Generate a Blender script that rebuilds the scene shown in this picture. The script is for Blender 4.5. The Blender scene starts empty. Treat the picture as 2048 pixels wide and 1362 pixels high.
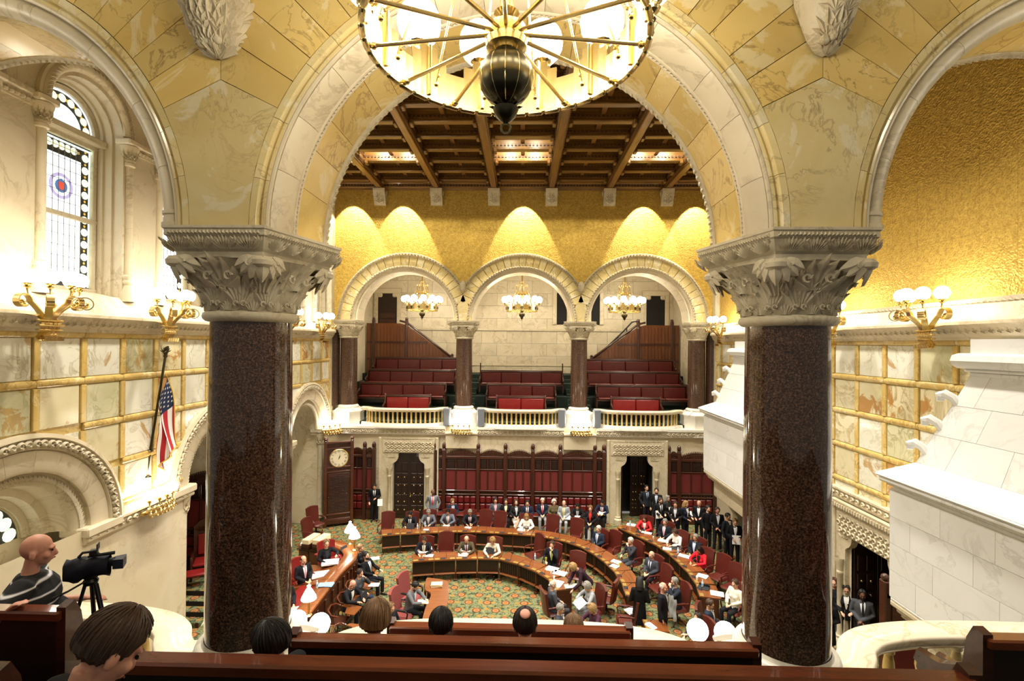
import bpy, bmesh, math, random
from math import sin, cos, pi, radians as R, sqrt
from mathutils import Vector as V, Matrix as M4, noise as mnoise
from mathutils.bvhtree import BVHTree

SC = bpy.context.scene
COL = SC.collection
rnd = random.Random(7)
# ---------------------------------------------------------------- camera
CZ = 8.25
FP = 975.0                                   # focal length in pixels of the 2048 px frame
cd = bpy.data.cameras.new('camera'); cam = bpy.data.objects.new('camera', cd); COL.objects.link(cam)
cd.sensor_width = 36.0; cd.lens = FP / 2048 * 36; cd.clip_start = 0.05; cd.clip_end = 200
cam.matrix_world = M4.Translation((.07, 0, CZ)) @ M4.Rotation(R(1.29), 4, 'Z') @ M4.Rotation(R(90.35), 4, 'X') @ M4.Rotation(R(0.5), 4, 'Z')
SC.camera = cam
CAMI = cam.matrix_world.to_3x3()
# ---------------------------------------------------------------- world, exposure
w = bpy.data.worlds.new('world'); SC.world = w; w.use_nodes = True
w.node_tree.nodes['Background'].inputs[0].default_value = (1.0, 0.93, 0.80, 1)
w.node_tree.nodes['Background'].inputs[1].default_value = 0.16
SC.view_settings.view_transform = 'Standard'; SC.view_settings.look = 'None'
SC.view_settings.gamma = 1; SC.view_settings.use_curve_mapping = False
SC.view_settings.exposure = 0.55
SC.cycles.use_denoising = True
SC.cycles.max_bounces = 6; SC.cycles.diffuse_bounces = 3; SC.cycles.glossy_bounces = 3
SC.cycles.caustics_reflective = False; SC.cycles.caustics_refractive = False
SC.cycles.sample_clamp_indirect = 4.0
GLOBE = 19.0                                 # strength of the frosted lamp globes
# ---------------------------------------------------------------- lamps in the ceiling coffers, added fill for the far gallery
def lamp(name, kind, loc, power, col=(1, .9, .74), size=.4, aim=None, angle=None, blend=.3):
    d = bpy.data.lights.new(name, kind); d.energy = power; d.color = col
    o = bpy.data.objects.new(name, d); COL.objects.link(o); o.location = loc
    if kind == 'AREA': d.shape = 'DISK'; d.size = size
    else: d.shadow_soft_size = size
    if angle: d.spot_size = R(angle); d.spot_blend = blend
    if aim is not None: o.rotation_euler = (V(aim) - V(loc)).to_track_quat('-Z', 'Y').to_euler()
    return o
for x in (-7.95, -5.6, 0.03, 5.6, 8.0):      # spots that wash the gold end wall
    lamp('ceiling_spot', 'SPOT', (x, 21.5, 15.78), 1350, (1, .9, .7), .03, (x, 21.5 + 3.64, 5.78), 53, .16)
for x, y in ((-5.33, 19.1), (0, 17.9), (0, 19.1), (5.33, 19.1), (-7.9, 19.1), (7.9, 19.1)):   # lamps inside the lit coffers
    for s_ in (-1, 1): lamp('coffer_lamp', 'SPOT', (x + s_ * .5, y - .38, 16.12), 170, (1, .9, .66), .04, (x + s_ * .5, y + .5, 15.8), 120, .5)
for x in (-5.3, 0.03, 5.35):                  # downlights over the floor
    for y in (8.2, 11.7, 15.2, 18.3):
        lamp('ceiling_downlight', 'SPOT', (x, y, 15.6), 1750, (1, .93, .82), .25, (x * .9, y, 0), 100, .6)
for x in (-5.2, 0.0, 5.3): lamp('gallery_fill_spot', 'SPOT', (x, 26.0, 12.8), 420, (1, .9, .74), .2, (x, 27.3, 5), 120, .6)   # unseen fill spots added to brighten the far gallery
# ---------------------------------------------------------------- mesh builder
def link(o, parent=None):
    COL.objects.link(o)
    if parent is not None: o.parent = parent
    return o
class MB:
    def __init__(s): s.v = []; s.f = []; s.m = []; s.T = None
    def add(s, vs, fs, mi=0):
        b = len(s.v)
        s.v.extend([tuple(s.T @ V(p)) for p in vs] if s.T is not None else [tuple(p) for p in vs])
        s.f.extend([tuple(b + i for i in f) for f in fs]); s.m.extend([mi] * len(fs))
    def box(s, c, d, c2=0, rz=0, mi=0, rot=None):
        x, y, z = d[0] / 2, d[1] / 2, d[2] / 2
        if c2 <= 0:
            vs = [(i * x, j * y, k * z) for i in (-1, 1) for j in (-1, 1) for k in (-1, 1)]
            fs = [(0, 1, 3, 2), (4, 6, 7, 5), (0, 4, 5, 1), (2, 3, 7, 6), (0, 2, 6, 4), (1, 5, 7, 3)]
        else:
            q = min(c2, x * .98, y * .98, z * .98); vs = []; fs = []
            idx = {}
            for i in (-1, 1):
                for j in (-1, 1):
                    for k in (-1, 1):
                        for a in range(3):
                            p = [i * (x - q), j * (y - q), k * (z - q)]; p[a] = (i * x, j * y, k * z)[a]
                            idx[i, j, k, a] = len(vs); vs.append(tuple(p))
            S = (-1, 1)
            for i in S:
                fs.append([idx[i, j, k, 0] for j, k in ((-1, -1), (1, -1), (1, 1), (-1, 1))])
                fs.append([idx[j, i, k, 1] for j, k in ((-1, -1), (1, -1), (1, 1), (-1, 1))])
                fs.append([idx[j, k, i, 2] for j, k in ((-1, -1), (1, -1), (1, 1), (-1, 1))])
            for i in S:
                for j in S:
                    fs.append([idx[i, j, -1, 0], idx[i, j, 1, 0], idx[i, j, 1, 1], idx[i, j, -1, 1]])
                    fs.append([idx[i, -1, j, 0], idx[i, 1, j, 0], idx[i, 1, j, 2], idx[i, -1, j, 2]])
                    fs.append([idx[-1, i, j, 1], idx[1, i, j, 1], idx[1, i, j, 2], idx[-1, i, j, 2]])
                    for k in S: fs.append([idx[i, j, k, 0], idx[i, j, k, 1], idx[i, j, k, 2]])
        if rot is not None: vs = [rot @ V(p) for p in vs]
        elif rz:
            ca, sa = cos(rz), sin(rz); vs = [(ca * p[0] - sa * p[1], sa * p[0] + ca * p[1], p[2]) for p in vs]
        s.add([(p[0] + c[0], p[1] + c[1], p[2] + c[2]) for p in vs], fs, mi)
    def bx(s, x0, x1, y0, y1, z0, z1, c2=0, mi=0):
        s.box(((x0 + x1) / 2, (y0 + y1) / 2, (z0 + z1) / 2), (abs(x1 - x0), abs(y1 - y0), abs(z1 - z0)), c2, 0, mi)
    def tube(s, pts, rad, n=8, caps=True, mi=0, flat=1.0, up=None):
        pts = [V(p) for p in pts]; k = len(pts)
        if not isinstance(rad, (list, tuple)): rad = [rad] * k
        vs = []; fs = []; pu = None
        for i, p in enumerate(pts):
            t = (pts[min(i + 1, k - 1)] - pts[max(i - 1, 0)]).normalized()
            if pu is None:
                a = V(up) if up else (V((0, 0, 1)) if abs(t.z) < .9 else V((0, 1, 0)))
                u = (a - a.dot(t) * t).normalized()
            else: u = (pu - pu.dot(t) * t).normalized()
            pu = u; b = t.cross(u)
            for j in range(n):
                q = 2 * pi * j / n; vs.append(p + rad[i] * (cos(q) * u * flat + sin(q) * b))
        for i in range(k - 1):
            for j in range(n): fs.append((i * n + j, i * n + (j + 1) % n, (i + 1) * n + (j + 1) % n, (i + 1) * n + j))
        if caps: fs.append(tuple(range(n))[::-1]); fs.append(tuple((k - 1) * n + j for j in range(n)))
        s.add(vs, fs, mi)
    def lathe(s, prof, n=24, c=(0, 0, 0), mi=0, a0=0, a1=2 * pi, sx=1, sy=1, caps=False):
        full = abs(a1 - a0 - 2 * pi) < 1e-6; m = n if full else n + 1; vs = []; fs = []
        for r, z in prof:
            for j in range(m):
                q = a0 + (a1 - a0) * j / n; vs.append((c[0] + r * cos(q) * sx, c[1] + r * sin(q) * sy, c[2] + z))
        for i in range(len(prof) - 1):
            for j in range(n if full else n): 
                j2 = (j + 1) % m if full else j + 1
                fs.append((i * m + j, i * m + j2, (i + 1) * m + j2, (i + 1) * m + j))
        if caps: fs.append(tuple(range(m))[::-1]); fs.append(tuple((len(prof) - 1) * m + j for j in range(m)))
        s.add(vs, fs, mi)
    def ball(s, c, r, n=12, k=8, mi=0, sc=(1, 1, 1)):
        vs = [(c[0], c[1], c[2] - r * sc[2])]; fs = []
        for i in range(1, k):
            a = -pi / 2 + pi * i / k
            for j in range(n): vs.append((c[0] + r * cos(a) * cos(2 * pi * j / n) * sc[0], c[1] + r * cos(a) * sin(2 * pi * j / n) * sc[1], c[2] + r * sin(a) * sc[2]))
        vs.append((c[0], c[1], c[2] + r * sc[2])); L = len(vs) - 1
        for j in range(n): fs.append((0, 1 + (j + 1) % n, 1 + j)); fs.append((L, L - n + j, L - n + (j + 1) % n))
        for i in range(k - 2):
            for j in range(n): a = 1 + i * n; fs.append((a + j, a + (j + 1) % n, a + n + (j + 1) % n, a + n + j))
        s.add(vs, fs, mi)
    def prism(s, poly, fn, d0, d1, mi=0):
        """poly: list of (a, b); fn(a, b, d) -> point; extruded from d0 to d1"""
        n = len(poly); vs = [fn(a, b, d0) for a, b in poly] + [fn(a, b, d1) for a, b in poly]
        fs = [tuple(range(n)), tuple(range(2 * n - 1, n - 1, -1))] + [(i, n + i, n + (i + 1) % n, (i + 1) % n) for i in range(n)]
        s.add(vs, fs, mi)
    def grid(s, fn, nu, nv, mi=0):
        vs = [fn(i / nu, j / nv) for j in range(nv + 1) for i in range(nu + 1)]
        s.add(vs, [(j * (nu + 1) + i, j * (nu + 1) + i + 1, (j + 1) * (nu + 1) + i + 1, (j + 1) * (nu + 1) + i) for j in range(nv) for i in range(nu)], mi)
    def mesh(s, name, mats, smooth=True, ang=38):
        me = bpy.data.meshes.new(name); me.from_pydata(s.v, [], s.f)
        for m in (mats if isinstance(mats, (list, tuple)) else [mats]): me.materials.append(m)
        if any(s.m): me.polygons.foreach_set('material_index', s.m)
        if smooth and s.f:
            me.polygons.foreach_set('use_smooth', [True] * len(s.f)); me.set_sharp_from_angle(angle=R(ang))
        return me
    def build(s, name, mats, parent=None, loc=None, smooth=True, ang=38):
        o = bpy.data.objects.new(name, s.mesh(name, mats, smooth, ang)); link(o, parent)
        if loc is not None: o.location = loc
        return o
def inst(name, me, parent=None, loc=(0, 0, 0), rz=0, sc=None):
    o = bpy.data.objects.new(name, me); link(o, parent); o.location = loc; o.rotation_euler = (0, 0, rz)
    if sc: o.scale = sc
    return o
def empty(name, loc=(0, 0, 0), rz=0):
    o = bpy.data.objects.new(name, None); o.empty_display_size = .2; link(o); o.location = loc; o.rotation_euler = (0, 0, rz); return o
def tag(o, label, cat, group=None, kind=None):
    o['label'] = label; o['category'] = cat
    if group: o['group'] = group
    if kind: o['kind'] = kind
    return o
def thing(name, label, cat, loc=(0, 0, 0), rz=0, group=None, kind=None):
    return tag(empty(name, loc, rz), label, cat, group, kind)
def struct(o, label=None):
    o['kind'] = 'structure'
    if label: o['label'] = label
    return o
KIDS = {}
def kids(o): return [c for c in o.children]
def dup(o, parent=None, loc=None, rz=None, label=None, group=None):
    c = o.copy(); COL.objects.link(c)
    if parent is not None: c.parent = parent
    for ch in o.children: dup(ch, c)
    if loc is not None: c.location = loc
    if rz is not None: c.rotation_euler = (0, 0, rz)
    if label: c['label'] = label
    if group: c['group'] = group
    return c
def at(px, py, z=0.0):
    """where the sight line through a photo pixel meets the height z"""
    d = CAMI @ V(((px - 1024) / FP, (681 - py) / FP, -1)); t = (z - CZ) / d.z
    return V((.07 + d.x * t, d.y * t, z))
def atY(px, py, y):
    d = CAMI @ V(((px - 1024) / FP, (681 - py) / FP, -1)); t = y / d.y
    return V((.07 + d.x * t, y, CZ + d.z * t))
# ---------------------------------------------------------------- materials
def lin(c): return tuple((x / 12.92 if x <= .04045 else ((x + .055) / 1.055) ** 2.4) for x in c) + (1,)
def H(h): return lin(tuple(int(h[i:i + 2], 16) / 255 for i in (0, 2, 4)))
class NT:
    def __init__(s, name):
        s.mat = bpy.data.materials.new(name); s.mat.use_nodes = True; s.t = s.mat.node_tree; s.n = s.t.nodes; s.b = s.n['Principled BSDF']
    def new(s, typ, ins=None, **kw):
        x = s.n.new('ShaderNode' + typ)
        for k, v in kw.items(): setattr(x, k, v)
        for k, v in (ins or {}).items(): s.set(x, k, v)
        return x
    def set(s, x, k, v):
        i = x.inputs[k]
        if isinstance(v, tuple) and len(v) == 2 and hasattr(v[0], 'outputs'): s.t.links.new(v[0].outputs[v[1]], i)
        elif hasattr(v, 'outputs'): s.t.links.new(v.outputs[0], i)
        else: i.default_value = v
    def ramp(s, fac, stops, interp='LINEAR'):
        x = s.n.new('ShaderNodeValToRGB'); s.set(x, 0, fac); e = x.color_ramp.elements; x.color_ramp.interpolation = interp
        while len(e) < len(stops): e.new(.5)
        for q, (p, c) in zip(e, stops): q.position = p; q.color = c
        return x
    def mix(s, fac, a, b, mode='MIX'):
        x = s.n.new('ShaderNodeMix'); x.data_type = 'RGBA'; x.blend_type = mode
        s.set(x, 0, fac); s.set(x, 6, a); s.set(x, 7, b); return (x, 2)
    def math(s, op, a, b=None):
        x = s.n.new('ShaderNodeMath'); x.operation = op; s.set(x, 0, a)
        if b is not None: s.set(x, 1, b)
        return x
    def pos(s, scale=1.0, rndm=40.0, stretch=(1, 1, 1)):
        g = s.new('NewGeometry'); oi = s.new('ObjectInfo')
        m = s.new('VectorMath', {0: (g, 'Position'), 1: tuple(scale * q for q in stretch)}, operation='MULTIPLY')
        if not rndm: return m
        k = s.math('MULTIPLY', (oi, 'Random'), rndm)
        return s.new('VectorMath', {0: m, 1: k}, operation='ADD')
    def obj(s, stretch=(1, 1, 1), rndm=0):
        g = s.new('TexCoord'); m = s.new('VectorMath', {0: (g, 'Object'), 1: stretch}, operation='MULTIPLY')
        if not rndm: return m
        return s.new('VectorMath', {0: m, 1: s.math('MULTIPLY', (s.new('ObjectInfo'), 'Random'), rndm)}, operation='ADD')
    def noise(s, vec, scale, detail=4, rough=.55, dist=0):
        return s.new('TexNoise', {'Vector': vec, 'Scale': scale, 'Detail': detail, 'Roughness': rough, 'Distortion': dist})
    def bump(s, h, strength=.3, dist=.02):
        x = s.new('Bump', {'Height': h, 'Strength': strength, 'Distance': dist}); s.set(s.b, 'Normal', x); return x
    def out(s, col=None, rough=None, metal=None, spec=None, coat=None):
        for k, v in (('Base Color', col), ('Roughness', rough), ('Metallic', metal), ('Specular IOR Level', spec), ('Coat Weight', coat)):
            if v is not None: s.set(s.b, k, v)
        return s.mat
def plain(name, col, rough=.5, metal=0, spec=.5, bump=None, coat=None):
    t = NT(name)
    if bump: t.bump(t.noise(t.pos(), bump[0], 3), bump[1], .01)
    return t.out(H(col), rough, metal, spec, coat)
def marble(name, base, alt, vein, scale=1.0, rough=.22, vein_w=.05, vary=.16, blotch=None, bump=0, vs=1.6, soft=None):
    t = NT(name); p = t.pos(scale)
    n1 = t.noise(p, 1.1, 5, .6, .6); c = t.mix(t.ramp(n1, [(.3, (0, 0, 0, 1)), (.7, (1, 1, 1, 1))]), H(base), H(alt))
    n2 = t.noise(p, vs, 6, .62, 1.2); a = t.math('ABSOLUTE', t.math('SUBTRACT', n2, .5))
    v = t.ramp(a, [(0, (1, 1, 1, 1)), (vein_w, (0, 0, 0, 1))])
    msk = t.ramp(t.noise(p, .8, 3), [(.42, (0, 0, 0, 1)), (.62, (1, 1, 1, 1))])
    c = t.mix(t.math('MULTIPLY', v, t.math('MULTIPLY', msk, .8)), c, H(vein))
    if blotch:
        b = t.ramp(t.noise(p, blotch[1], 7, .65, .8), [(blotch[2], (0, 0, 0, 1)), (blotch[2] + .035, (1, 1, 1, 1))])
        c = t.mix(t.math('MULTIPLY', b, blotch[3]), c, H(blotch[0]))
    oi = t.new('ObjectInfo')
    hv = t.new('HueSaturation', {'Color': c, 'Value': t.math('ADD', t.math('MULTIPLY', (oi, 'Random'), vary), 1 - vary / 2)})
    if bump: t.bump(t.noise(t.pos(1, 0), 30, 4), bump, .01)
    return t.out((hv, 0), rough)
def wood(name, dark, light, rough=.3, axis=0, scale=1.0, coat=.2):
    t = NT(name); st = [14 * scale] * 3; st[axis] = 1.2 * scale
    n = t.noise(t.obj(tuple(st), 20), 1.0, 5, .6, .8)
    c = t.ramp(n, [(.28, H(dark)), (.72, H(light))])
    hv = t.new('HueSaturation', {'Color': c, 'Value': t.math('ADD', t.math('MULTIPLY', (t.new('ObjectInfo'), 'Random'), .24), .88)})
    return t.out((hv, 0), rough, coat=coat)
def glow(name, col, k):
    t = NT(name); t.set(t.b, 'Base Color', H(col)); t.set(t.b, 'Emission Color', H(col)); t.set(t.b, 'Emission Strength', k); return t.mat
MT = {}
MT['siena'] = marble('siena_marble', 'd9c07e', 'cfae62', '8f7444', .9, .2, .022, .2, ('e4d7ac', 1.4, .56, .6), vs=2.2)
MT['siena_pale'] = marble('pale_siena_marble', 'ddcd9c', 'cfb879', 'a08c66', .9, .14, .02, .14, ('e4dcc0', 1.6, .55, .6), vs=2.0)
MT['cream'] = marble('cream_sandstone', 'd8ccb0', 'c9bb9c', 'a8987a', .8, .42, .04, .12, bump=.08)
MT['creamwall'] = marble('cream_wall_marble', 'ddd3b8', 'd3c4a0', 'b49c74', .7, .3, .03, .10)
MT['carved'] = marble('carved_stone', 'cdc2a6', 'bcae90', '9a8b6c', 2.0, .6, .04, .06, bump=.25)
MT['cap'] = marble('capital_stone', 'd0c6ac', 'bfb397', '9c8f74', 2.0, .6, .04, .05, bump=.2)
MT['white'] = marble('white_marble', 'e9e5da', 'dedacd', 'c4beae', .7, .28, .03, .05)
MT['hood'] = marble('pale_limestone', 'e4e4e0', 'dadad5', 'c4c3bd', .6, .55, .03, .07, bump=.06)
MT['rail'] = marble('cream_rail_marble', 'ece2cc', 'e2d3b4', 'c9b48c', .7, .2, .03, .04)
MT['onyx'] = marble('onyx', 'e0d8b8', 'd2c79a', '9a8048', .9, .12, .06, .2, ('b07c38', 1.0, .57, .85), vs=1.8)
MT['onyx_green'] = marble('green_onyx', 'dcd7b6', 'c9c59a', '8f8452', .9, .12, .07, .2, ('b8924a', 1.2, .58, .75), vs=2.4)
MT['onyx_white'] = marble('white_onyx', 'e9e6d8', 'dedbc4', 'a79a74', 1.1, .12, .045, .12, ('b88f4c', .9, .6, .8), vs=1.7)
MT['onyxbar'] = marble('yellow_onyx', 'd8bf7c', 'cba95c', '9c7c40', 1.6, .15, .05, .15, ('e6d8a8', 2, .58, .6))
t = NT('gold_leaf'); p = t.pos(1, 0)
vr = t.new('TexVoronoi', {'Vector': p, 'Scale': 26.0}); n = t.noise(p, 9, 5, .7); n2 = t.noise(p, .5, 3)
c = t.ramp(n, [(.3, H('8e6d22')), (.7, H('dcba5c'))]); c = t.mix(.35, c, t.ramp((vr, 'Distance'), [(0, H('8a691e')), (.6, H('e6c668'))]))
sq = t.new('SeparateXYZ', {0: p})
def saw(q, k):
    fr = t.math('FRACT', t.math('MULTIPLY', q, k)); return t.math('LESS_THAN', fr, .02)
c = t.mix(t.math('MULTIPLY', t.math('MAXIMUM', saw((sq, 1), 1 / .75), saw((sq, 2), 1 / .75)), .25), c, H('7d5a1a'))
t.bump(t.math('ADD', n, t.math('MULTIPLY', (vr, 'Distance'), .8)), .55, .03); MT['gold'] = t.out(c, .42, .62)
t = NT('red_granite'); p = t.pos(1, 0)
n = t.noise(p, 55, 4, .75); n2 = t.noise(p, 120, 2, .7)
c = t.ramp(n, [(.36, H('1c130f')), (.5, H('463226')), (.64, H('7a5c49'))]); c = t.mix(t.ramp(n2, [(.55, (0, 0, 0, 1)), (.66, (1, 1, 1, 1))]), c, H('2a1c18'))
MT['granite'] = t.out(c, .07, 0, .5, .3)
MT['mahog'] = wood('dark_mahogany', '2a120a', '4a2212', .32, 0, 1, .3)
MT['mahog_v'] = wood('dark_mahogany_upright', '2c140c', '4e2414', .38, 2)
MT['bench'] = wood('polished_bench_wood', '4a2213', '74381f', .22, 0, .8, .4)
MT['benchdark'] = wood('bench_back_wood', '170b07', '2a140b', .4, 0, .8, .1)
MT['desk'] = wood('desk_mahogany', '653718', '91552a', .28, 0, 1, .3)
MT['deskdark'] = wood('desk_front_wood', '3a1a0c', '5a2c15', .35, 0, 1, .2)
MT['oak_v'] = wood('boarded_oak', '4e2a14', '75431f', .4, 2)
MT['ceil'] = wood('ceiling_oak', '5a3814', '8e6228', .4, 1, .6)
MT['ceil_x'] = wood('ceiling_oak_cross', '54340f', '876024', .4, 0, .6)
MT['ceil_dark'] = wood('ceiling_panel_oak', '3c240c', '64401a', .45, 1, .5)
MT['ceil_carve'] = plain('carved_oak', '4a2c12', .5)
def leather(name, col, rough=.32):
    t = NT(name); n = t.noise(t.obj(), 60, 3); t.bump(n, .12, .01)
    c = t.mix(t.noise(t.obj(), 3, 2), H(col), tuple(.62 * q for q in H(col)[:3]) + (1,)); return t.out(c, rough)
MT['burg'] = leather('burgundy_leather', '60261e'); MT['red'] = leather('red_leather', '8a201f', .3); MT['benchred'] = leather('bench_red_leather', '64211a', .4)
MT['pad'] = leather('wall_pad_leather', '6e1d1b', .38); MT['fabric'] = plain('rose_chair_fabric', '87403c', .9)
MT['redcloth'] = plain('red_wall_cloth', '641a15', .8)
MT['brass'] = plain('brass', 'd8c288', .26, 1); MT['gilt'] = plain('polished_gilt', 'e2ca8c', .24, 1)
MT['bronze'] = plain('dark_bronze', '55503f', .3, 1); MT['iron'] = plain('black_iron', '1a1a1c', .4, .6)
MT['plastic'] = plain('black_plastic', '151518', .45); MT['grey'] = plain('grey_plastic', '7d8289', .5); MT['rubber'] = plain('dark_rubber', '0e0e10', .7)
MT['paper'] = plain('white_paper', 'f2f1ec', .8); MT['manila'] = plain('cream_folder', 'e2d2a8', .8); MT['darkpad'] = plain('dark_blotter', '22242a', .6)
MT['plate'] = plain('brass_desk_plate', 'b59a52', .4, .55); MT['blue'] = plain('blue_folder', '8fb4d8', .6)
MT['globe'] = glow('frosted_globe', 'fff3dc', GLOBE); MT['shade'] = glow('lit_lamp_shade', 'fff6e6', 9)
MT['clockface'] = plain('clock_dial', 'e9dfbf', .5); MT['screen'] = plain('laptop_screen', '39415a', .3)
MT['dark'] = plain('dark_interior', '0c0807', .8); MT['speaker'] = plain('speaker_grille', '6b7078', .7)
MT['bottle'] = plain('clear_bottle', 'c9dbe6', .1); MT['lime'] = plain('lime_plastic', 'b7c93a', .4); MT['greencarpet'] = plain('green_stair_carpet', '1c2a20', .95)
# carpet: rows of ringed medallions on a green ground
t = NT('patterned_carpet'); p = t.pos(1, 0)
def cells(sc, off, st):
    q = t.new('VectorMath', {0: p, 1: (sc[0], sc[1], 0)}, operation='MULTIPLY'); q = t.new('VectorMath', {0: q, 1: (off[0], off[1], 0)}, operation='ADD')
    s_ = t.new('SeparateXYZ', {0: q}); row = t.math('FLOOR', (s_, 1)); sh = t.math('MULTIPLY', t.math('MODULO', row, 2.0), st)
    fx = t.math('SUBTRACT', t.math('FRACT', t.math('ADD', (s_, 0), sh)), .5); fy = t.math('SUBTRACT', t.math('FRACT', (s_, 1)), .5)
    x2 = t.math('DIVIDE', fx, sc[0]); y2 = t.math('DIVIDE', fy, sc[1])
    return t.math('SQRT', t.math('ADD', t.math('MULTIPLY', x2, x2), t.math('MULTIPLY', y2, y2)))
n = t.noise(p, 7, 4, .7); n3 = t.noise(p, 18, 3, .7)
c = t.ramp(n, [(.34, H('37402f')), (.44, H('67704f')), (.52, H('7d8264')), (.6, H('918044')), (.68, H('60643f'))], 'CONSTANT')
c = t.mix(t.ramp(n3, [(.56, (0, 0, 0, 1)), (.6, (1, 1, 1, 1))]), c, H('46523e')); c = t.mix(t.ramp(t.noise(p, 11, 2), [(.6, (0, 0, 0, 1)), (.63, (1, 1, 1, 1))]), c, H('967a36'))
dm = cells((1.7, 2.2), (.2, .3), .5); d2 = cells((2.6, 2.6), (.6, .1), .5)
m2 = t.ramp(d2, [(0, (1, 1, 1, 1)), (.07, (1, 1, 1, 1)), (.075, (0, 0, 0, 1))]); c = t.mix(t.math('MULTIPLY', m2, .8), c, H('9c763a'))
mc = t.ramp(dm, [(0, H('95603c')), (.055, H('a07e4a')), (.085, H('8c5236')), (.11, H('4a3028'))], 'CONSTANT'); mm = t.ramp(dm, [(0, (1, 1, 1, 1)), (.128, (1, 1, 1, 1)), (.13, (0, 0, 0, 1))], 'CONSTANT')
c = t.mix(mm, c, mc); t.bump(n3, .2, .01); MT['carpet'] = t.out(c, .95, 0, .1)
# ================================================================ STRUCTURE
YN, YF, WX, ZA = 4.42, 22.7, 9.0, 9.3        # gallery front face, far wall face, side walls, springing of the arcades
f_near = lambda u, d, z: (u, YN - d, z)
f_far = lambda u, d, z: (u, YF - d, z)
f_left = lambda u, d, z: (-WX + d, u, z)
f_right = lambda u, d, z: (WX - d, u, z)
def arch_piece(mb, fr, cu, zc, prof, a0, a1, n=3, closed=True, legs=0):
    """sweep the profile [(r, d)] round the arch centre from angle a0 to a1 (0 = right springing)"""
    rows = []
    for i in range(n + 1):
        a = a0 + (a1 - a0) * i / n; rows.append([fr(cu + r * cos(a), d, zc + r * sin(a)) for r, d in prof])
    k = len(prof); vs = [p for r in rows for p in r]; fs = []
    for i in range(n):
        for j in range(k if closed else k - 1): fs.append((i * k + j, i * k + (j + 1) % k, (i + 1) * k + (j + 1) % k, (i + 1) * k + j))
    if closed: fs += [tuple(range(k)), tuple(n * k + j for j in range(k))[::-1]]
    mb.add(vs, fs)
def arch_stones(name, fr, cu, zc, prof, K, mat, parent, gap=.005, n=3, a0=0, a1=pi, rw=2.3, jit=0):
    cuts = [0] + [(k + rnd.uniform(-jit, jit)) / K for k in range(1, K)] + [1]
    for k in range(K):
        g = gap / rw / 2; mb = MB()
        arch_piece(mb, fr, cu, zc, prof, a0 + (a1 - a0) * cuts[k] + g, a0 + (a1 - a0) * cuts[k + 1] - g, n)
        mb.build(name, mat, parent)
def petal(mb, fr, u, z, d, ang, L, W, h):
    """one raised pointed leaf of a carved frieze"""
    c, s = cos(ang), sin(ang); q = lambda a, b, e: fr(u + a * c - b * s, d + e, z + a * s + b * c)
    mb.add([q(0, 0, h * .3), q(L * .55, W, 0), q(L, 0, h * .6), q(L * .55, -W, 0), q(L * .5, 0, h)], [(0, 1, 4), (1, 2, 4), (2, 3, 4), (3, 0, 4)])
def palmette(mb, fr, u, z, d, w, h, e, n=5):
    for i in range(n):
        a = pi / 2 + (i - (n - 1) / 2) * (1.9 / (n - 1)); L = h * (1 - .25 * abs(i - (n - 1) / 2) / ((n - 1) / 2)); petal(mb, fr, u, z, d, a, L, w * .15, e)
def scroll(mb, fr, u, z, d, r, e, flip=1):
    pts = []
    for i in range(13):
        a = i / 12 * 4.6 * pi / 2; q = r * (1 - i / 15); pts.append(fr(u + flip * q * cos(a), d + e * .5, z + q * sin(a)))
    mb.tube(pts, [e * .6] * 13, 4, False)
def frieze(fr, u0, u1, z0, z1, d, pitch, mat, parent, style='palm', e=.05, name='carved_frieze'):
    mb = MB(); n = max(1, round((u1 - u0) / pitch)); w_ = (u1 - u0) / n; h = z1 - z0
    for i in range(n):
        u = u0 + (i + .5) * w_
        if style == 'palm': palmette(mb, fr, u, z0 + h * .06, d, w_, h * .9, e)
        elif style == 'scroll':
            scroll(mb, fr, u, z0 + h / 2, d, min(w_, h) * .42, e, 1 if i % 2 else -1); palmette(mb, fr, u, z0 + h * .2, d, w_ * .7, h * .5, e, 3)
        elif style == 'leafball':
            p = fr(u, d + e * .5, z0 + h * .68); mb.ball(p, h * .24, 7, 5); palmette(mb, fr, u - w_ * .2, z0 + h * .1, d, w_ * 1.4, h * .75, e, 4)
        elif style == 'bead': mb.ball(fr(u, d, (z0 + z1) / 2), h * .5, 6, 4)
        elif style == 'dentil':
            a = fr(u - w_ * .3, d - .02, z0); b = fr(u + w_ * .3, d + e, z1); mb.bx(a[0], b[0], a[1], b[1], a[2], b[2])
        elif style == 'tooth': mb.add([fr(u - w_ / 2, d, z0), fr(u + w_ / 2, d, z0), fr(u, d, z1), fr(u, d + e, z0 + h * .35)], [(0, 1, 3), (1, 2, 3), (2, 0, 3)])
    o = mb.build(name, mat, parent); o['kind'] = 'stuff'; return o
def ring_frieze(fr, cu, zc, r, d, h, n, mat, parent, e=.05, style='palm', a0=0, a1=pi, name='carved_ring'):
    mb = MB()
    for i in range(n):
        a = a0 + (a1 - a0) * (i + .5) / n; ca, sa = cos(a), sin(a)
        g = lambda u, dd, z: fr(cu + (r + z) * ca - u * sa, d + dd, zc + (r + z) * sa + u * ca)
        w_ = (a1 - a0) * r / n
        if style == 'palm': palmette(mb, g, 0, -h / 2, 0, w_, h, e, 4)
        elif style == 'scroll': scroll(mb, g, 0, 0, 0, min(w_, h) * .45, e, 1 if i % 2 else -1); palmette(mb, g, 0, -h * .4, 0, w_, h * .6, e, 3)
        elif style == 'twist': petal(mb, g, -w_ * .6, -h * .4, 0, .9, h * 1.1, w_ * .3, e); petal(mb, g, w_ * .1, h * .4, 0, -2.2, h * 1.0, w_ * .25, e)
        else: mb.ball(g(0, 0, 0), h * .5, 6, 4)
    o = mb.build(name, mat, parent); o['kind'] = 'stuff'; return o
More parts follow.
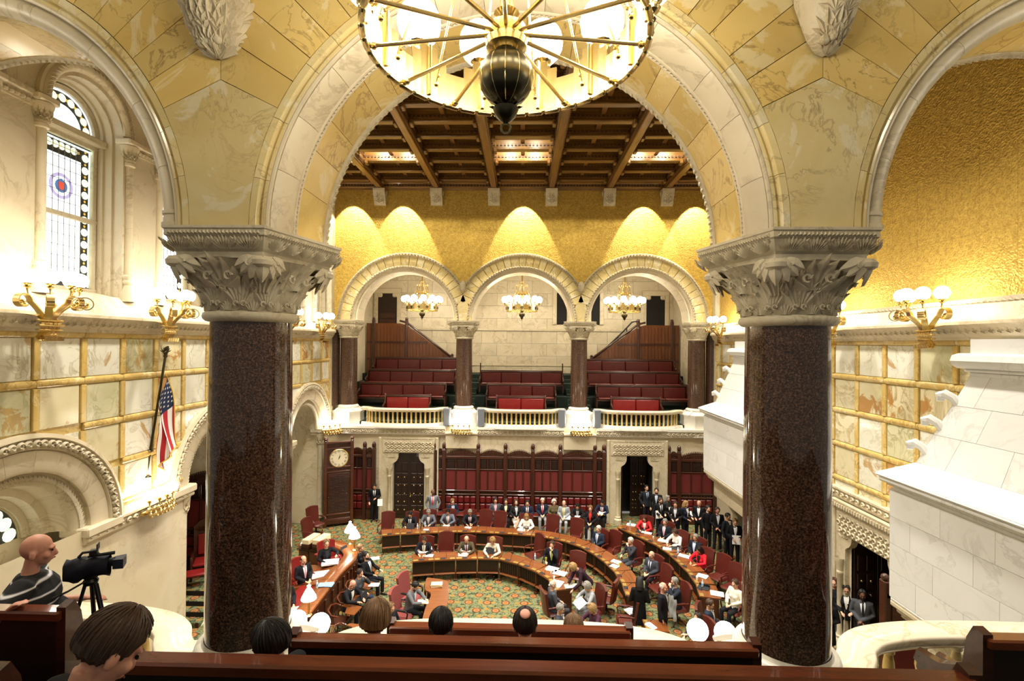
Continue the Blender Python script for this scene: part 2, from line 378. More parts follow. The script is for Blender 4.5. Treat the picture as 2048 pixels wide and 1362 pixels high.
def strip_wall(fr, u0, u1, z0, z1, holes, d=0, du=.12, mi=0, mb=None):
    """flat wall sheet with round-headed holes (cu, r, zspring, zbase)"""
    mb = mb or MB(); cuts = {u0, u1}
    for cu, r, zs, zb in holes:
        for i in range(25): cuts.add(cu - r * cos(pi * i / 24))
    cuts = sorted(c for c in cuts if u0 - 1e-6 <= c <= u1 + 1e-6)
    def edges(u, side):
        iv = []
        for cu, r, zs, zb in holes:
            x = u - cu
            if abs(x) <= r + 1e-7 and abs(x + side * 1e-4) < r: iv.append((zb, zs + sqrt(max(0, r * r - x * x))))
        iv.sort(); seg = []; z = z0
        for a, b in iv:
            if a > z + 1e-6: seg.append((z, a))
            z = max(z, b)
        if z < z1 - 1e-6: seg.append((z, z1))
        return seg
    for a, b in zip(cuts, cuts[1:]):
        if b - a < 1e-6: continue
        s0, s1 = edges(a, 1), edges(b, -1)
        for p, q in zip(s0, s1): mb.add([fr(a, d, p[0]), fr(b, d, q[0]), fr(b, d, q[1]), fr(a, d, p[1])], [(0, 1, 2, 3)], mi)
    return mb
def cham(fr, mb, u0, u1, z0, z1, d0, d1, c=.012, mi=0):
    """slab standing on a wall face from depth d0 out to d1 with a chamfered rim"""
    p = [fr(u0, d0, z0), fr(u1, d0, z0), fr(u1, d0, z1), fr(u0, d0, z1), fr(u0, d1 - c, z0), fr(u1, d1 - c, z0), fr(u1, d1 - c, z1), fr(u0, d1 - c, z1),
         fr(u0 + c, d1, z0 + c), fr(u1 - c, d1, z0 + c), fr(u1 - c, d1, z1 - c), fr(u0 + c, d1, z1 - c)]
    mb.add(p, [(0, 1, 5, 4), (1, 2, 6, 5), (2, 3, 7, 6), (3, 0, 4, 7), (4, 5, 9, 8), (5, 6, 10, 9), (6, 7, 11, 10), (7, 4, 8, 11), (8, 9, 10, 11)], mi)
def run(fr, u0, u1, prof, mat, parent, name='moulding', ends=True, n=1):
    """straight moulding along the wall; prof [(d, z)]"""
    mb = MB(); k = len(prof)
    vs = [fr(u0 + (u1 - u0) * i / n, d, z) for i in range(n + 1) for d, z in prof]
    fs = [(i * k + j, i * k + (j + 1) % k, (i + 1) * k + (j + 1) % k, (i + 1) * k + j) for i in range(n) for j in range(k)]
    if ends: fs += [tuple(range(k)), tuple(n * k + j for j in range(k))]
    mb.add(vs, fs); return mb.build(name, mat, parent)
def half_round(cx, cz, r, n=6, base=0.0): return [(base + r * sin(pi * i / n), cz - r * cos(pi * i / n)) for i in range(n + 1)]

floor_o = MB(); floor_o.grid(lambda u, v: (-12 + 24 * u, 3 + 21 * v, 0), 2, 2); struct(floor_o.build('floor', MT['carpet']))
# ---------------------------------------------------------------- acanthus leaves for capitals
def bell_r(z): 
    P = [(8.5, .39), (8.6, .40), (8.8, .43), (8.95, .50), (9.03, .58), (9.2, .66)]
    for (a, r), (b, q) in zip(P, P[1:]):
        if z <= b: return r + (q - r) * max(0, (z - a) / (b - a))
    return .66
def blade(mb, x0, z0, phi, L, W, h, lean=.1, bend=0.0, r_off=.0, droop=0, base_r=None, n=7):
    """one ridged pointed leaflet lying on the bell of a capital, tip leaning outwards"""
    vs = []; x, z = x0, z0; ph = phi
    for i in range(n + 1):
        t_ = i / n; w_ = W * (.5 + 2.9 * t_ * (1 - t_)) * sqrt(max(0, 1 - t_ ** 3.5))
        r = (bell_r(z) if base_r is None else base_r) + r_off + lean * t_ ** 2.2; zz = z - droop * t_ ** 3
        c, s_ = cos(ph), sin(ph)
        for e, hh in ((-1, 0), (0, h * (1 - .5 * t_)), (1, 0)):
            xx = x + e * w_ * c; rr = r + hh; q = xx / max(.3, rr); vs.append((rr * sin(q), -rr * cos(q), zz - e * w_ * s_))
        x += L / n * sin(ph); z += L / n * cos(ph); ph += bend / n
    mb.add(vs, [(i * 3 + j, i * 3 + j + 1, i * 3 + j + 4, i * 3 + j + 3) for i in range(n) for j in (0, 1)])
def fan(mb, z0, L, n, spread, W, h, lean, bend=.5, **kw):
    for i in range(n):
        e = (i - (n - 1) / 2) / ((n - 1) / 2); blade(mb, e * W * .8, z0, e * spread, L * (1 - .38 * abs(e) ** 1.3), W * (1 - .2 * abs(e)), h, lean * (1 - .25 * abs(e)), bend * e, **kw)
def curl_tip(mb, x, z, r, q):
    mb.tube([(x + q * .9 * cos(a) , -(r + .012 + .01 * i / 8), z + q * sin(a)) for i, a in ((k, k / 8 * 5.2) for k in range(9))], [q * (.55 - .04 * k) for k in range(9)], 5, False)
def leaf_lo():
    mb = MB(); fan(mb, 8.545, .27, 7, .62, .040, .034, .06, .5)
    for s_ in (-1, 1): curl_tip(mb, s_ * .085, 8.61, .43, .022)
    mb.tube([(0, -bell_r(8.545 + .24 * k / 6) - .02 - .02 * (k / 6) ** 2, 8.545 + .24 * k / 6) for k in range(7)], [.014 - .0015 * k for k in range(7)], 5, False); return mb
def leaf_mid():
    mb = MB(); fan(mb, 8.60, .33, 7, .5, .044, .04, .10, .45, r_off=.015)
    mb.tube([(x * .15, -(.515 - .05 * x * x), 8.80 + .075 * (1 - x * x)) for x in (-1, -.75, -.5, -.25, 0, .25, .5, .75, 1)], .018, 5, False); return mb
def leaf_big():
    mb = MB(); fan(mb, 8.76, .29, 7, .95, .062, .05, .11, .25, r_off=.04)
    for s_ in (-1, 1): curl_tip(mb, s_ * .10, 8.86, .54, .035)
    return mb
def corner_leaf():
    mb = MB(); fan(mb, 8.72, .29, 5, .3, .075, .06, .14, .2, r_off=.02)
    for i in range(7):                       # the tip rolls over and hangs below the abacus
        e = (i - 3) / 3; blade(mb, e * .085, 9.03, pi - e * .75, .24 - .07 * abs(e), .05, .04, -.07, e * -.5, r_off=0, base_r=.72 - .05 * abs(e))
    mb.lathe([(.05, -.06), (.095, -.03), (.1, .01), (.07, .045), (.02, .05)], 10, (0, -.68, 8.985))
    for s_ in (-1, 1): curl_tip(mb, s_ * .11, 8.97, .66, .03)
    return mb
# ---------------------------------------------------------------- granite columns with carved capitals
LEAF1 = leaf_lo().mesh('acanthus_leaf', MT['cap'])
LEAF2 = leaf_mid().mesh('acanthus_leaf', MT['cap'])
CLEAF = corner_leaf().mesh('corner_leaf', MT['cap']); LEAF3 = leaf_big().mesh('broad_leaf', MT['cap'])
ABP = [(-.45, -.63), (.45, -.63), (.73, .40), (.55, .68), (-.55, .68), (-.73, .40)]
def abacus_ring(s, z): return [(x * s, y * s, z) for x, y in ABP]
def loft(mb, rings, cap=True):
    n = len(rings[0]); vs = [p for r in rings for p in r]
    fs = [(i * n + j, i * n + (j + 1) % n, (i + 1) * n + (j + 1) % n, (i + 1) * n + j) for i in range(len(rings) - 1) for j in range(n)]
    if cap: fs += [tuple(range(n))[::-1], tuple((len(rings) - 1) * n + j for j in range(n))]
    mb.add(vs, fs)
def make_column(label, loc, rz, group, plinth=True):
    t_ = thing('granite_column', label, 'column', loc, rz, group, 'thing'); z = 5.28
    m = MB(); m.lathe([(.395, 5.24), (.398, 5.6), (.392, 7.2), (.38, 8.47)], 48); m.build('shaft', MT['granite'], t_)
    m = MB(); m.lathe([(.66, 4.96), (.62, 5.02), (.56, 5.06), (.50, 5.09), (.475, 5.12), (.47, 5.14), (.48, 5.155), (.485, 5.19), (.47, 5.225), (.445, 5.24), (.42, 5.245), (.40, 5.28)], 48); m.build('base', MT['white'], t_)
    m = MB(); q = lambda s, z_: [(s * cos(pi / 8 + i * pi / 4) / cos(pi / 8), s * sin(pi / 8 + i * pi / 4) / cos(pi / 8), z_) for i in range(8)]
    loft(m, [q(.78, 4.0), q(.78, 4.1), q(.72, 4.16), q(.68, 4.24), q(.66, 4.86), q(.69, 4.92), q(.69, 4.99)]); m.build('plinth', MT['white'], t_)
    for i in range(4):
        a = pi / 4 + i * pi / 2; s = MB(); s.tube([(.46 * cos(a), .46 * sin(a), 5.12), (.58 * cos(a), .58 * sin(a), 5.06), (.72 * cos(a), .72 * sin(a), 4.98)], [.05, .06, .03], 7); s.build('base_spur', MT['white'], t_)
    m = MB(); m.lathe([(.385, 8.44), (.42, 8.45), (.445, 8.475), (.45, 8.50), (.44, 8.53), (.40, 8.545)], 48); m.build('astragal', MT['cap'], t_)
    m = MB(); m.lathe([(.39, 8.53), (.40, 8.6), (.43, 8.8), (.50, 8.95), (.58, 9.03), (.5, 9.04)], 32); m.build('bell', MT['cap'], t_)
    for k in range(12): inst('acanthus_leaf', LEAF1, t_, (0, 0, 0), 2 * pi * k / 12)
    for k in range(12): inst('acanthus_leaf', LEAF2, t_, (0, 0, 0), 2 * pi * (k + .5) / 12)
    for x, y in ABP: inst('corner_leaf', CLEAF, t_, (0, 0, 0), math.atan2(x, -y), (1, 1.0 + .25 * (sqrt(x * x + y * y) - .77), 1))
    for x, y in [(-.02, -.63), (.62, -.15), (-.62, -.15), (0, .68)]: inst('broad_leaf', LEAF3, t_, (0, 0, 0), math.atan2(x, -y))
    m = MB(); loft(m, [abacus_ring(.86, 9.01), abacus_ring(.90, 9.02), abacus_ring(.90, 9.075), abacus_ring(.93, 9.10), abacus_ring(1.0, 9.20), abacus_ring(1.03, 9.215), abacus_ring(1.03, 9.265), abacus_ring(1.05, 9.275), abacus_ring(1.05, ZA)])
    m.build('abacus', MT['cap'], t_, smooth=False)
    fz = MB()
    for i in range(6):
        a, b = V(ABP[i] + (0,)), V(ABP[(i + 1) % 6] + (0,)); L = (b - a).length; e_ = (b - a) / L; nn = V((e_.y, -e_.x, 0))
        def fr(u, d, z_): 
            p = a + e_ * u; return (p.x * .95 + nn.x * d, p.y * .95 + nn.y * d, z_)
        n = max(1, round(L / .2))
        for k in range(n):
            u = (k + .5) * L / n; w_ = L / n
            g = lambda uu, d, z_: fr(uu, d + (z_ - 9.08) * .55, z_)
            for i in range(9):
                e_2 = (i - 4) / 4; petal(fz, g, u + e_2 * w_ * .16, 9.085, .022, pi / 2 - e_2 * .95, .125 * (1 - .12 * abs(e_2)), .0125, .03)
            for i in (-1, 0, 1): petal(fz, g, u + w_ / 2 + i * .01, 9.15, .022, pi / 2 - i * .6, .055, .01, .02)
            for s_ in range(6): v_ = u + (s_ - 2.5) / 6 * w_; fz.add([fr(v_ - .09 * w_, .055, 9.22), fr(v_ + .09 * w_, .055, 9.22), fr(v_, .055, 9.262), fr(v_, .075, 9.235)], [(0, 1, 3), (1, 2, 3), (2, 0, 3)])
    o = fz.build('abacus_frieze', MT['cap'], t_); o['kind'] = 'stuff'
    return t_
CG = None
near_l = make_column('polished brown granite column nearest the cameraman, carved leafy capital, beside the flag', (-2.74, 5.0, 0), 0, CG)
near_r = dup(near_l, None, (2.74, 5.0, 0), 0, 'polished brown granite column in front of the white stone fireplaces, carved leafy capital')
far_l = dup(near_l, None, (-2.74, YF + .6, 0), pi, 'slim distant granite column between the first and second gallery arches, gold lamps at its foot')
far_r = dup(near_l, None, (2.74, YF + .6, 0), pi, 'slim distant granite column between the second and third gallery arches, gold lamps at its foot')
for x, lb in ((-8.3, 'distant granite column standing against the window wall at the end of the far gallery'), (8.3, 'distant granite column standing against the gold wall, beside the far fireplace')):
    c_ = dup(near_l, None, (x, YF + .6, 0), pi, lb)
    for dx in (-.75,) if x < 0 else (.75,):
        m = MB(); m.lathe([(.3, 5.2), (.3, 8.6), (.42, 9.0), (.44, 9.3)], 24, (-dx, 0, 0)); m.build('half_shaft', MT['granite'], c_)
# ---------------------------------------------------------------- near arcade: wall, arch mouldings, soffit and spandrel stones
wn = struct(strip_wall(f_near, -12, 12, ZA, 14.6, [(-5.48, 2.40, ZA, 0), (0, 2.40, ZA, 0), (5.48, 2.40, ZA, 0)], -.12).build('wall_near', MT['siena_pale'], smooth=False))
m = strip_wall(f_near, -12, 12, ZA, 16.6, [(-5.48, 2.3, ZA, 0), (0, 2.3, ZA, 0), (5.48, 2.3, ZA, 0)], -1.16); m.build('back_face', MT['siena_pale'], wn, smooth=False)
def tor(r, d, q, n=8, a0=0, a1=2 * pi): return [(r + q * cos(a0 + (a1 - a0) * i / n), d + q * sin(a0 + (a1 - a0) * i / n)) for i in range(n)]
for cu in (-5.48, 0, 5.48):
    # outer fillet and rolls of the front, cut into voussoirs
    arch_stones('voussoir', f_near, cu, ZA, [(2.46, -.13), (2.46, .0), (2.40, .0), (2.385, -.02), (2.385, -.05), (2.36, -.03), (2.335, -.035), (2.32, -.06), (2.32, -.14)], 15, MT['siena_pale'], wn, .004, 4, jit=.2)
    mb = MB(); arch_piece(mb, f_near, cu, ZA, tor(2.32, -.055, .022), 0, pi, 60); mb.build('roll_moulding', MT['cream'], wn)
    if cu == 0:
        arch_stones('voussoir', f_near, cu, ZA, [(2.325, -.08), (2.30, -.075), (2.27, -.10), (2.235, -.17), (2.215, -.26), (2.215, -.34), (2.33, -.34)], 13, MT['cream'], wn, .004, 4, jit=.15)
        mb = MB(); arch_piece(mb, f_near, cu, ZA, tor(2.22, -.36, .02), 0, pi, 60); arch_piece(mb, f_near, cu, ZA, tor(2.215, -.41, .015), 0, pi, 60); mb.build('roll_moulding', MT['cream'], wn)
        ring_frieze(f_near, cu, ZA, 2.21, -.385, .03, 150, MT['cream'], wn, .02, 'bead', name='bead_moulding')
    else:
        arch_stones('voussoir', f_near, cu, ZA, tor(2.235, -.16, .10, 10), 11, MT['cream'], wn, .004, 4, jit=.1)
        mb = MB(); arch_piece(mb, f_near, cu, ZA, [(2.34, -.08), (2.33, -.26), (2.22, -.28), (2.215, -.45), (2.4, -.45)], 0, pi, 60); mb.build('arch_reveal', MT['siena_pale'], wn)
        ring_frieze(f_near, cu, ZA, 2.345, -.075, .045, 110, MT['cream'], wn, .02, 'bead', name='bead_moulding')
        for sgn in (-1, 1):                     # small collars at the feet of the roll
            mb = MB(); mb.lathe([(.11, 0), (.125, .01), (.125, .05), (.108, .06), (.108, .12), (.12, .13), (.12, .16), (.1, .17)], 16, (cu + sgn * 2.235, YN + .16, ZA + .01)); mb.build('roll_base', MT['cream'], wn)
    arch_stones('soffit_stone', f_near, cu, ZA, [(2.21, -.43), (2.21, -1.05), (2.42, -1.05), (2.42, -.43)], 17, MT['siena'], wn, .005, 3, jit=.3)
    mb = MB(); arch_piece(mb, f_near, cu, ZA, [(2.20, -1.05), (2.19, -1.07), (2.19, -1.14), (2.21, -1.16), (2.42, -1.16), (2.42, -1.05)], 0, pi, 60); mb.build('back_moulding', MT['carved'], wn)
    ring_frieze(f_near, cu, ZA, 2.185, -1.105, .07, 90, MT['carved'], wn, .02, 'twist', name='carved_edge')
TH = [R(a) for a in (0, 26.4, 33, 39.2, 45.5, 51.5, 57, 62)]
for cu in (-2.74, 2.74):
    for k in range(len(TH) - 1):
        a, b = TH[k] , TH[k + 1]
        for sgn in (-1, 1):
            if k == 0 and sgn < 0: continue
            c0 = cu - sgn * 2.74; g = .0015
            arc = [(c0 + sgn * 2.467 * cos(a + (b - a) * i / 4 + (g if i == 0 else -g if i == 4 else 0)), ZA + 2.467 * sin(a + (b - a) * i / 4 + (g if i == 0 else -g if i == 4 else 0))) for i in range(5)]
            if k == 0:
                c1 = cu + 2.74
                arc2 = [(c1 - 2.467 * cos(b * i / 4), ZA + 2.467 * sin(b * i / 4)) for i in range(5)]
                poly = arc + [(cu, ZA + 2.74 * math.tan(b) - .003)] + arc2[::-1]
            else: poly = arc + [(cu - sgn * .003, ZA + 2.74 * math.tan(b) - .004), (cu - sgn * .003, ZA + 2.74 * math.tan(a) + .004)]
            mb = MB(); mb.prism(poly, lambda p, q, d: f_near(p, d, q), -.11, 0); mb.build('spandrel_stone', MT['siena_pale'] if k == 0 else MT['siena'], wn, smooth=False)
# carved corbels and the feet of the vault ribs
def corbel(u, carved):
    t_ = empty('vault_corbel', (u, YN - .02, 10.83)); struct(t_, 'leafy carved stone corbel above the granite column'); mb = MB()
    prof = [(.02, 0), (.09, .03), (.16, .14), (.22, .3), (.27, .45), (.28, .55), (.25, .62), (.1, .66)]
    mb.lathe(prof, 28, (0, 0, 0), 0, pi, 2 * pi, 1, 1.15); mb.build('corbel_body', MT['carved'], t_)
    lm = MB()
    def fr(a0, z0, s, e):
        def g(u_, d, z):
            a = a0 + u_ / .22; zz = z0 + z; k = max(0, min(len(prof) - 2, next((i for i in range(len(prof) - 1) if prof[i + 1][1] >= zz), len(prof) - 2)))
            tt = (zz - prof[k][1]) / max(1e-4, prof[k + 1][1] - prof[k][1]); r = prof[k][0] + (prof[k + 1][0] - prof[k][0]) * max(0, min(1, tt)) + d
            return (r * cos(a), r * sin(a) * 1.15, zz)
        return g
    for row, (z0, L, n_) in enumerate(((.0, .22, 5), (.12, .3, 6), (.3, .3, 6)) if carved else ((.0, .2, 3), (.1, .22, 3), (.26, .2, 2))):
        for i in range(n_):
            a = pi + pi * (i + .5) / n_ if carved else 1.5 * pi + (i - (n_ - 1) / 2) * .5
            palmette(lm, fr(a, z0, 1, 0), 0, 0, .0, .3 if carved else .16, L, .06 if carved else .025, 7 if carved else 5)
    for i in range(4 if carved else 2): lm.ball((.05 * (i - 1.5), -.13 - .02 * (i % 2), .08 + .02 * (i % 2)), .045, 8, 6)
    o = lm.build('carved_leaves', MT['carved'], t_); o['kind'] = 'stuff'
    for s in (-1, 1):
        rb = MB(); pts = [(s * .05, -.05, .6), (s * .16, -.2, .95), (s * .38, -.5, 1.4), (s * .8, -1.0, 1.85)]; rb.tube(pts, [.13, .12, .12, .12], 8); rb.tube([(p[0] * 1.02, p[1] - .12, p[2] - .03) for p in pts], .035, 6)
        rb.build('vault_rib', MT['cream'], t_)
corbel(-2.74, True); corbel(2.74, False)
m = MB(); m.bx(-12, 12, -6, YN + .1, 14.4, 14.8); struct(m.build('ceiling_bounce_slab', MT['siena_pale']))  # unseen flat slab in place of the vault, added to bounce chandelier light
# ---------------------------------------------------------------- coffered oak ceiling
ce = struct(empty('ceiling', (0, 0, 15.4)))
BX = [-6.65, -4.0, -1.33, 1.33, 4.0, 6.65]; EX = [-9.0] + BX + [9.0]
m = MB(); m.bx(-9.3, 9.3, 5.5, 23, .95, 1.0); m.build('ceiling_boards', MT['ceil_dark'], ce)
mb_ = MB(); mb_.bx(-.17, .17, 5.6, 22.7, .12, .95); mb_.bx(-.13, .13, 5.6, 22.7, .0, .13, .02); mb_.bx(-.21, .21, 5.6, 22.7, .55, .62)
MBEAM = mb_.mesh('main_beam', MT['ceil']); mc_ = MB()
for s in (-1, 1):
    for i in range(130): mc_.box((s * .18, 5.7 + i * .131, .2), (.05, .08, .09)); mc_.box((s * .19, 5.7 + i * .131, .46), (.05, .05, .06))
MCARV = mc_.mesh('beam_carving', MT['ceil_carve'])
for x in BX:
    o = inst('main_beam', MBEAM, ce, (x, 0, 0)); c_ = inst('beam_carving', MCARV, o); c_['kind'] = 'stuff'
xb = {}
def xbeam(w_):
    if w_ not in xb:
        a = MB(); a.bx(-w_ / 2, w_ / 2, -.10, .10, .28, .95); a.bx(-w_ / 2 + .1, w_ / 2 - .1, -.13, .13, .22, .30, .02); a.bx(-w_ / 2, w_ / 2, -.15, .15, .6, .66)
        for s in (-1, 1): a.box((s * (w_ / 2 - .1), 0, .22), (.14, .3, .2), .03)
        b = MB(); n = int(w_ / .13)
        for i in range(n):
            for s in (-1, 1): b.box((-w_ / 2 + (i + .5) * w_ / n, s * .115, .4), (.07, .05, .07))
        e = MB(); e.bx(-.05, .05, -.5, .5, .5, .95); e.bx(-.08, .08, -.5, .5, .46, .52, .01)
        c = MB(); c.bx(-w_ / 4 + .05, w_ / 4 - .05, -.47, .47, .88, .95, .03)
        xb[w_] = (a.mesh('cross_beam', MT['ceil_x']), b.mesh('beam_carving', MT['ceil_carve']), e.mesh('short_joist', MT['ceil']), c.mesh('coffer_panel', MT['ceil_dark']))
    return xb[w_]
for i in range(7):
    x0, x1 = EX[i], EX[i + 1]; w_ = round(x1 - x0 - .34, 2); A = xbeam(w_)
    for j in range(12):
        y = 22.1 - j * 1.17; o = inst('cross_beam', A[0], ce, ((x0 + x1) / 2, y, 0)); inst('beam_carving', A[1], o)['kind'] = 'stuff'
        inst('short_joist', A[2], ce, ((x0 + x1) / 2, y - .585, 0))
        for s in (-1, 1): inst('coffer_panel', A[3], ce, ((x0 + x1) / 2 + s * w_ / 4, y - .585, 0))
run(lambda u, d, z: (u, YF - d, z), -9, 9, [(0, 15.38), (.08, 15.38), (.10, 15.46), (.16, 15.5), (.18, 15.6), (.26, 15.66), (.28, 15.8), (.0, 15.8)], MT['ceil_x'], None, 'trim_1'); struct(bpy.data.objects['trim_1'])
frieze(f_far, -9, 9, 15.52, 15.6, .17, .14, MT['ceil_carve'], bpy.data.objects['trim_1'], 'dentil', .05)
for s in (-1, 1):
    m = MB(); m.bx(s * 8.8, s * 9.0, 5.6, 22.7, 15.2, 15.7, .03); struct(m.build('trim_2', MT['ceil']))
# carved stone brackets that carry the beams on the end wall
bk = MB(); bk.prism([(0, 0), (-.12, 0), (-.2, .1), (-.24, .3), (-.34, .5), (-.4, .62), (-.4, .72), (0, .72)], lambda a, b, d: (d, a, b), -.27, .27)
bl = MB()
for k in range(3): palmette(bl, lambda u, d, z: (u, -.2 - .2 * z - d, z), 0, .05 + .18 * k, .0, .5, .3, .06, 5)
for s in (-1, 1): scroll(bl, lambda u, d, z: (s * (.27 + d), -u, z), .2, .5, 0, .12, .05); scroll(bl, lambda u, d, z: (u, -.17 - d, z), s * .14, .16, 0, .08, .05, s)
BKM, BLM = bk.mesh('beam_bracket', MT['carved']), bl.mesh('carved_leaves', MT['carved'])
for x in BX:
    o = inst('beam_bracket', BKM, None, (x, YF, 14.66)); struct(o); inst('carved_leaves', BLM, o)['kind'] = 'stuff'
# lit fittings in the coffers: small lamp with bracket
for x, y in ((-5.33, 18.0), (0, 18.0), (0, 19.2), (5.33, 18.0), (-7.9, 18.0), (7.9, 18)):
    pass
# ---------------------------------------------------------------- far wall: gold field, arches, lower stone wall
FH = [(-5.48, 2.45, ZA, 5.0), (0, 2.45, ZA, 5.0), (5.48, 2.45, ZA, 5.0)]
m = strip_wall(f_far, -9.05, 9.05, ZA, 15.8, [(a, b, c, 0) for a, b, c, d in FH]); wf = struct(m.build('wall_far', MT['gold'], smooth=False))
TH2 = math.acos(2.74 / 3.15)
for cu in (-5.48, 0, 5.48):
    lo = TH2 if cu < 5 else 0; hi = pi - TH2 if cu > -5 else pi
    arch_stones('voussoir', f_far, cu, ZA, [(2.55, -.3), (2.55, .06), (3.0, .06), (3.0, -.3)], 21, MT['siena_pale'], wf, .022, 2, 0 if cu > 5 else .30, pi if cu < -5 else pi - .30, jit=.15)
    mb = MB(); arch_piece(mb, f_far, cu, ZA, [(3.0, -.1), (3.0, .09), (3.03, .13), (3.12, .13), (3.15, .08), (3.15, -.1)], lo, hi, 60); mb.build('arch_moulding', MT['carved'], wf)
    ring_frieze(f_far, cu, ZA, 3.075, .13, .13, 54, MT['carved'], wf, .10, 'palm', lo, hi)
    mb = MB(); arch_piece(mb, f_far, cu, ZA, [(2.56, .04), (2.52, .09), (2.47, .07), (2.44, .02), (2.40, .03), (2.36, -.02), (2.34, -.06), (2.34, -.3), (2.5, -.3)], 0, pi, 60); mb.build('arch_moulding', MT['carved'], wf)
    ring_frieze(f_far, cu, ZA, 2.5, .09, .1, 60, MT['carved'], wf, .06, 'twist')
    arch_stones('soffit_stone', f_far, cu, ZA, [(2.28, -.1), (2.28, -1.1), (2.45, -1.1), (2.45, -.1)], 13, MT['rail'], wf, .006, 3)
for x in (-2.74, 2.74):
    m = MB(); m.tube([(x, YF - .02, 10.6), (x, YF - .14, 10.75), (x, YF - .18, 10.95), (x, YF - .05, 11.1)], [.05, .13, .16, .08], 10)
    for i in range(4): palmette(m, lambda u, d, z: (x + u, YF - .17 - d, z), (i - 1.5) * .08, 10.65 + .1 * (i % 2), 0, .2, .24, .06, 5)
    m.build('carved_boss', MT['carved'], wf)
    m = MB(); m.prism([(x - .4, ZA), (x + .4, ZA), (x + .2, ZA + .9), (x, ZA + 1.15), (x - .2, ZA + .9)], lambda a, b, d: f_far(a, d, b), -.3, .05); m.build('spandrel_stone', MT['siena_pale'], wf)
# ================================================================ SIDE WALLS
PITCH, BAR = .987, .17
ROWZ = [8.36, 7.41, 6.46, 5.51, 4.56]
LARCH = [8.6, 14.55, 20.5]                   # arched recesses of the window wall
def clip_slab(fr, mb, u0, u1, z0, z1, d0, d1, circ):
    """a slab whose foot is cut by the round hood mould of an arch below it"""
    def low(u): 
        z = z0
        for c, r, zs in circ:
            x = u - c
            if abs(x) < r: z = max(z, zs + sqrt(r * r - x * x))
        return z
    if not any(abs((u0 + u1) / 2 - c) < r + (u1 - u0) / 2 and z0 < zs + r for c, r, zs in circ):
        if u1 - u0 > .05 and z1 - z0 > .05: cham(fr, mb, u0, u1, z0, z1, d0, d1, .008)
        return True
    us = [u0 + (u1 - u0) * i / 8 for i in range(9)]; run_ = []; ok = False
    for u in us:
        if low(u) < z1 - .02: run_.append(u)
        else:
            if len(run_) > 1: mb.prism([(run_[-1], z1), (run_[0], z1)] + [(q, low(q)) for q in run_], lambda a, b, d: fr(a, d, b), d0, d1); ok = True
            run_ = []
    if len(run_) > 1: mb.prism([(run_[-1], z1), (run_[0], z1)] + [(q, low(q)) for q in run_], lambda a, b, d: fr(a, d, b), d0, d1); ok = True
    return ok
def onyx_wall(fr, wall, ubars, circ, skip=()):
    for j in range(len(ROWZ)):
        zt = ROWZ[j] - BAR / 2; zb = (ROWZ[j + 1] + BAR / 2) if j + 1 < len(ROWZ) else 4.32
        for a, b in zip(ubars, ubars[1:]):
            if any(a > s0 - .4 and b < s1 + .4 for s0, s1 in skip): continue
            mb = MB()
            if clip_slab(fr, mb, a + BAR / 2, b - BAR / 2, zb, zt, 0, .02, circ) and mb.f:
                mb.build('onyx_panel', MT[rnd.choice(['onyx', 'onyx', 'onyx_green', 'onyx_white', 'onyx_white'])], wall, smooth=False)
        # horizontal bars, one stone per bay
        for a, b in zip(ubars, ubars[1:]):
            if any(a > s0 - .4 and b < s1 + .4 for s0, s1 in skip): continue
            if any(abs((a + b) / 2 - c) < r and ROWZ[j] - .1 < zs + sqrt(max(0, r * r - ((a + b) / 2 - c) ** 2)) for c, r, zs in circ): continue
            mb = MB(); prof = half_round(0, ROWZ[j], BAR / 2 * .94, 6, .0); k = len(prof)
            mb.add([fr(u, d * .7, z) for u in (a + .005, b - .005) for d, z in prof], [(i, i + 1, k + i + 1, k + i) for i in range(k - 1)] + [tuple(range(k)), tuple(range(2 * k - 1, k - 1, -1))])
            mb.build('onyx_bar', MT['onyxbar'], wall)
    for u in ubars:
        if any(s0 < u < s1 for s0, s1 in skip): continue
        for j in range(len(ROWZ)):
            zt = ROWZ[j] - BAR / 2; zb = (ROWZ[j + 1] + BAR / 2) if j + 1 < len(ROWZ) else 4.32
            mb = MB()
            if clip_slab(fr, mb, u - BAR * .35, u + BAR * .35, zb, zt, 0, .05, circ) and mb.f: mb.build('onyx_bar', MT['onyxbar'], wall, smooth=False)
UB = [8775 * q for q in (.001010, )]; U0 = 8.86; ubars = [U0 + PITCH * k for k in range(-3, 15)]
ubars = [u for u in ubars if 5.7 < u < 22.6] + [22.6]
# ---------------------------------------------------------------- window wall (left)
WIN = [9.92 + 2.977 * k for k in range(-1, 5)]   # centres of the tall windows
wl = strip_wall(f_left, 5.4, 22.8, 4.3, 8.8, [(c, 1.5, 4.3, 4.3) for c in LARCH], -.004); strip_wall(f_left, 5.4, 22.8, 8.8, 15.8, [(c, .88, 12.75, 9.2) for c in WIN], 0, mb=wl, mi=1)
strip_wall(f_left, 5.4, 22.8, 0, 4.3, [(c, 1.5, 4.2, 0) for c in LARCH[1:]], 0, mb=wl, mi=2)
wl = struct(wl.build('wall_left', [MT['onyxbar'], MT['cream'], MT['creamwall']], smooth=False))
onyx_wall(f_left, wl, ubars, [(c, 2.22, 4.3) for c in LARCH])
CORN = [(0, 8.38), (.08, 8.40), (.10, 8.46), (.14, 8.47), (.16, 8.50), (.24, 8.66), (.30, 8.70), (.30, 8.76), (.26, 8.80), (.18, 8.88), (0, 9.18)]
run(f_left, 5.4, 22.7, CORN, MT['cream'], wl, 'cornice'); frieze(f_left, 5.6, 22.6, 8.50, 8.68, .15, .165, MT['carved'], wl, 'leafball', .07)
LOWC = [(0, 4.0), (.05, 4.0), (.07, 4.06), (.07, 4.22), (.12, 4.26), (.12, 4.31), (0, 4.34)]
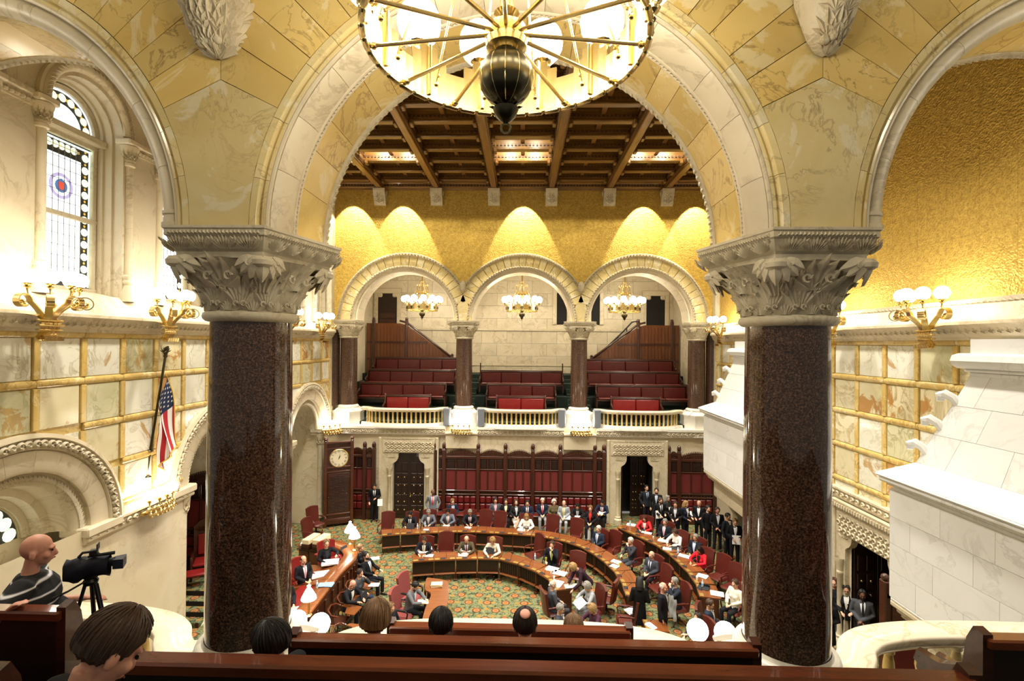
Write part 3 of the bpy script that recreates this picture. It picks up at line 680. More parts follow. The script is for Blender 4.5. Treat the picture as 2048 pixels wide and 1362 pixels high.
def low_string(fr, segs, wall):
    for a, b in segs:
        run(fr, a, b, LOWC, MT['cream'], wall, 'string_course'); frieze(fr, a, b, 4.07, 4.21, .07, .2, MT['carved'], wall, 'scroll', .05)
low_string(f_left, [(LARCH[0] + 1.3, LARCH[1] - 1.5), (LARCH[1] + 1.5, LARCH[2] - 1.5), (LARCH[2] + 1.5, 22.7), (5.6, LARCH[0] - 1.3)], wl)
for i, c in enumerate(LARCH):
    r0 = 1.55
    mb = MB(); arch_piece(mb, f_left, c, 4.3, [(2.22, 0), (2.22, .10), (2.14, .13), (2.11, .08), (1.93, .08), (1.92, .03), (1.90, .0)], 0, pi, 48); mb.build('hood_mould', MT['cream'], wl)
    ring_frieze(f_left, c, 4.3, 2.02, .08, .18, 44, MT['carved'], wl, .06, 'scroll')
    arch_stones('voussoir', f_left, c, 4.3, [(1.9, .03), (1.55, .03), (1.5, .0), (1.5, -.12), (1.9, -.12)], 11, MT['cream'], wl, .006, 4, jit=.1)
    mb = MB(); arch_piece(mb, f_left, c, 4.3, tor(1.38, -.22, .13, 12), 0, pi, 48); mb.build('roll_moulding', MT['carved'], wl)
    ring_frieze(f_left, c, 4.3, 1.38, -.09, .16, 50, MT['carved'], wl, .03, 'twist')
    arch_stones('soffit_stone', f_left, c, 4.3, [(1.5, -.10), (1.28, -.30), (1.2, -.60), (1.06, -.62), (1.0, -.95), (1.5, -.95)] if i == 0 else [(1.5, -.10), (1.28, -.30), (1.26, -1.5), (1.5, -1.5)], 9, MT['cream'], wl, .006, 4)
    for s in (-1, 1):                          # imposts and corner shafts
        m = MB(); m.bx(-WX - .5, -WX + .14, c + s * 1.28, c + s * 2.2, 4.14, 4.34, .03); m.bx(-WX - .5, -WX + .10, c + s * 1.32, c + s * 2.1, 4.02, 4.14, .03); m.build('impost', MT['cream'], wl)
        if i:
            m = MB(); m.lathe([(.16, .0), (.16, .12), (.13, .16), (.10, .22), (.105, 3.2), (.12, 3.24), (.12, 3.28), (.10, 3.3), (.12, 3.5), (.2, 3.72), (.2, 3.78)], 16, (-WX - .12, c + s * 1.52, .28)); m.build('corner_shaft', MT['creamwall'], wl)
            cp = MB(); 
            for k in range(8):
                a = 2 * pi * k / 8; palmette(cp, lambda u, d, z: (-WX - .12 + (.11 + d + .25 * z * z) * cos(a + u / .14), c + s * 1.52 + (.11 + d + .25 * z * z) * sin(a + u / .14), 3.56 + z), 0, 0, .01, .14, .42, .05, 5)
            o = cp.build('shaft_capital', MT['carved'], wl); o['kind'] = 'stuff'
# stained glass: border of roundels, leaded clear field, roundel with shield
GL = {k: glow('glass_' + k, c, s) for k, c, s in (('clear', 'f2f8ff', 1.35), ('rim', 'eafff2', 2.0), ('dark', '2a2a24', .3), ('round', 'd8dcc0', 1.1), ('amber', 'c8a24a', .7), ('violet', '9a93b8', 1.0), ('red', 'c04a3c', .7), ('blue', '4c6a9c', .7), ('green', '7fae8a', .9))}
LEAD = plain('window_lead', '77796f', .6)
def disc(mb, fr, u, z, d, r, n=12, mi=0, r_in=0):
    P = [(u + r * cos(2 * pi * k / n), z + r * sin(2 * pi * k / n)) for k in range(n)]
    if r_in: Q = [(u + r_in * cos(2 * pi * k / n), z + r_in * sin(2 * pi * k / n)) for k in range(n)]; mb.add([fr(a, d, b) for a, b in P + Q], [(k, (k + 1) % n, n + (k + 1) % n, n + k) for k in range(n)], mi)
    else: mb.add([fr(a, d, b) for a, b in P], [tuple(range(n))], mi)
def stained(fr, c, hw, z0, z1, zs, depth, name, lbl):
    """a tall light z0..z1 with a round-headed light of springing zs above it"""
    w_ = struct(empty(name), lbl)
    m = MB(); a, b = c - hw + .10, c + hw - .10
    for lo, hi in ((z0 + .1, (z0 + z1) / 2 - .05), ((z0 + z1) / 2 - .05, z1 - .1)):
        bw = .2; m.add([fr(u, depth, z) for u, z in ((a + bw + .05, lo + .05), (b - bw - .05, lo + .05), (b - bw - .05, hi - (.3 if hi > z1 - .2 else 0)), (a + bw + .05, hi - (.3 if hi > z1 - .2 else 0)))], [(0, 1, 2, 3)])
    m.build('clear_pane', GL['clear'], w_, smooth=False)
    d = MB(); q = depth - .012; d.add([fr(u, q, z) for u, z in ((a, z0 + .05), (b, z0 + .05), (b, z1 - .05), (a, z1 - .05))], [(0, 1, 2, 3)], 1)
    rim = .035
    d.add([fr(u, depth - .006, z) for u, z in ((a + .02, z0 + .08), (a + .02 + rim, z0 + .08), (a + .02 + rim, z1 - .08), (a + .02, z1 - .08), (b - .02, z0 + .08), (b - .02 - rim, z0 + .08), (b - .02 - rim, z1 - .08), (b - .02, z1 - .08), (a + .02, z1 - .12), (b - .02, z1 - .12), (b - .02, z1 - .08), (a + .02, z1 - .08))], [(0, 1, 2, 3), (4, 5, 6, 7), (8, 9, 10, 11)], 0)
    d.build('border_glass', [GL['rim'], GL['dark']], w_, smooth=False)
    zs_ = [z0 + .2 + .27 * k for k in range(int((z1 - z0 - .3) / .27) + 1)]
    rb = MB()
    for z in zs_:
        for u in (a + .15, b - .15): disc(rb, fr, u, z, depth + .004, .085, 12, 0); disc(rb, fr, u, z + .135, depth + .004, .03, 6, 1)
    n = max(2, round((2 * hw - .6) / .22))
    for k in range(n): u = a + .35 + (k + .5) * (b - a - .7) / n; disc(rb, fr, u, z1 - .22, depth + .004, .08, 12, 0); disc(rb, fr, u + .11, z1 - .22, depth + .004, .03, 6, 1)
    o = rb.build('border_roundels', [GL['round'], GL['amber']], w_, smooth=False); o['kind'] = 'stuff'
    md = MB(); zc = z1 - 1.05; disc(md, fr, c, zc, depth + .006, .27, 20, 0, .2); disc(md, fr, c, zc, depth + .006, .2, 20, 1, .14); disc(md, fr, c, zc, depth + .008, .14, 16, 2)
    md.add([fr(c + x, depth + .012, zc + z) for x, z in ((-.07, .08), (.07, .08), (.07, -.02), (0, -.1), (-.07, -.02))], [(0, 1, 2, 3, 4)], 3); md.build('shield_roundel', [GL['violet'], GL['clear'], GL['blue'], GL['red']], w_, smooth=False)
    ld = MB()
    for k in range(1, 7): u = a + .25 + (b - a - .5) * k / 7; x = fr(u, depth + .01, (z0 + z1) / 2); ld.box(x, (.009, .009, z1 - z0 - .2))
    for k in range(1, 14): z = z0 + (z1 - z0) * k / 14; x = fr(c, depth + .01, z); ld.box(x, (.009, 2 * hw - .6, .009))
    o = ld.build('lead_lines', LEAD, w_, smooth=False); o['kind'] = 'stuff'
    fm = MB()
    for u in (a - .03, b + .03): x = fr(u, depth + .03, (z0 + z1) / 2); fm.box(x, (.09, .09, z1 - z0 + .1), .01)
    for z in (z0, (z0 + z1) / 2 - .05, z1): x = fr(c, depth + .03, z); fm.box(x, (.10, 2 * hw, .10), .01)
    x = fr(c, depth + .12, z1 + .12); fm.box(x, (.25, 2 * hw + .1, .16), .03)
    fm.build('window_frame', MT['carved'], w_)
    if zs:
        R0 = hw - .06; h = MB(); arch = lambda r, dd, mi: h.add([fr(c, dd, zs)] + [fr(c + r * cos(pi * k / 20), dd, zs + r * sin(pi * k / 20)) for k in range(21)], [(0, k + 1, k + 2) for k in range(20)], mi)
        arch(R0, depth - .014, 1); arch(R0 - .3, depth, 0)
        arch_piece(h, lambda u, dd, z: fr(u, depth + dd, z), c, zs, [(R0 - .02, -.004), (R0 - .06, -.004)], 0, pi, 24, False); h.build('head_glass', [GL['clear'], GL['dark']], w_, smooth=False)
        rb = MB()
        for k in range(9): a_ = pi * (k + .5) / 9; disc(rb, fr, c + (R0 - .17) * cos(a_), zs + (R0 - .17) * sin(a_), depth + .004, .085, 12, 0)
        for k in range(10): a_ = pi * k / 9; disc(rb, fr, c + (R0 - .17) * cos(a_), zs + (R0 - .17) * sin(a_), depth + .004, .035, 6, 1)
        o = rb.build('border_roundels', [GL['round'], GL['amber']], w_, smooth=False); o['kind'] = 'stuff'
        fm = MB(); arch_piece(fm, fr, c, zs, [(R0 + .06, depth), (R0 + .06, depth + .1), (R0 - .02, depth + .07), (R0 - .02, depth)], 0, pi, 30); fm.build('window_frame', MT['carved'], w_)
    return w_
for i, c in enumerate(WIN):
    stained(f_left, c, .80, 9.32, 12.5, 12.72, -.58, 'window_%d' % (i + 1), 'tall stained glass window with a round head in the left wall')
    mb = MB()                                   # stepped jambs and arch of the reveal
    for r, d0, d1 in ((.88, .0, -.22), (.84, -.22, -.4), (.80, -.4, -.62)):
        arch_piece(mb, f_left, c, 12.75, [(r, d0), (r, d1), (r - .05, d1)], 0, pi, 24, False)
        for s in (-1, 1): mb.add([f_left(c + s * r, d0, 9.2), f_left(c + s * r, d1, 9.2), f_left(c + s * (r - .05), d1, 9.2), f_left(c + s * r, d0, 12.75), f_left(c + s * r, d1, 12.75), f_left(c + s * (r - .05), d1, 12.75)], [(0, 1, 4, 3), (1, 2, 5, 4)])
    mb.build('window_reveal', MT['cream'], wl)
    mb = MB(); arch_piece(mb, f_left, c, 12.85, tor(.97, .02, .11, 10), 0, pi, 30); arch_piece(mb, f_left, c, 12.85, [(1.12, 0), (1.12, .08), (1.07, .09), (1.05, 0)], 0, pi, 30); mb.build('hood_mould', MT['cream'], wl)
    ring_frieze(f_left, c, 12.85, .97, .12, .15, 34, MT['carved'], wl, .025, 'twist')
    mb = MB(); mb.add([f_left(c - .88, 0, 9.18), f_left(c + .88, 0, 9.18), f_left(c + .8, -.6, 9.32), f_left(c - .8, -.6, 9.32)], [(0, 1, 2, 3)]); mb.build('window_slope', MT['cream'], wl)
    for s in (-1, 1):
        q = c + s * 1.02; X = -WX + .02
        m = MB(); m.lathe([(.16, 9.12), (.16, 9.3), (.10, 9.5), (.13, 9.54), (.13, 9.58), (.105, 9.62), (.13, 9.66), (.13, 9.70), (.08, 9.74), (.08, 12.2), (.12, 12.22), (.12, 12.28), (.10, 12.3), (.13, 12.45), (.19, 12.62), (.19, 12.66)], 14, (X, q, 0)); m.build('window_shaft', MT['cream'], wl)
        cp = MB()
        for k in range(7):
            a_ = -pi / 2 + pi * k / 6; palmette(cp, lambda u, d, z: (X + (.10 + d + .3 * z * z) * cos(a_ + u / .14), q + (.10 + d + .3 * z * z) * sin(a_ + u / .14), 12.32 + z), 0, 0, .012, .13, .34, .05, 5)
        o = cp.build('shaft_capital', MT['carved'], wl); o['kind'] = 'stuff'
        m = MB(); m.box((X, q, 12.74), (.36, .42, .14), .03); m.build('impost', MT['cream'], wl)
for a, b in zip(WIN, WIN[1:]):
    run(f_left, a + 1.15, b - 1.15, [(0, 12.55), (.04, 12.55), (.04, 12.7), (.10, 12.74), (.10, 12.82), (0, 12.86)], MT['cream'], wl, 'string_course'); frieze(f_left, a + 1.15, b - 1.15, 12.58, 12.68, .045, .1, MT['carved'], wl, 'bead', .03)
# lunette of the first recess and what stands inside the alcoves
for k, c in enumerate(LARCH):
    D = -.95 if k == 0 else -2.3
    w_ = struct(empty('window_%d' % (7 + k)), 'round-headed stained glass window deep in an arched recess of the left wall'); fr = f_left
    zb = 4.3 if k == 0 else 3.6; R0 = .92 if k == 0 else .95
    h = MB(); h.add([fr(c, D + .02, zb)] + [fr(c + R0 * cos(pi * i / 20), D + .02, zb + R0 * sin(pi * i / 20)) for i in range(21)], [(0, i + 1, i + 2) for i in range(20)], 1)
    h.add([fr(c, D + .03, zb + .1)] + [fr(c + (R0 - .4) * cos(pi * i / 20), D + .03, zb + .1 + (R0 - .4) * sin(pi * i / 20)) for i in range(21)], [(0, i + 1, i + 2) for i in range(20)], 0)
    h.build('leaded_glass', [GL['clear'], GL['dark']], w_, smooth=False)
    rb = MB()
    for i in range(9): a_ = pi * (i + .5) / 9; disc(rb, fr, c + (R0 - .2) * cos(a_), zb + (R0 - .2) * sin(a_), D + .035, .13, 12, 0); disc(rb, fr, c + (R0 - .2) * cos(a_ + .17), zb + (R0 - .2) * sin(a_ + .17), D + .035, .05, 6, 1)
    o = rb.build('border_roundels', [GL['round'], GL['green']], w_, smooth=False); o['kind'] = 'stuff'
    fm = MB(); arch_piece(fm, fr, c, zb, [(R0 + .1, D), (R0 + .1, D + .12), (R0 - .02, D + .1), (R0 - .02, D)], 0, pi, 24); arch_piece(fm, lambda u, d, z: fr(u, D + d, z), c, zb, [(R0 - .015, .02), (R0 - .015, .04), (R0 - .05, .04), (R0 - .05, .02)], 0, pi, 24); fm.build('window_frame', MT['carved'], w_)
    s_ = strip_wall(fr, c - 2.0, c + 2.0, 0, 6.6, [(c, R0, zb, zb)], D)
    if k:
        for sg in (-1, 1): s_.add([fr(c + sg * 1.5, -.1, 0), fr(c + sg * 1.5, D, 0), fr(c + sg * 1.5, D, 4.3), fr(c + sg * 1.5, -.1, 4.3)], [(0, 1, 2, 3)])
    arch_piece(s_, fr, c, 4.3, [(1.5, -.3), (1.5, D)], 0, pi, 20, False)
    if k == 0:
        s_.add([fr(c - 1.5, 0, 4.3), fr(c + 1.5, 0, 4.3), fr(c + 1.5, D, 3.9), fr(c - 1.5, D, 3.9)], [(0, 1, 2, 3)])
    s_.build('recess_back', MT['creamwall'], wl, smooth=False)
run(lambda u, d, z: (-11.2 + d, u, z), 13.0, 16.1, [(0, 3.3), (.1, 3.3), (.12, 3.45), (.16, 3.5), (0, 3.56)], MT['carved'], wl, 'sill_moulding')
# platform with carpeted steps in the second alcove
pf = struct(empty('trim_3')); m = MB(); m.bx(-11.25, -9.02, 14.75, 16.08, 0, .60); m.build('platform', MT['carpet'], pf, smooth=False)
for i in range(3):
    y = 14.75 - .30 * i; m = MB(); m.bx(-11.2, -9.12, y - .30, y, .0, .45 - .15 * i, .015); m.build('carpeted_step', MT['carpet'], pf)
    m = MB(); m.bx(-11.2, -9.12, y - .012, y + .004, .45 - .15 * i, .585 - .15 * i); m.build('step_riser', MT['dark'], pf, smooth=False)
m = MB(); m.prism([(13.8, 0), (14.75, .66), (16.0, .66), (16.0, 0)], lambda p, q, d: (d, p, q), -9.12, -9.02); m.build('step_side', MT['creamwall'], pf, smooth=False)
def wainscot(fr, parent, u0, u1, bays, d=.12, z_top=3.05, seat=False, pads=3, last=True):
    """panelled oak: upper dark squares, red cloth field, carved rail, padded leather back"""
    w_ = (u1 - u0) / bays
    for i in range(bays):
        a, b = u0 + i * w_, u0 + (i + 1) * w_; n = max(1, min(pads, round(w_ / .42)))
        m = MB(); m.prism([(a, .0), (b, .0), (b, z_top)] + [(b - (b - a) * k / 8, z_top + .22 * sin(pi * k / 8)) for k in range(1, 8)] + [(a, z_top)], lambda p, q, dd: fr(p, dd, q), 0, d * .5); m.build('panel_back', MT['mahog_v'], parent, smooth=False)
        g = MB(); 
        for k in range(14): palmette(g, fr, a + (k + .5) * w_ / 14, z_top - .12 + .20 * sin(pi * (k + .5) / 14), d * .5, w_ / 14, .13, .03, 3)
        for k in range(20): u = a + (k + .5) * w_ / 20; x = fr(u, d * .3, z_top + .03 + .22 * sin(pi * (k + .5) / 20)); g.box(x, (.03, .03, .07))
        for k in range(12): palmette(g, fr, a + (k + .5) * w_ / 12, 1.26, d * .62, w_ / 12, .09, .03, 3)
        o = g.build('carved_cresting', MT['ceil_carve'], parent); o['kind'] = 'stuff'
        pw = (w_ - .16) / n
        for k in range(n):
            p = a + .08 + k * pw
            m = MB(); cham(fr, m, p + .04, p + pw - .04, 2.42, 2.84, d * .3, d * .75, .02); m.build('carved_square', MT['benchdark'], parent, smooth=False)
            m = MB(); cham(fr, m, p + .03, p + pw - .03, 1.44, 2.34, d * .3, d * .62, .01); m.build('red_panel', MT['redcloth'], parent, smooth=False)
        nb = max(1, round(w_ / .33)); pw2 = (w_ - .16) / nb
        for k in range(nb):
            for zz in (.5, .84):
                m = MB(); m.box(fr(a + .08 + (k + .5) * pw2, d * .7, zz + .16), tuple(abs(x) for x in (V(fr(pw2 - .02, .10, .31)) - V(fr(0, 0, 0)))), .04); m.build('leather_pad', MT['pad'], parent)
        m = MB()
        for z0, z1, dd in ((2.88, 3.0, d), (2.36, 2.41, d * .9), (1.36, 1.43, d), (1.2, 1.26, d * 1.1), (.0, .45, d * .9)): cham(fr, m, a, b, z0, z1, 0, dd, .01)
        m.build('rails', MT['mahog'], parent, smooth=False)
        for k in range(n + 1): 
            m = MB(); p = a + .08 + k * pw; cham(fr, m, p - .03, p + .03, 1.43, 2.9, 0, d * .85, .008); m.build('stile', MT['mahog_v'], parent, smooth=False)
    for i in range(bays + (1 if last else 0)):
        u = u0 + i * w_; m = MB(); cham(fr, m, u - .08, u + .08, 0, 3.3, 0, d * 1.5, .015)
        x = fr(u, d * .75, 3.3); m.lathe([(.05, 0), (.085, .03), (.06, .06), (.09, .10), (.095, .2), (.07, .27), (.02, .32)], 10, x); m.build('post', MT['mahog_v'], parent)
# red panelling at the back of the chair alcove
pn = struct(empty('trim_4'))
wainscot(lambda u, d, z: (-11.2 + d, u, z + .6), pn, 13.1, 16.0, 2)
wainscot(lambda u, d, z: (u, 16.05 - d, z + .6), pn, -11.1, -9.6, 1)
# ---------------------------------------------------------------- gold wall (right)
m = MB(); RDOOR = (12.6, .82, 3.0, 0)
m = strip_wall(f_right, 5.4, 22.8, 8.8, 15.8, [], 0); strip_wall(f_right, 5.4, 22.8, 4.3, 8.8, [], -.004, mb=m, mi=1)
strip_wall(f_right, 5.4, 11.78, 0, 4.3, [], 0, mb=m, mi=2); strip_wall(f_right, 13.42, 22.8, 0, 4.3, [], 0, mb=m, mi=2); strip_wall(f_right, 11.78, 13.42, 3.25, 4.3, [], 0, mb=m, mi=2)
wr = struct(m.build('wall_right', [MT['gold'], MT['onyxbar'], MT['cream']], smooth=False))
FIRE = [(7.55, 2.35), (17.55, 2.35)]
ub2 = [9.25 + PITCH * k for k in range(-3, 15)]; ub2 = [u for u in ub2 if 5.7 < u < 22.5] + [22.6]
onyx_wall(f_right, wr, ub2, [], [(5.4, 9.0), (16.2, 18.9)])
run(f_right, 5.4, 22.7, CORN[:-2] + [(.2, 8.86), (.16, 9.05), (.12, 9.10), (.14, 9.2), (0, 9.22)], MT['cream'], wr, 'cornice'); frieze(f_right, 5.6, 22.6, 8.50, 8.68, .15, .165, MT['carved'], wr, 'leafball', .07); frieze(f_right, 5.6, 22.6, 9.11, 9.17, .13, .12, MT['carved'], wr, 'tooth', .03)
run(f_left, 22.35, 22.7, [(0, 8.8), (.2, 8.8), (.2, 15.3), (0, 15.3)], MT['cream'], wl, 'corner_pier'); run(f_right, 22.35, 22.7, [(0, 8.8), (.2, 8.8), (.2, 15.3), (0, 15.3)], MT['cream'], wr, 'corner_pier')
low_string(f_right, [(9.9, 15.2), (19.9, 22.7)], wr)
def ogee_door(fr, cu, zt, parent, dw, w_out=1.3):
    """carved stone door case: lintel panel, curved shoulders, slim shafts"""
    m = MB(); P = []
    for s in (1, -1):
        q = [(cu + s * w_out, 0), (cu + s * w_out, 3.9), ]
        P.append(q)
    sh = lambda s: [(cu + s * dw, 0), (cu + s * dw, zt - .53), (cu + s * (dw - .04), zt - .50)] + [(cu + s * (dw + .04 - .30 * cos(a)), zt - .15 - .34 * sin(a)) for a in (1.35, 1.1, .85, .6, .3, 0)] + [(cu + s * (dw - .26), zt)]
    for s in (1, -1):
        inner = sh(s); poly = [(cu + s * w_out, 0)] + [(p, q) for p, q in inner] + [(cu, zt), (cu, 3.85), (cu + s * w_out, 3.85)]
        m.prism(poly, lambda a, b, d: fr(a, d, b), -.06, .12)
    m.build('door_case', MT['carved'], parent, smooth=False)
    m = MB(); cham(fr, m, cu - w_out + .12, cu + w_out - .12, 3.12, 3.72, .12, .15, .02); m.build('lintel_panel', MT['carved'], parent)
    g = MB()
    for r in range(3):
        for k in range(13): scroll(g, fr, cu + (k - 6) * .17 + .08 * (r % 2), 3.22 + r * .17, .15, .08, .04, 1 if (k + r) % 2 else -1)
    for k in range(30): g.ball(fr(cu - 1.1 + k * .076, .15, 3.78), .03, 5, 4)
    for s in (-1, 1):
        for k in range(3): palmette(g, fr, cu + s * (dw - .02 + .08 * k), zt - .25, .12, .14, .22, .03, 5)
    o = g.build('carved_scrolls', MT['carved'], parent); o['kind'] = 'stuff'
    for s in (-1, 1):
        x = fr(cu + s * (dw + .14), .16, 0); m = MB(); m.lathe([(.17, .0), (.17, .22), (.12, .28), (.13, .33), (.09, .36), (.075, .42), (.075, 2.0), (.09, 2.02), (.09, 2.08), (.075, 2.1), (.10, 2.3), (.13, 2.4), (.13, 2.45)], 12, x); m.build('door_shaft', MT['carved'], parent)
        for z in (0, 3.85): 
            m = MB(); cham(fr, m, cu + s * w_out - .07, cu + s * w_out + .07, 0, 3.85, .1, .18, .03); m.build('door_moulding', MT['carved'], parent); break
def door_leaf(parent, fr, u0, u1, z1, d, brass=True, open_=False):
    n = 2; w_ = (u1 - u0) / n
    for i in range(n):
        a = u0 + i * w_; m = MB(); cham(fr, m, a + .005, a + w_ - .005, .02, z1, d - .06, d, .01)
        lf = m.build('door_leaf', MT['benchdark'], parent, smooth=False)
        for r in range(5):
            for k in range(2):
                p = a + .07 + k * (w_ - .14) / 2; m = MB(); cham(fr, m, p + .02, p + (w_ - .14) / 2 - .02, .2 + r * .5, .2 + r * .5 + .42, d - .01, d + .02, .015); m.build('door_panel', MT['benchdark'], lf, smooth=False)
                if brass: m = MB(); x = fr(p + (w_ - .14) / 4, d + .03, .42 + r * .38); m.ball(x, .036, 8, 6); m.build('brass_stud', MT['gilt'], lf)
    if brass: m = MB(); x = fr((u0 + u1) / 2 + .06, d + .05, 1.05); m.ball(x, .035, 8, 6); m.box(fr((u0 + u1) / 2 + .06, d + .02, 1.12), (.04, .04, .2)); m.build('door_knob', MT['gilt'], parent)
d3 = struct(empty('door_3')); ogee_door(f_right, 12.6, 3.25, d3, .9, 1.35)
run(f_right, 11.2, 14.0, [(.1, 3.9), (.22, 3.9), (.24, 4.0), (.1, 4.0)], MT['carved'], d3, 'door_cornice'); frieze(f_right, 11.2, 14.0, 3.84, 3.93, .2, .1, MT['carved'], d3, 'dentil', .06)
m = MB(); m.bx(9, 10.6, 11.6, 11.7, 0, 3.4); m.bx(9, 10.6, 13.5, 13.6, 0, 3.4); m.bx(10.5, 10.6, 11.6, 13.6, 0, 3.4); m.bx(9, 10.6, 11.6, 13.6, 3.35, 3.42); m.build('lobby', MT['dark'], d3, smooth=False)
door_leaf(d3, lambda u, d, z: (u, 13.4 - d, z), 9.05, 10.3, 3.1, .0)
# ---------------------------------------------------------------- stone fireplaces with tapering hoods
def fireplace(cy, hy, label):
    t_ = thing('stone_fireplace', label, 'fireplace', (WX, cy, 0), 0, None, 'thing')
    fr = lambda u, d, z: (-d, u, z); DB = 1.6
    def slab_rows(z0, z1, rows, f_edge, seed):
        q = random.Random(seed)
        for r in range(rows):
            a, b = z0 + (z1 - z0) * r / rows, z0 + (z1 - z0) * (r + 1) / rows
            (ha, da), (hb, db) = f_edge(a), f_edge(b); cuts = [-1] + sorted(x + q.uniform(-.05, .05) for x in ((-.5, 0.05, .55) if r % 2 else (-.72, -.25, .28, .75))) + [1]
            for u0, u1 in zip(cuts, cuts[1:]):
                g = .003; m = MB()
                m.add([fr(u0 * ha + g, da, a + g), fr(u1 * ha - g, da, a + g), fr(u1 * hb - g, db, b - g), fr(u0 * hb + g, db, b - g), fr(u0 * ha + g, da - .12, a + g), fr(u1 * ha - g, da - .12, a + g), fr(u1 * hb - g, db - .12, b - g), fr(u0 * hb + g, db - .12, b - g)],
                      [(0, 1, 2, 3), (0, 4, 5, 1), (1, 5, 6, 2), (2, 6, 7, 3), (3, 7, 4, 0)]); m.build('stone_block', MT['hood'], t_, smooth=False)
            for s in (-1, 1):                   # cheeks
                m = MB(); m.add([fr(s * ha, 0, a), fr(s * ha, da, a), fr(s * hb, db, b), fr(s * hb, 0, b)], [(0, 1, 2, 3)]); m.build('cheek_stone', MT['hood'], t_, smooth=False)
    slab_rows(3.30, 5.42, 4, lambda z: (hy, DB), 1)
    m = MB(); m.bx(-DB + .02, -.02, -hy + .01, hy - .01, 3.2, 5.45); m.bx(-DB - .0, 0, -hy, hy, 3.22, 3.32, .04); m.build('mantel_core', MT['hood'], t_, smooth=False)
    m = MB()
    for z0, z1, e in ((5.42, 5.50, -.02), (5.50, 5.56, .05), (5.56, 5.66, .14), (5.66, 5.72, .18)): m.bx(-DB - e, 0, -hy - e, hy + e, z0, z1, .03)
    m.build('mantel_cornice', MT['hood'], t_, smooth=False)
    m = MB(); m.add([fr(s * h_, d, z) for h_, d, z in ((hy + .16, DB + .16, 5.72), (hy - .12, DB - .42, 5.98)) for s in (-1, 1)] + [fr(s * h_, 0, z) for h_, z in ((hy + .16, 5.72), (hy - .12, 5.98)) for s in (-1, 1)], [(0, 1, 3, 2), (0, 2, 6, 4), (1, 3, 7, 5)]); m.build('weathering', MT['hood'], t_, smooth=False)
    E = lambda z: (lambda q: (hy - .12 - .62 * q, DB - .42 - .5 * q))((z - 5.98) / (7.75 - 5.98))
    slab_rows(5.98, 7.75, 3, E, 2)
    m = MB(); h0, d0 = E(7.75)
    for z0, z1, e in ((7.72, 7.80, .03), (7.80, 7.86, .08)): m.bx(-d0 - e, 0, -h0 - e, h0 + e, z0, z1, .02)
    m.prism([(0, 7.86), (d0 + .10, 7.86), (d0 + .2, 7.92), (d0 + .24, 8.0), (d0 + .2, 8.1), (d0 + .08, 8.14), (0, 8.14)], lambda a, b, d: (-a, d, b), -h0 - .18, h0 + .18)
    m.bx(-d0, 0, -h0 - .02, h0 + .02, 8.1, 8.4); m.build('neck_moulding', MT['hood'], t_)
    for s in (-1, 1):
        for k in range(3):                      # crockets up the slanting corner
            z = 6.35 + k * .5; h_, dd = E(z); m = MB()
            m.tube([fr(s * (h_ - .02), dd - .02, z - .22), fr(s * (h_ + .05), dd + .05, z - .05), fr(s * (h_ + .15), dd + .12, z + .02), fr(s * (h_ + .22), dd + .16, z - .02), fr(s * (h_ + .22), dd + .16, z - .10), fr(s * (h_ + .17), dd + .12, z - .10)], [.06, .08, .085, .075, .06, .03], 8); m.ball(fr(s * (h_ + .19), dd + .14, z - .02), .085, 8, 6); m.build('crocket', MT['hood'], t_)
    # corbelled underside, jambs and firebox
    m = MB(); 
    for z0, z1, e in ((3.12, 3.24, .0), (3.02, 3.12, -.07), (2.94, 3.02, -.12), (2.3, 2.94, -.3)): m.bx(-DB - e, 0, -hy - e, hy + e, z0, z1, .03)
    m.build('lintel', MT['carved'], t_, smooth=False)
    for s in (-1, 1):
        m = MB(); m.prism([(0, 0), (.55, 0), (.55, 1.6), (.8, 2.0), (1.3, 2.3), (0, 2.3)], lambda a, b, d: (-a, s * (hy - .3 - d), b), 0, .45); m.build('jamb', MT['carved'], t_, smooth=False)
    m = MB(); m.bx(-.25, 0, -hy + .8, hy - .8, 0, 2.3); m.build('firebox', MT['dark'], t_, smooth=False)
    return t_
fireplace(FIRE[0][0], FIRE[0][1], 'huge white stone fireplace hood nearest the viewer on the right, with curled crockets')
fireplace(FIRE[1][0], FIRE[1][1], 'white stone fireplace hood farther down the room, half hidden behind the right granite column')
# ================================================================ LOWER END WALL
m = strip_wall(f_far, -9.05, 9.05, 0, 4.35, [], -.02, du=20)
m = MB()
for a, b, z0 in ((-9.05, -5.95, 0), (-5.95, -4.45, 3.1), (-4.45, 4.62, 0), (4.62, 6.12, 3.1), (6.12, 9.05, 0)): m.add([f_far(a, -.02, z0), f_far(b, -.02, z0), f_far(b, -.02, 4.35), f_far(a, -.02, 4.35)], [(0, 1, 2, 3)])
wlo = struct(m.build('wall_far_lower', MT['cream'], smooth=False))
for i, cx in enumerate((-5.2, 5.37)):
    d_ = struct(empty('door_%d' % (i + 1)), ('shut oak double door with brass studs in a carved stone case' if i == 0 else 'open oak double door with people standing before it')); ogee_door(f_far, cx, 3.13, d_, .74, 1.33)
    for s in (-1, 1):
        pass
    if i == 0: door_leaf(d_, f_far, cx - .74, cx + .74, 3.3, -.10)
    else:
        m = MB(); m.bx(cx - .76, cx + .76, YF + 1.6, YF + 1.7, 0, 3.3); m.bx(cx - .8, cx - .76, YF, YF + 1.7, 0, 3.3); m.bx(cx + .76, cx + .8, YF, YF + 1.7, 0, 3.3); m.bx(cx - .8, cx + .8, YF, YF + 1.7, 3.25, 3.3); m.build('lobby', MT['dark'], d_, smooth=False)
        door_leaf(d_, lambda u, d, z: (cx - .70 - d, u, z), YF + .05, YF + 1.4, 3.1, .0); door_leaf(d_, f_far, cx - .1, cx + .7, 3.1, -.9)
ws = struct(empty('trim_5'))
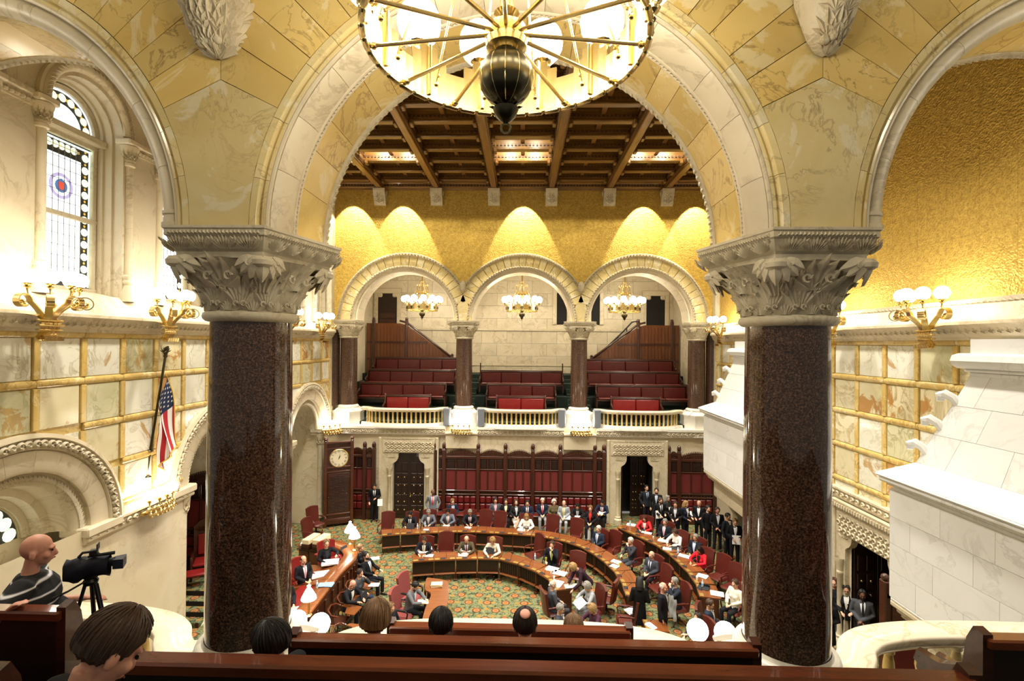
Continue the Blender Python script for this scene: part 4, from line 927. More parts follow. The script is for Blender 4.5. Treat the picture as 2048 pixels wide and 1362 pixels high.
for a, b, n, pd in ((-3.93, -3.55, 1, 1), (-3.55, -1.96, 1, 3), (-1.96, 1.84, 3, 3), (1.84, 3.43, 1, 3), (3.43, 3.85, 1, 1), (-8.0, -7.26, 1, 2), (-7.26, -6.83, 1, 1), (6.83, 7.29, 1, 1), (7.29, 8.9, 1, 3)): wainscot(f_far, ws, a, b, n, pads=pd, last=b in (3.85, -6.83, 8.9))
for x in (-2.74, 2.74):
    m = MB(); m.bx(x - .75, x + .75, YF - .12, YF + .1, 3.35, 4.0, .02); m.bx(x - .78, x + .78, YF - .18, YF + .1, 4.0, 4.12, .03); m.build('pier', MT['cream'], wlo, smooth=False)
mats_ = []
for a, b in ((-8.9, -3.5), (-2.0, 2.0), (3.5, 8.9)):
    run(f_far, a, b, [(-.02, 3.98), (.12, 3.98), (.14, 4.03), (.14, 4.2), (.22, 4.26), (.22, 4.36), (-.5, 4.36)], MT['white'], wlo, 'string_course'); frieze(f_far, a, b, 4.03, 4.2, .14, .2, MT['carved'], wlo, 'scroll', .06)
# red leather bench along the wall
b_ = thing('wall_bench', 'long red leather bench under the wall panels where a row of people sits', 'bench', (-.05, YF, 0))
m = MB(); m.bx(-3.9, 3.9, -.62, -.2, .38, .46, .03); m.build('seat', MT['benchred'], b_); m = MB(); m.bx(-3.85, 3.85, -.58, -.2, .02, .37); m.build('bench_front', MT['mahog'], b_)
# ================================================================ FAR GALLERY
gf = MB(); tiers = [(23.0, 24.35, 4.5), (24.35, 25.3, 4.95), (25.3, 26.3, 5.5), (26.3, 27.4, 6.1), (27.4, 29.6, 6.5)]
for a, b, z in tiers: gf.bx(-9, 9, a, b if b < 29 else 29.6, z - .6, z)
struct(gf.build('floor_far_gallery', MT['greencarpet'], smooth=False))
sp = MB()
for x in (-2.95, 2.95):
    for i in range(9): sp.bx(x - .55, x + .55, 23.75 + .45 * i, 27.6, 4.5 + .22 * i, 4.72 + .22 * i)
struct(sp.build('trim_6', MT['greencarpet'], smooth=False))
bw = MB(); YB = 29.2
bw = struct(empty('wall_gallery_back'))
rows_ = [(6.0 + .75 * i, 6.75 + .75 * i) for i in range(9)]
for j, (a, b) in enumerate(rows_):
    x = -9.0 + (.6 if j % 2 else 0)
    cuts = [-9.0] + [x + 1.5 * k for k in range(1, 12)] + [9.0]
    for u0, u1 in zip(cuts, cuts[1:]):
        if u1 - u0 < .1: continue
        g = .005; m = MB(); cham(lambda u, d, z: (u, YB - d, z), m, u0 + g, u1 - g, a + g, b - g, -.1, 0, .006); m.build('ashlar_stone', MT['cream'], bw, smooth=False)
m = MB(); m.bx(-9, 9, YB - .06, YB, 9.0, 9.14, .02); m.bx(-9, 9, YB - .03, YB, 6.9, 7.0, .01); m.build('string_course', MT['cream'], bw)
for s in (-1, 1):
    m = MB(); m.bx(s * 9.0, s * 9.1, 22.7, 29.5, 4, 13); struct(m.build('wall_gallery_end', MT['cream'], smooth=False))
m = MB(); m.bx(-9.2, 9.2, 22.75, 29.5, 12.9, 13.0); struct(m.build('ceiling_far_gallery', MT['cream'], smooth=False))
def gallery_door(name, px, w_, z0, z1, arched, lbl, shut):
    t_ = struct(empty(name), lbl); x = (px - 1046) / 975 * YB + .07; F = lambda u, d, z: (u, YB - d, z)
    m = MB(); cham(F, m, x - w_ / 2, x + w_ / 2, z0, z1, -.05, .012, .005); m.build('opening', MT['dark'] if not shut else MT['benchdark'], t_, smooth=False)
    if shut:
        for r in range(6): m = MB(); cham(F, m, x - w_ / 2 + .12, x + w_ / 2 - .12, z0 + .1 + r * .4, z0 + .42 + r * .4, .01, .03, .01); m.build('door_panel', MT['mahog'], t_, smooth=False)
    m = MB()
    for s in (-1, 1): cham(F, m, x + s * (w_ / 2 + .12) - .12, x + s * (w_ / 2 + .12) + .12, z0, z1 + .25, 0, .08, .02); 
    if arched:
        for s in (-1, 1): m.box((x + s * (w_ / 2 - .12), YB - .05, z1 - .1), (.3, .14, .26), .06)
    cham(F, m, x - w_ / 2 - .24, x + w_ / 2 + .24, z1, z1 + .3, 0, .1, .02); m.build('door_surround', MT['cream'], t_, smooth=False); return t_
gallery_door('door_4', 773, 1.15, 7.6, 11.2, True, 'shut panelled door at the head of the left gallery stair', True)
gallery_door('door_5', 1309, 1.1, 7.9, 11.15, True, 'dark doorway at the head of the right gallery stair', False)
gallery_door('door_6', 1123, .6, 9.4, 11.3, False, 'narrow dark doorway high in the gallery back wall', False)
gallery_door('door_7', 1190, .5, 9.4, 11.3, False, 'dark slit doorway behind the right gallery arch', False)
def stair_screen(s, label):
    """boarded oak side of a gallery stair with its sloping handrail"""
    t_ = thing('stair_screen', label, 'staircase', (0, 27.9, 0), 0, None, 'thing'); F = lambda u, z, d: (s * u, d, z)
    xs = [(8.9, 9.35), (7.0, 9.35), (6.6, 9.25), (3.95, 7.35), (3.95, 6.4), (8.9, 6.4)]
    m = MB(); m.prism(xs, F, -.1, .0); m.build('screen', MT['oak_v'], t_, smooth=False)
    n = 26
    for k in range(n):
        u0 = 3.97 + k * (4.9) / n; u1 = u0 + 4.9 / n - .03; top = lambda u: 9.3 if u > 6.6 else 7.3 + (u - 3.95) * (1.95 / 2.65)
        m = MB(); m.prism([(u0, 6.4), (u1, 6.4), (u1, top(u1) - .08), (u0, top(u0) - .08)], F, -.125, -.1); m.build('board', MT['oak_v'], t_, smooth=False)
    m = MB()
    for z in (7.25, 8.2):
        u0 = 3.97 if z < 7.3 else 5.4; m.bx(s * u0, s * 8.88, -.15, -.1, z, z + .12)
    for u in (3.97, 6.6, 8.5): z1 = 7.5 if u < 4 else 9.55; m.bx(s * (u - .08), s * (u + .08), -.2, 0, 6.4, z1, .02); m.ball((s * u, -.1, z1 + .05), .09, 8, 6)
    m.build('posts_and_rails', MT['mahog'], t_, smooth=False)
    m = MB(); m.tube([F(3.5, 7.15, -.1), F(3.95, 7.4, -.1), F(6.6, 9.4, -.1), F(7.0, 9.5, -.1)], .06, 8); m.build('handrail', MT['mahog'], t_); return t_
stair_screen(-1, 'boarded oak stair enclosure with sloping handrail at the left of the far gallery')
stair_screen(1, 'boarded oak stair enclosure with sloping handrail at the right of the far gallery')
t_ = thing('iron_handrail', 'dark iron stair railing rising beside the right-hand boarded stair', 'railing', (0, 28.5, 0), 0, None, 'thing')
m = MB(); P = [(3.95, 0, 7.1), (5.9, 0, 9.0), (6.4, 0, 9.55), (6.65, 0, 9.6), (6.75, 0, 9.3), (6.75, 0, 8.9)]; m.tube(P, .045, 8); m.tube([(3.95, 0, 6.7), (5.9, 0, 8.6), (6.4, 0, 9.1)], .03, 6); m.build('handrail', MT['iron'], t_)
for k in range(5): m = MB(); x = 4.1 + k * .5; z = 7.1 + (x - 3.95) * .974; m.tube([(x, 0, z - .9), (x, 0, z)], .035, 6); m.build('post', MT['iron'], t_)
# ---------------------------------------------------------------- pews
def pew(label, x0, x1, yb, ztop, face, group, dz=1.14, tall=False, mt_top='mahog', seat=True, red='benchred'):
    """a bench; face=-1 looks towards -y (its back is at yb, the sitters on the -y side)"""
    t_ = thing('pew', label, 'bench', ((x0 + x1) / 2, yb, ztop - dz), 0, group); L = x1 - x0; f = face
    m = MB(); m.bx(-L / 2, L / 2, -.06, .05, dz - .07, dz, .012); m.bx(-L / 2 + .03, L / 2 - .03, f * .02, f * .09, dz - .10, dz - .06, .01); m.build('top_rail', MT[mt_top], t_)
    m = MB(); m.bx(-L / 2 + .02, L / 2 - .02, -.025, .025, .1, dz - .055); m.build('back', MT['benchdark'], t_, smooth=False)
    n = max(1, round(L / 1.25))
    for k in range(n):
        a = -L / 2 + .06 + k * (L - .12) / n; m = MB(); m.bx(a + .004, a + (L - .12) / n - .004, f * .02, f * .09, .48, dz - .12, .035); m.build('back_cushion', MT[red], t_)
        m = MB(); m.bx(a + .004, a + (L - .12) / n - .004, f * .05, f * .52, .40, .50, .04); m.build('seat_cushion', MT[red], t_)
    m = MB(); m.bx(-L / 2 + .02, L / 2 - .02, f * .0, f * .5, .34, .41); m.build('seat_board', MT['mahog'], t_)
    for s in (-1, 1):
        m = MB(); x = s * (L / 2 - .01)
        prof = [(0, 0), (.0, dz + (.35 if tall else .02)), (.07, dz + (.38 if tall else .04)), (.12, dz - .06), (.16, .80), (.24, .70), (.46, .68), (.53, .64), (.54, .56), (.50, .50), (.51, 0)]
        m.prism(prof, lambda a, b, d: (x + s * d, f * (a - .03), b), -.03, .035); m.tube([(x, f * .12, .80), (x, f * .3, .70), (x, f * .50, .67), (x, f * .52, .60)], .04, 6); m.build('bench_end', MT['mahog'], t_, ang=25)
    return t_
G1 = None
pew('short red front pew in the left bay of the far gallery', -6.7, -4.45, 24.0, 5.68, -1, G1, red='red'); pew('short red front pew in the middle bay of the far gallery', -1.2, 1.2, 24.0, 5.68, -1, G1, red='red'); pew('short red front pew in the right bay of the far gallery', 4.4, 6.8, 24.0, 5.68, -1, G1, red='red')
for r, (y, z) in enumerate(((25.0, 6.2), (26.1, 6.82), (27.2, 7.44))):
    o_ = ('second', 'third', 'rearmost')[r]
    pew('long dark red %s-row pew in the left bay of the far gallery' % o_, -8.3 + .05 * r, -3.85 + .35 * r, y, z, -1, G1); pew('long dark red %s-row pew in the right bay of the far gallery' % o_, 3.8 - .35 * r, 8.4, y, z, -1, G1)
    if r < 2: pew('dark red %s-row pew in the middle bay of the far gallery' % (o_ if r == 0 else 'tall-posted third'), -1.75 - .45 * r, 1.75 + .45 * r, y, z, -1, G1, tall=r == 1)
# ---------------------------------------------------------------- balustrades
BAL = MB(); BAL.lathe([(.055, 0), (.055, .03), (.04, .05), (.045, .2), (.04, .42), (.052, .44), (.052, .47), (.035, .48)], 10); BALM = BAL.mesh('baluster', MT['siena'])
BALV = MB(); BALV.lathe([(.07, 0), (.07, .05), (.045, .08), (.06, .2), (.055, .3), (.04, .44), (.06, .47), (.06, .52), (.075, .54), (.075, .58)], 14); BALVM = BALV.mesh('baluster', MT['siena'])
def smooth_path(P, k=8):
    out = []
    for i in range(len(P) - 1):
        a, b, c, d = V(P[max(0, i - 1)]), V(P[i]), V(P[i + 1]), V(P[min(len(P) - 1, i + 2)])
        for j in range(k): t = j / k; out.append(.5 * (2 * b + (c - a) * t + (2 * a - 5 * b + 4 * c - d) * t * t + (3 * b - a - 3 * c + d) * t ** 3))
    return out + [V(P[-1])]
def sweep_rail(mb, path, prof):
    rows = []; n = len(path)
    for i, p in enumerate(path):
        t = (path[min(i + 1, n - 1)] - path[max(i - 1, 0)]).normalized(); nn = V((t.y, -t.x, 0)); rows.append([p + nn * a + V((0, 0, b)) for a, b in prof])
    k = len(prof); mb.add([p for r in rows for p in r], [(i * k + j, i * k + (j + 1) % k, (i + 1) * k + (j + 1) % k, (i + 1) * k + j) for i in range(n - 1) for j in range(k)] + [tuple(range(k)), tuple((n - 1) * k + j for j in range(k))])
def balustrade(label, cx, cy, s, hw, bulge, ztop, big, nb, cut=None):
    t_ = thing('balustrade', label, 'balustrade', (cx, cy, 4.30), 0, None, 'thing'); H_ = ztop - 4.30
    q = bulge; P = [(-hw, 0, 0), (-hw + .2, .03 * q * s, 0), (-hw + .37, .26 * q * s, 0), (-hw + .52, .55 * q * s, 0), (-hw + .85, .82 * q * s, 0), (-hw * .3, q * 1.0 * s, 0)]
    P = P + [(-x, y, z) for x, y, z in P[::-1]]; path = smooth_path(P); w_ = .155 if big else .13
    m = MB(); sweep_rail(m, path, [(-w_, H_ - .11), (-w_ - .02, H_ - .07), (-w_ - .02, H_ - .02), (-w_, H_), (w_, H_), (w_ + .02, H_ - .02), (w_ + .02, H_ - .07), (w_, H_ - .11), (w_ * .7, H_ - .16), (-w_ * .7, H_ - .16)]); m.build('top_rail', MT['rail'], t_, ang=50)
    m = MB(); sweep_rail(m, path, [(-w_, 0), (-w_, .12), (-w_ * .6, .2), (w_ * .6, .2), (w_, .12), (w_, 0)]); m.build('base_rail', MT['white'], t_, ang=50)
    L = [0]
    for a, b in zip(path, path[1:]): L.append(L[-1] + (b - a).length)
    for k in range(nb):
        d = L[-1] * (.04 + .92 * (k + .5) / nb); i = max(j for j in range(len(L)) if L[j] <= d); p = path[i].lerp(path[min(i + 1, len(path) - 1)], (d - L[i]) / max(1e-6, L[min(i + 1, len(L) - 1)] - L[i]))
        hb = H_ - .16 - .2; inst('baluster', BALVM if big else BALM, t_, (p.x, p.y, .2), 0, (1, 1, hb / (.58 if big else .48)))
    return t_
for cx, nm in ((-5.5, 'left'), (0, 'middle'), (5.5, 'right')):
    balustrade('curved pale marble balustrade closing the %s bay of the far gallery' % nm, cx, YF + .35, -1, 2.05, .55, 5.2, False, 19)
for cx, nm in ((-5.55, 'behind the cameraman'), (-.03, 'beyond the seated onlookers, between the near columns'), (5.45, 'below the near white fireplace hood')):
    balustrade('cream marble rail curving out %s' % nm, cx, 5.0, 1, 2.25, .52 if abs(cx) < 1 else .68, 5.05, True, 11)
for px, nm in ((894, 'left of the left slim column'), (963, 'right of the left slim column'), (1125, 'left of the right slim column'), (1196, 'right of the right slim column')):
    x = (px - 1046) / 975 * 22.5 + .07; t_ = thing('loudspeaker', 'grey loudspeaker on the far gallery rail, %s' % nm, 'speaker', (x, 22.55, 4.38), .25 if px in (963, 1196) else -.25)
    m = MB(); m.bx(-.17, .17, -.02, .2, .02, .85, .03); m.build('cabinet', MT['grey'], t_); m = MB(); m.bx(-.15, .15, -.035, -.02, .05, .82, .01); m.build('grille', MT['speaker'], t_); m = MB(); m.bx(-.05, .05, .18, .3, .0, .5, .01); m.build('bracket', MT['iron'], t_)
# ================================================================ LAMPS
def ribbon(mb, pts, nrm, wd, th):
    """flat metal strap of width wd (along nrm) and thickness th following pts"""
    pts = [V(p) for p in pts]; nrm = V(nrm).normalized(); vs = []; n = len(pts)
    for i, p in enumerate(pts):
        t = (pts[min(i + 1, n - 1)] - pts[max(0, i - 1)]).normalized(); b = t.cross(nrm)
        vs += [p + nrm * wd / 2 + b * th / 2, p - nrm * wd / 2 + b * th / 2, p - nrm * wd / 2 - b * th / 2, p + nrm * wd / 2 - b * th / 2]
    mb.add(vs, [(i * 4 + j, i * 4 + (j + 1) % 4, i * 4 + 4 + (j + 1) % 4, i * 4 + 4 + j) for i in range(n - 1) for j in range(4)] + [(0, 1, 2, 3), tuple((n - 1) * 4 + j for j in range(4))])
GB = MB(); GB.ball((0, 0, 0), 1, 16, 10); GLOBEM = GB.mesh('globe', MT['globe'])
CU = MB(); CU.lathe([(.015, -.11), (.02, -.07), (.05, -.05), (.055, -.03), (.03, -.02), (.06, 0), (.075, .02), (.05, .03)], 12, caps=True); CUPM = CU.mesh('lamp_cup', MT['gilt'])
def make_sconce_a():
    """big gilt bracket of curling straps clamped over the cornice, globes above"""
    t_ = empty('wall_sconce')
    m = MB()
    for k in range(5):
        x = (k - 2) * .075
        ribbon(m, [(x, .02, .20), (x, -.22, .16), (x, -.30, .05), (x, -.28, -.10), (x, -.20, -.20), (x, -.26, -.28), (x, -.36, -.27), (x, -.38, -.2), (x, -.33, -.18)], (1, 0, 0), .06, .016)
    m.build('strap_foot', MT['gilt'], t_)
    m = MB(); m.box((0, -.27, .09), (.46, .10, .035), .01); m.box((0, -.29, .0), (.46, .10, .035), .01); m.box((0, -.27, -.08), (.44, .10, .03), .01); m.build('clamp', MT['gilt'], t_)
    for k in range(5):
        a = R(-90 + (k - 2) * 42); e = V((cos(a), sin(a), 0)); c = V((0, -.24, .1)); nn = V((-e.y, e.x, 0)); P = []
        for i in range(22):
            if i < 8: q = i / 7; P.append(c + e * (.10 + .10 * q + .16 * q * q) + V((0, 0, .30 * q)))
            else: q = (i - 8) / 13 * 5.6; r = .15 * (1 - .45 * (i - 8) / 13); P.append(c + e * (.36 + .15 + -r * cos(q)) + V((0, 0, .30 + r * sin(q) * 1.0)))
        m = MB(); ribbon(m, P, nn, .105, .018); ctr = c + e * .51 + V((0, 0, .28)); m.ball(ctr, .055, 8, 6); palmette(m, lambda u, d, z: tuple(ctr + e * z + nn * u + V((0, 0, d))), 0, 0, .02, .12, .1, .03, 5); m.tube([c + e * .40 + V((0, 0, .40)), c + e * .42 + V((0, 0, .52))], .014, 6)
        m.build('scroll_arm', MT['gilt'], t_)
        g = c + e * .42 + V((0, 0, .60)); inst('lamp_cup', CUPM, t_, g); inst('globe', GLOBEM, t_, g + V((0, 0, .14)), 0, (.135, .135, .135))
    m = MB(); m.tube([(0, -.3, .1), (0, -.32, .5), (0, -.32, .6)], [.05, .035, .02], 8); m.lathe([(.04, .2), (.07, .26), (.04, .32), (.05, .38), (.02, .46)], 10, (0, -.31, .1)); m.build('centre_stem', MT['gilt'], t_)
    return t_
def make_sconce_b(ng=4):
    """cluster of gilt leaf scrolls under a row of globes"""
    t_ = empty('wall_sconce'); m = MB()
    for k in range(7):
        for j in range(2):
            x = (k - 3) * .125 + .06 * j; y = -.17 - .06 * (1 - ((k - 3) / 3) ** 2); z = .02 - .13 * j
            scroll(m, lambda u, d, zz: (u, y - d, zz), x, z, 0, .075, .055, 1 if (k + j) % 2 else -1); m.ball((x, y - .03, z), .03, 6, 5)
            palmette(m, lambda u, d, zz: (u, y - d, zz), x, z - .03, .02, .1, .13, .04, 5)
    m.box((0, -.08, -.03), (.95, .12, .1), .02); m.build('leaf_cluster', MT['gilt'], t_)
    for k in range(ng):
        x = (k - (ng - 1) / 2) * (.25 if ng > 2 else .31); y = -.2 - .05 * (1 if k in (1, 2) else 0); m = MB(); m.tube([(x * .8, -.14, .0), (x, y, .1), (x, y, .22)], .014, 6); m.build('arm', MT['gilt'], t_)
        inst('lamp_cup', CUPM, t_, (x, y, .27)); inst('globe', GLOBEM, t_, (x, y, .395), 0, (.125, .125, .125))
    return t_
SA, SB, SB2 = make_sconce_a(), make_sconce_b(), make_sconce_b(2)
used = set()
def put_sconce(proto, loc, rz, label):
    o = proto if proto.name not in used else dup(proto); used.add(proto.name); o.location = loc; o.rotation_euler = (0, 0, rz); tag(o, label, 'lamp', None, 'thing')
SY = [8.58 + 2.977 * k for k in range(5)]
for y, nm in zip(SY, ('above the cameraman', 'between two stained windows, above the flag', 'just behind the left granite column, nearer one', 'just behind the left granite column, farther one', 'right of the left granite column')): put_sconce(SA, (-8.72, y, 8.5), pi / 2, 'gilt scroll lamp under the windows, %s' % nm)
for y, nm in ((10.35, 'beside the near fireplace hood'), (13.5, 'behind the right granite column'), (21.0, 'next to the far fireplace and end wall')): put_sconce(SA, (8.72, y, 8.5), -pi / 2, 'gilt scroll lamp below the gold side wall, %s' % nm)
for x, nm in ((-2.74, 'left'), (2.74, 'right')): put_sconce(SB, (x, YF - .14, 4.22), 0, 'gilt leafy lamp cluster at the foot of the %s slim far column' % nm)
put_sconce(SB, (-8.9, 11.7, 4.2), pi / 2, 'gilt leafy lamp cluster on the left wall below the flag'); put_sconce(SB, (8.9, 11.0, 4.2), -pi / 2, 'gilt leafy lamp cluster beside the right-hand door lintel')
for x, nm in ((-2.53, 'left'), (2.36, 'right')): put_sconce(SB2, (x, 5.70, 4.42), pi, 'globe lamp cluster on the chamber side of the near %s column base' % nm)
put_sconce(SB, (-8.75, 22.2, 4.2), pi / 4, 'globe lamp in the corner above the tall clock')
# ---------------------------------------------------------------- chandeliers
def make_chandelier(top):
    t_ = empty('chandelier'); RR = .80
    m = MB(); n = 72
    def ht(k): q = (k % 6); return .36 if q in (2, 3) else (.30 if q in (1, 4) else .22)
    for k in range(n):
        a0, a1 = 2 * pi * k / n, 2 * pi * (k + 1) / n; h = ht(k)
        m.add([(r * cos(a), r * sin(a), z) for r in (RR, RR - .012) for a in (a0, a1) for z in (0, h)], [(0, 2, 3, 1), (4, 5, 7, 6), (1, 3, 7, 5), (0, 4, 6, 2), (0, 1, 5, 4), (2, 6, 7, 3)])
    m.build('crown_band', MT['brass'], t_, smooth=False)
    m = MB()
    for k in range(40): a = 2 * pi * (k + .5) / 40; m.box((RR * cos(a), RR * sin(a), -.005), (.035, .118, .035), .012, a)
    m.build('band_rim', MT['brass'], t_)
    m = MB()
    for k in range(12):
        a = 2 * pi * k / 12
        for z in (.14,): 
            for q in range(4): b = pi / 2 * q; m.ball(((RR + .022) * cos(a + .05 * cos(b)), (RR + .022) * sin(a + .05 * cos(b)), z + .05 * sin(b)), .026, 6, 4)
    m.build('quatrefoil_ornament', MT['bronze'], t_)
    for k in range(12):
        a = R(15 + 30 * k); e = V((cos(a), sin(a), 0)); b = R(30 * k); d = V((cos(b), sin(b), 0))
        m = MB(); m.tube([d * .09 + V((0, 0, .08)), d * (RR - .01) + V((0, 0, .02))], .012, 8); m.ball(d * (RR - .03) + V((0, 0, .02)), .022, 6, 5); m.build('spoke', MT['brass'], t_)
        m = MB(); m.tube([e * (RR - .02) + V((0, 0, .02)), e * (RR - .02) + V((0, 0, .36)), e * .92 + V((0, 0, .38))], .014, 6)
        for q in range(5): c = 2 * pi * q / 5; m.ball(e * .92 + V((.04 * cos(c), .04 * sin(c), .40)), .022, 6, 4)
        m.build('lamp_arm', MT['brass'], t_)
        inst('lamp_cup', CUPM, t_, e * .92 + V((0, 0, .42))); inst('globe', GLOBEM, t_, e * .92 + V((0, 0, .58)), 0, (.155, .155, .165))
        m = MB(); m.tube([e * (RR - .10) + V((0, 0, .08)), e * .12 + V((0, 0, 1.55))], .008, 6); m.ball(e * (RR - .10) + V((0, 0, .06)), .018, 6, 5); m.ball(e * (RR - .12) + V((0, 0, .11)), .013, 6, 4); m.build('suspension_rod', MT['brass'], t_)
    m = MB(); m.lathe([(.05, -.03), (.09, -.02), (.118, .0), (.122, .04), (.10, .06), (.105, .08), (.11, .12), (.06, .16), (.05, .17)], 24); m.build('hub', MT['gilt'], t_)
    m = MB()
    for i in range(12): pass
    m.lathe([(.158 * cos(q), -.17 + .158 * sin(q)) for q in (k * pi / 16 - pi / 2 for k in range(17))], 32); m.build('hanging_ball', MT['bronze'], t_)
    m = MB()
    for k in range(12): a = 2 * pi * k / 12; m.tube([(.159 * cos(b) * cos(a), .159 * cos(b) * sin(a), -.17 + .159 * sin(b)) for b in (1.3, .9, .45, 0, -.45, -.9, -1.3)], .003, 4, False)
    m.build('ball_seam', MT['brass'], t_)
    m = MB(); m.lathe([(.03, -.30), (.05, -.32), (.075, -.35), (.06, -.39), (.03, -.42), (.012, -.43)], 14); 
    for k in range(8): a = 2 * pi * k / 8; palmette(m, lambda u, d, z: ((.05 + z) * cos(a + u / .07), (.05 + z) * sin(a + u / .07), -.345 + d), 0, 0, 0, .04, .05, .015, 3)
    m.tube([(.028 * cos(a), 0, -.46 + .028 * sin(a)) for a in (k * pi / 5 for k in range(11))], .007, 5, False); m.build('finial', MT['bronze'], t_)
    m = MB(); n = 20; vs = []
    for z in (.16, top): vs += [((.032 if k % 2 else .04) * cos(2 * pi * k / n), (.032 if k % 2 else .04) * sin(2 * pi * k / n), z) for k in range(n)]
    m.add(vs, [(k, (k + 1) % n, n + (k + 1) % n, n + k) for k in range(n)])
    for z in (.2, .85, 1.5): m.lathe([(.04, z - .03), (.075, z), (.04, z + .03)], 14)
    m.build('fluted_stem', MT['gilt'], t_)
    m = MB(); m.lathe([(.26, .86), (.3, .88), (.3, .98), (.26, 1.0), (.2, .95)], 20)
    for k in range(8): a = 2 * pi * k / 8; m.tube([(.28 * cos(a), .28 * sin(a), .98), (.28 * cos(a), .28 * sin(a), 1.3)], .012, 5); m.ball((.28 * cos(a), .28 * sin(a), 1.32), .035, 7, 5)
    m.build('upper_crown', MT['gilt'], t_); return t_
ch = make_chandelier(4.4); ch.location = (-.04, 2.8, 9.95); tag(ch, 'large brass chandelier with round frosted globes hanging close overhead', 'chandelier', None, 'thing')
for x, nm in ((-5.2, 'left'), (.0, 'middle'), (5.3, 'right')): dup(ch, None, (x, 25.3, 9.93), 0, 'globe chandelier hanging in the %s arch of the far gallery' % nm)
for x, nm in ((-6.9, 'left'), (6.9, 'right')): dup(ch, None, (x, 2.3, 10.4), 0, 'globe chandelier over the %s end of the near gallery' % nm)
# ================================================================ CHAMBER FURNITURE
# ---- long case clock cabinet
ck = thing('tall_case_clock', 'tall carved wooden cabinet clock standing in the corner, round pale dial', 'clock', (-8.15, 21.75, 0), R(24), None, 'thing')
m = MB(); m.bx(-.55, .55, -.05, .4, .3, 3.7, .01); m.bx(-.6, .6, -.1, .42, .12, .32, .02); m.build('case', MT['mahog_v'], ck)
m = MB()
for x in (-.56, .56): m.bx(x - .07, x + .07, -.12, .02, .0, 3.78, .015); m.lathe([(.05, 0), (.08, .04), (.06, .07), (.09, .13), (.06, .2), (.01, .23)], 10, (x, -.05, 3.78))
for z in (.3, .52, 2.42, 2.62, 3.45, 3.72): m.bx(-.5, .5, -.10, .0, z, z + .07, .01)
m.build('frame', MT['deskdark'], ck)
g = MB()
for k in range(10): palmette(g, lambda u, d, z: (u, -.07 - d, z), (k - 4.5) * .1, 3.56, 0, .1, .13, .03, 3); palmette(g, lambda u, d, z: (u, -.07 - d, z), (k - 4.5) * .1, 2.5, 0, .1, .1, .03, 3)
g.build('carving', MT['ceil_carve'], ck)['kind'] = 'stuff'
m = MB(); m.lathe([(.41, 0), (.42, .03), (.385, .05), (.37, .02)], 40, (0, 0, 0)); o = m.build('dial_rim', MT['gilt'], ck); o.rotation_euler = (R(90), 0, 0); o.location = (0, -.06, 3.05)
m = MB(); m.lathe([(.0, .02), (.38, .02)], 40); o = m.build('dial', MT['clockface'], ck); o.rotation_euler = (R(90), 0, 0); o.location = (0, -.06, 3.05)
def numeral(mb, s_, cx, cz, a, h):
    strokes = []; x = 0
    for ch_ in s_:
        if ch_ == 'I': strokes.append(((x + .012, 0), (x + .012, 1))); x += .026
        elif ch_ == 'V': strokes += [((x + .0, 1), (x + .024, 0)), ((x + .048, 1), (x + .024, 0))]; x += .056
        else: strokes += [((x, 0), (x + .045, 1)), ((x + .045, 0), (x, 1))]; x += .053
    ca, sa = cos(a), sin(a)
    for (x0, q0), (x1, q1) in strokes:
        p = []
        for xx, q in ((x0 - .004, q0), (x0 + .004, q0), (x1 + .004, q1), (x1 - .004, q1)):
            u = xx - x / 2; v = (q - .5) * h; p.append((cx + u * ca - v * sa, -.088, cz + u * sa + v * ca))
        mb.add(p, [(0, 1, 2, 3)])
m = MB()
for k, s_ in enumerate('XII I II III IIII V VI VII VIII IX X XI'.split()): a = pi / 2 - k * pi / 6; numeral(m, s_, .30 * cos(a), 3.05 + .30 * sin(a), a - pi / 2, .085)
m.build('numerals', MT['plastic'], ck, smooth=False)
m = MB()
for a, L, w_ in ((pi / 2 - R(31), .19, .016), (pi / 2 - R(12), .29, .011)): m.add([(w_ * cos(a + pi / 2), -.094, 3.05 + w_ * sin(a + pi / 2)), (L * cos(a), -.094, 3.05 + L * sin(a)), (w_ * cos(a - pi / 2), -.094, 3.05 + w_ * sin(a - pi / 2)), (-.06 * cos(a), -.094, 3.05 - .06 * sin(a))], [(0, 1, 2, 3)])
m.build('hands', MT['plastic'], ck, smooth=False)
m = MB(); m.bx(-.46, .46, -.09, -.05, .56, 2.38, .01); lat = m.build('door', MT['mahog'], ck); m = MB()
for i in range(12):
    for j in range(24): m.box((-.33 + i * .06, -.095, .70 + j * .067), (.042, .02, .034), .006, 0)
m.build('lattice', MT['benchdark'], lat)['kind'] = 'stuff'; m = MB(); m.ball((-.42, -.1, 1.35), .02, 6, 5); m.build('knob', MT['gilt'], lat)
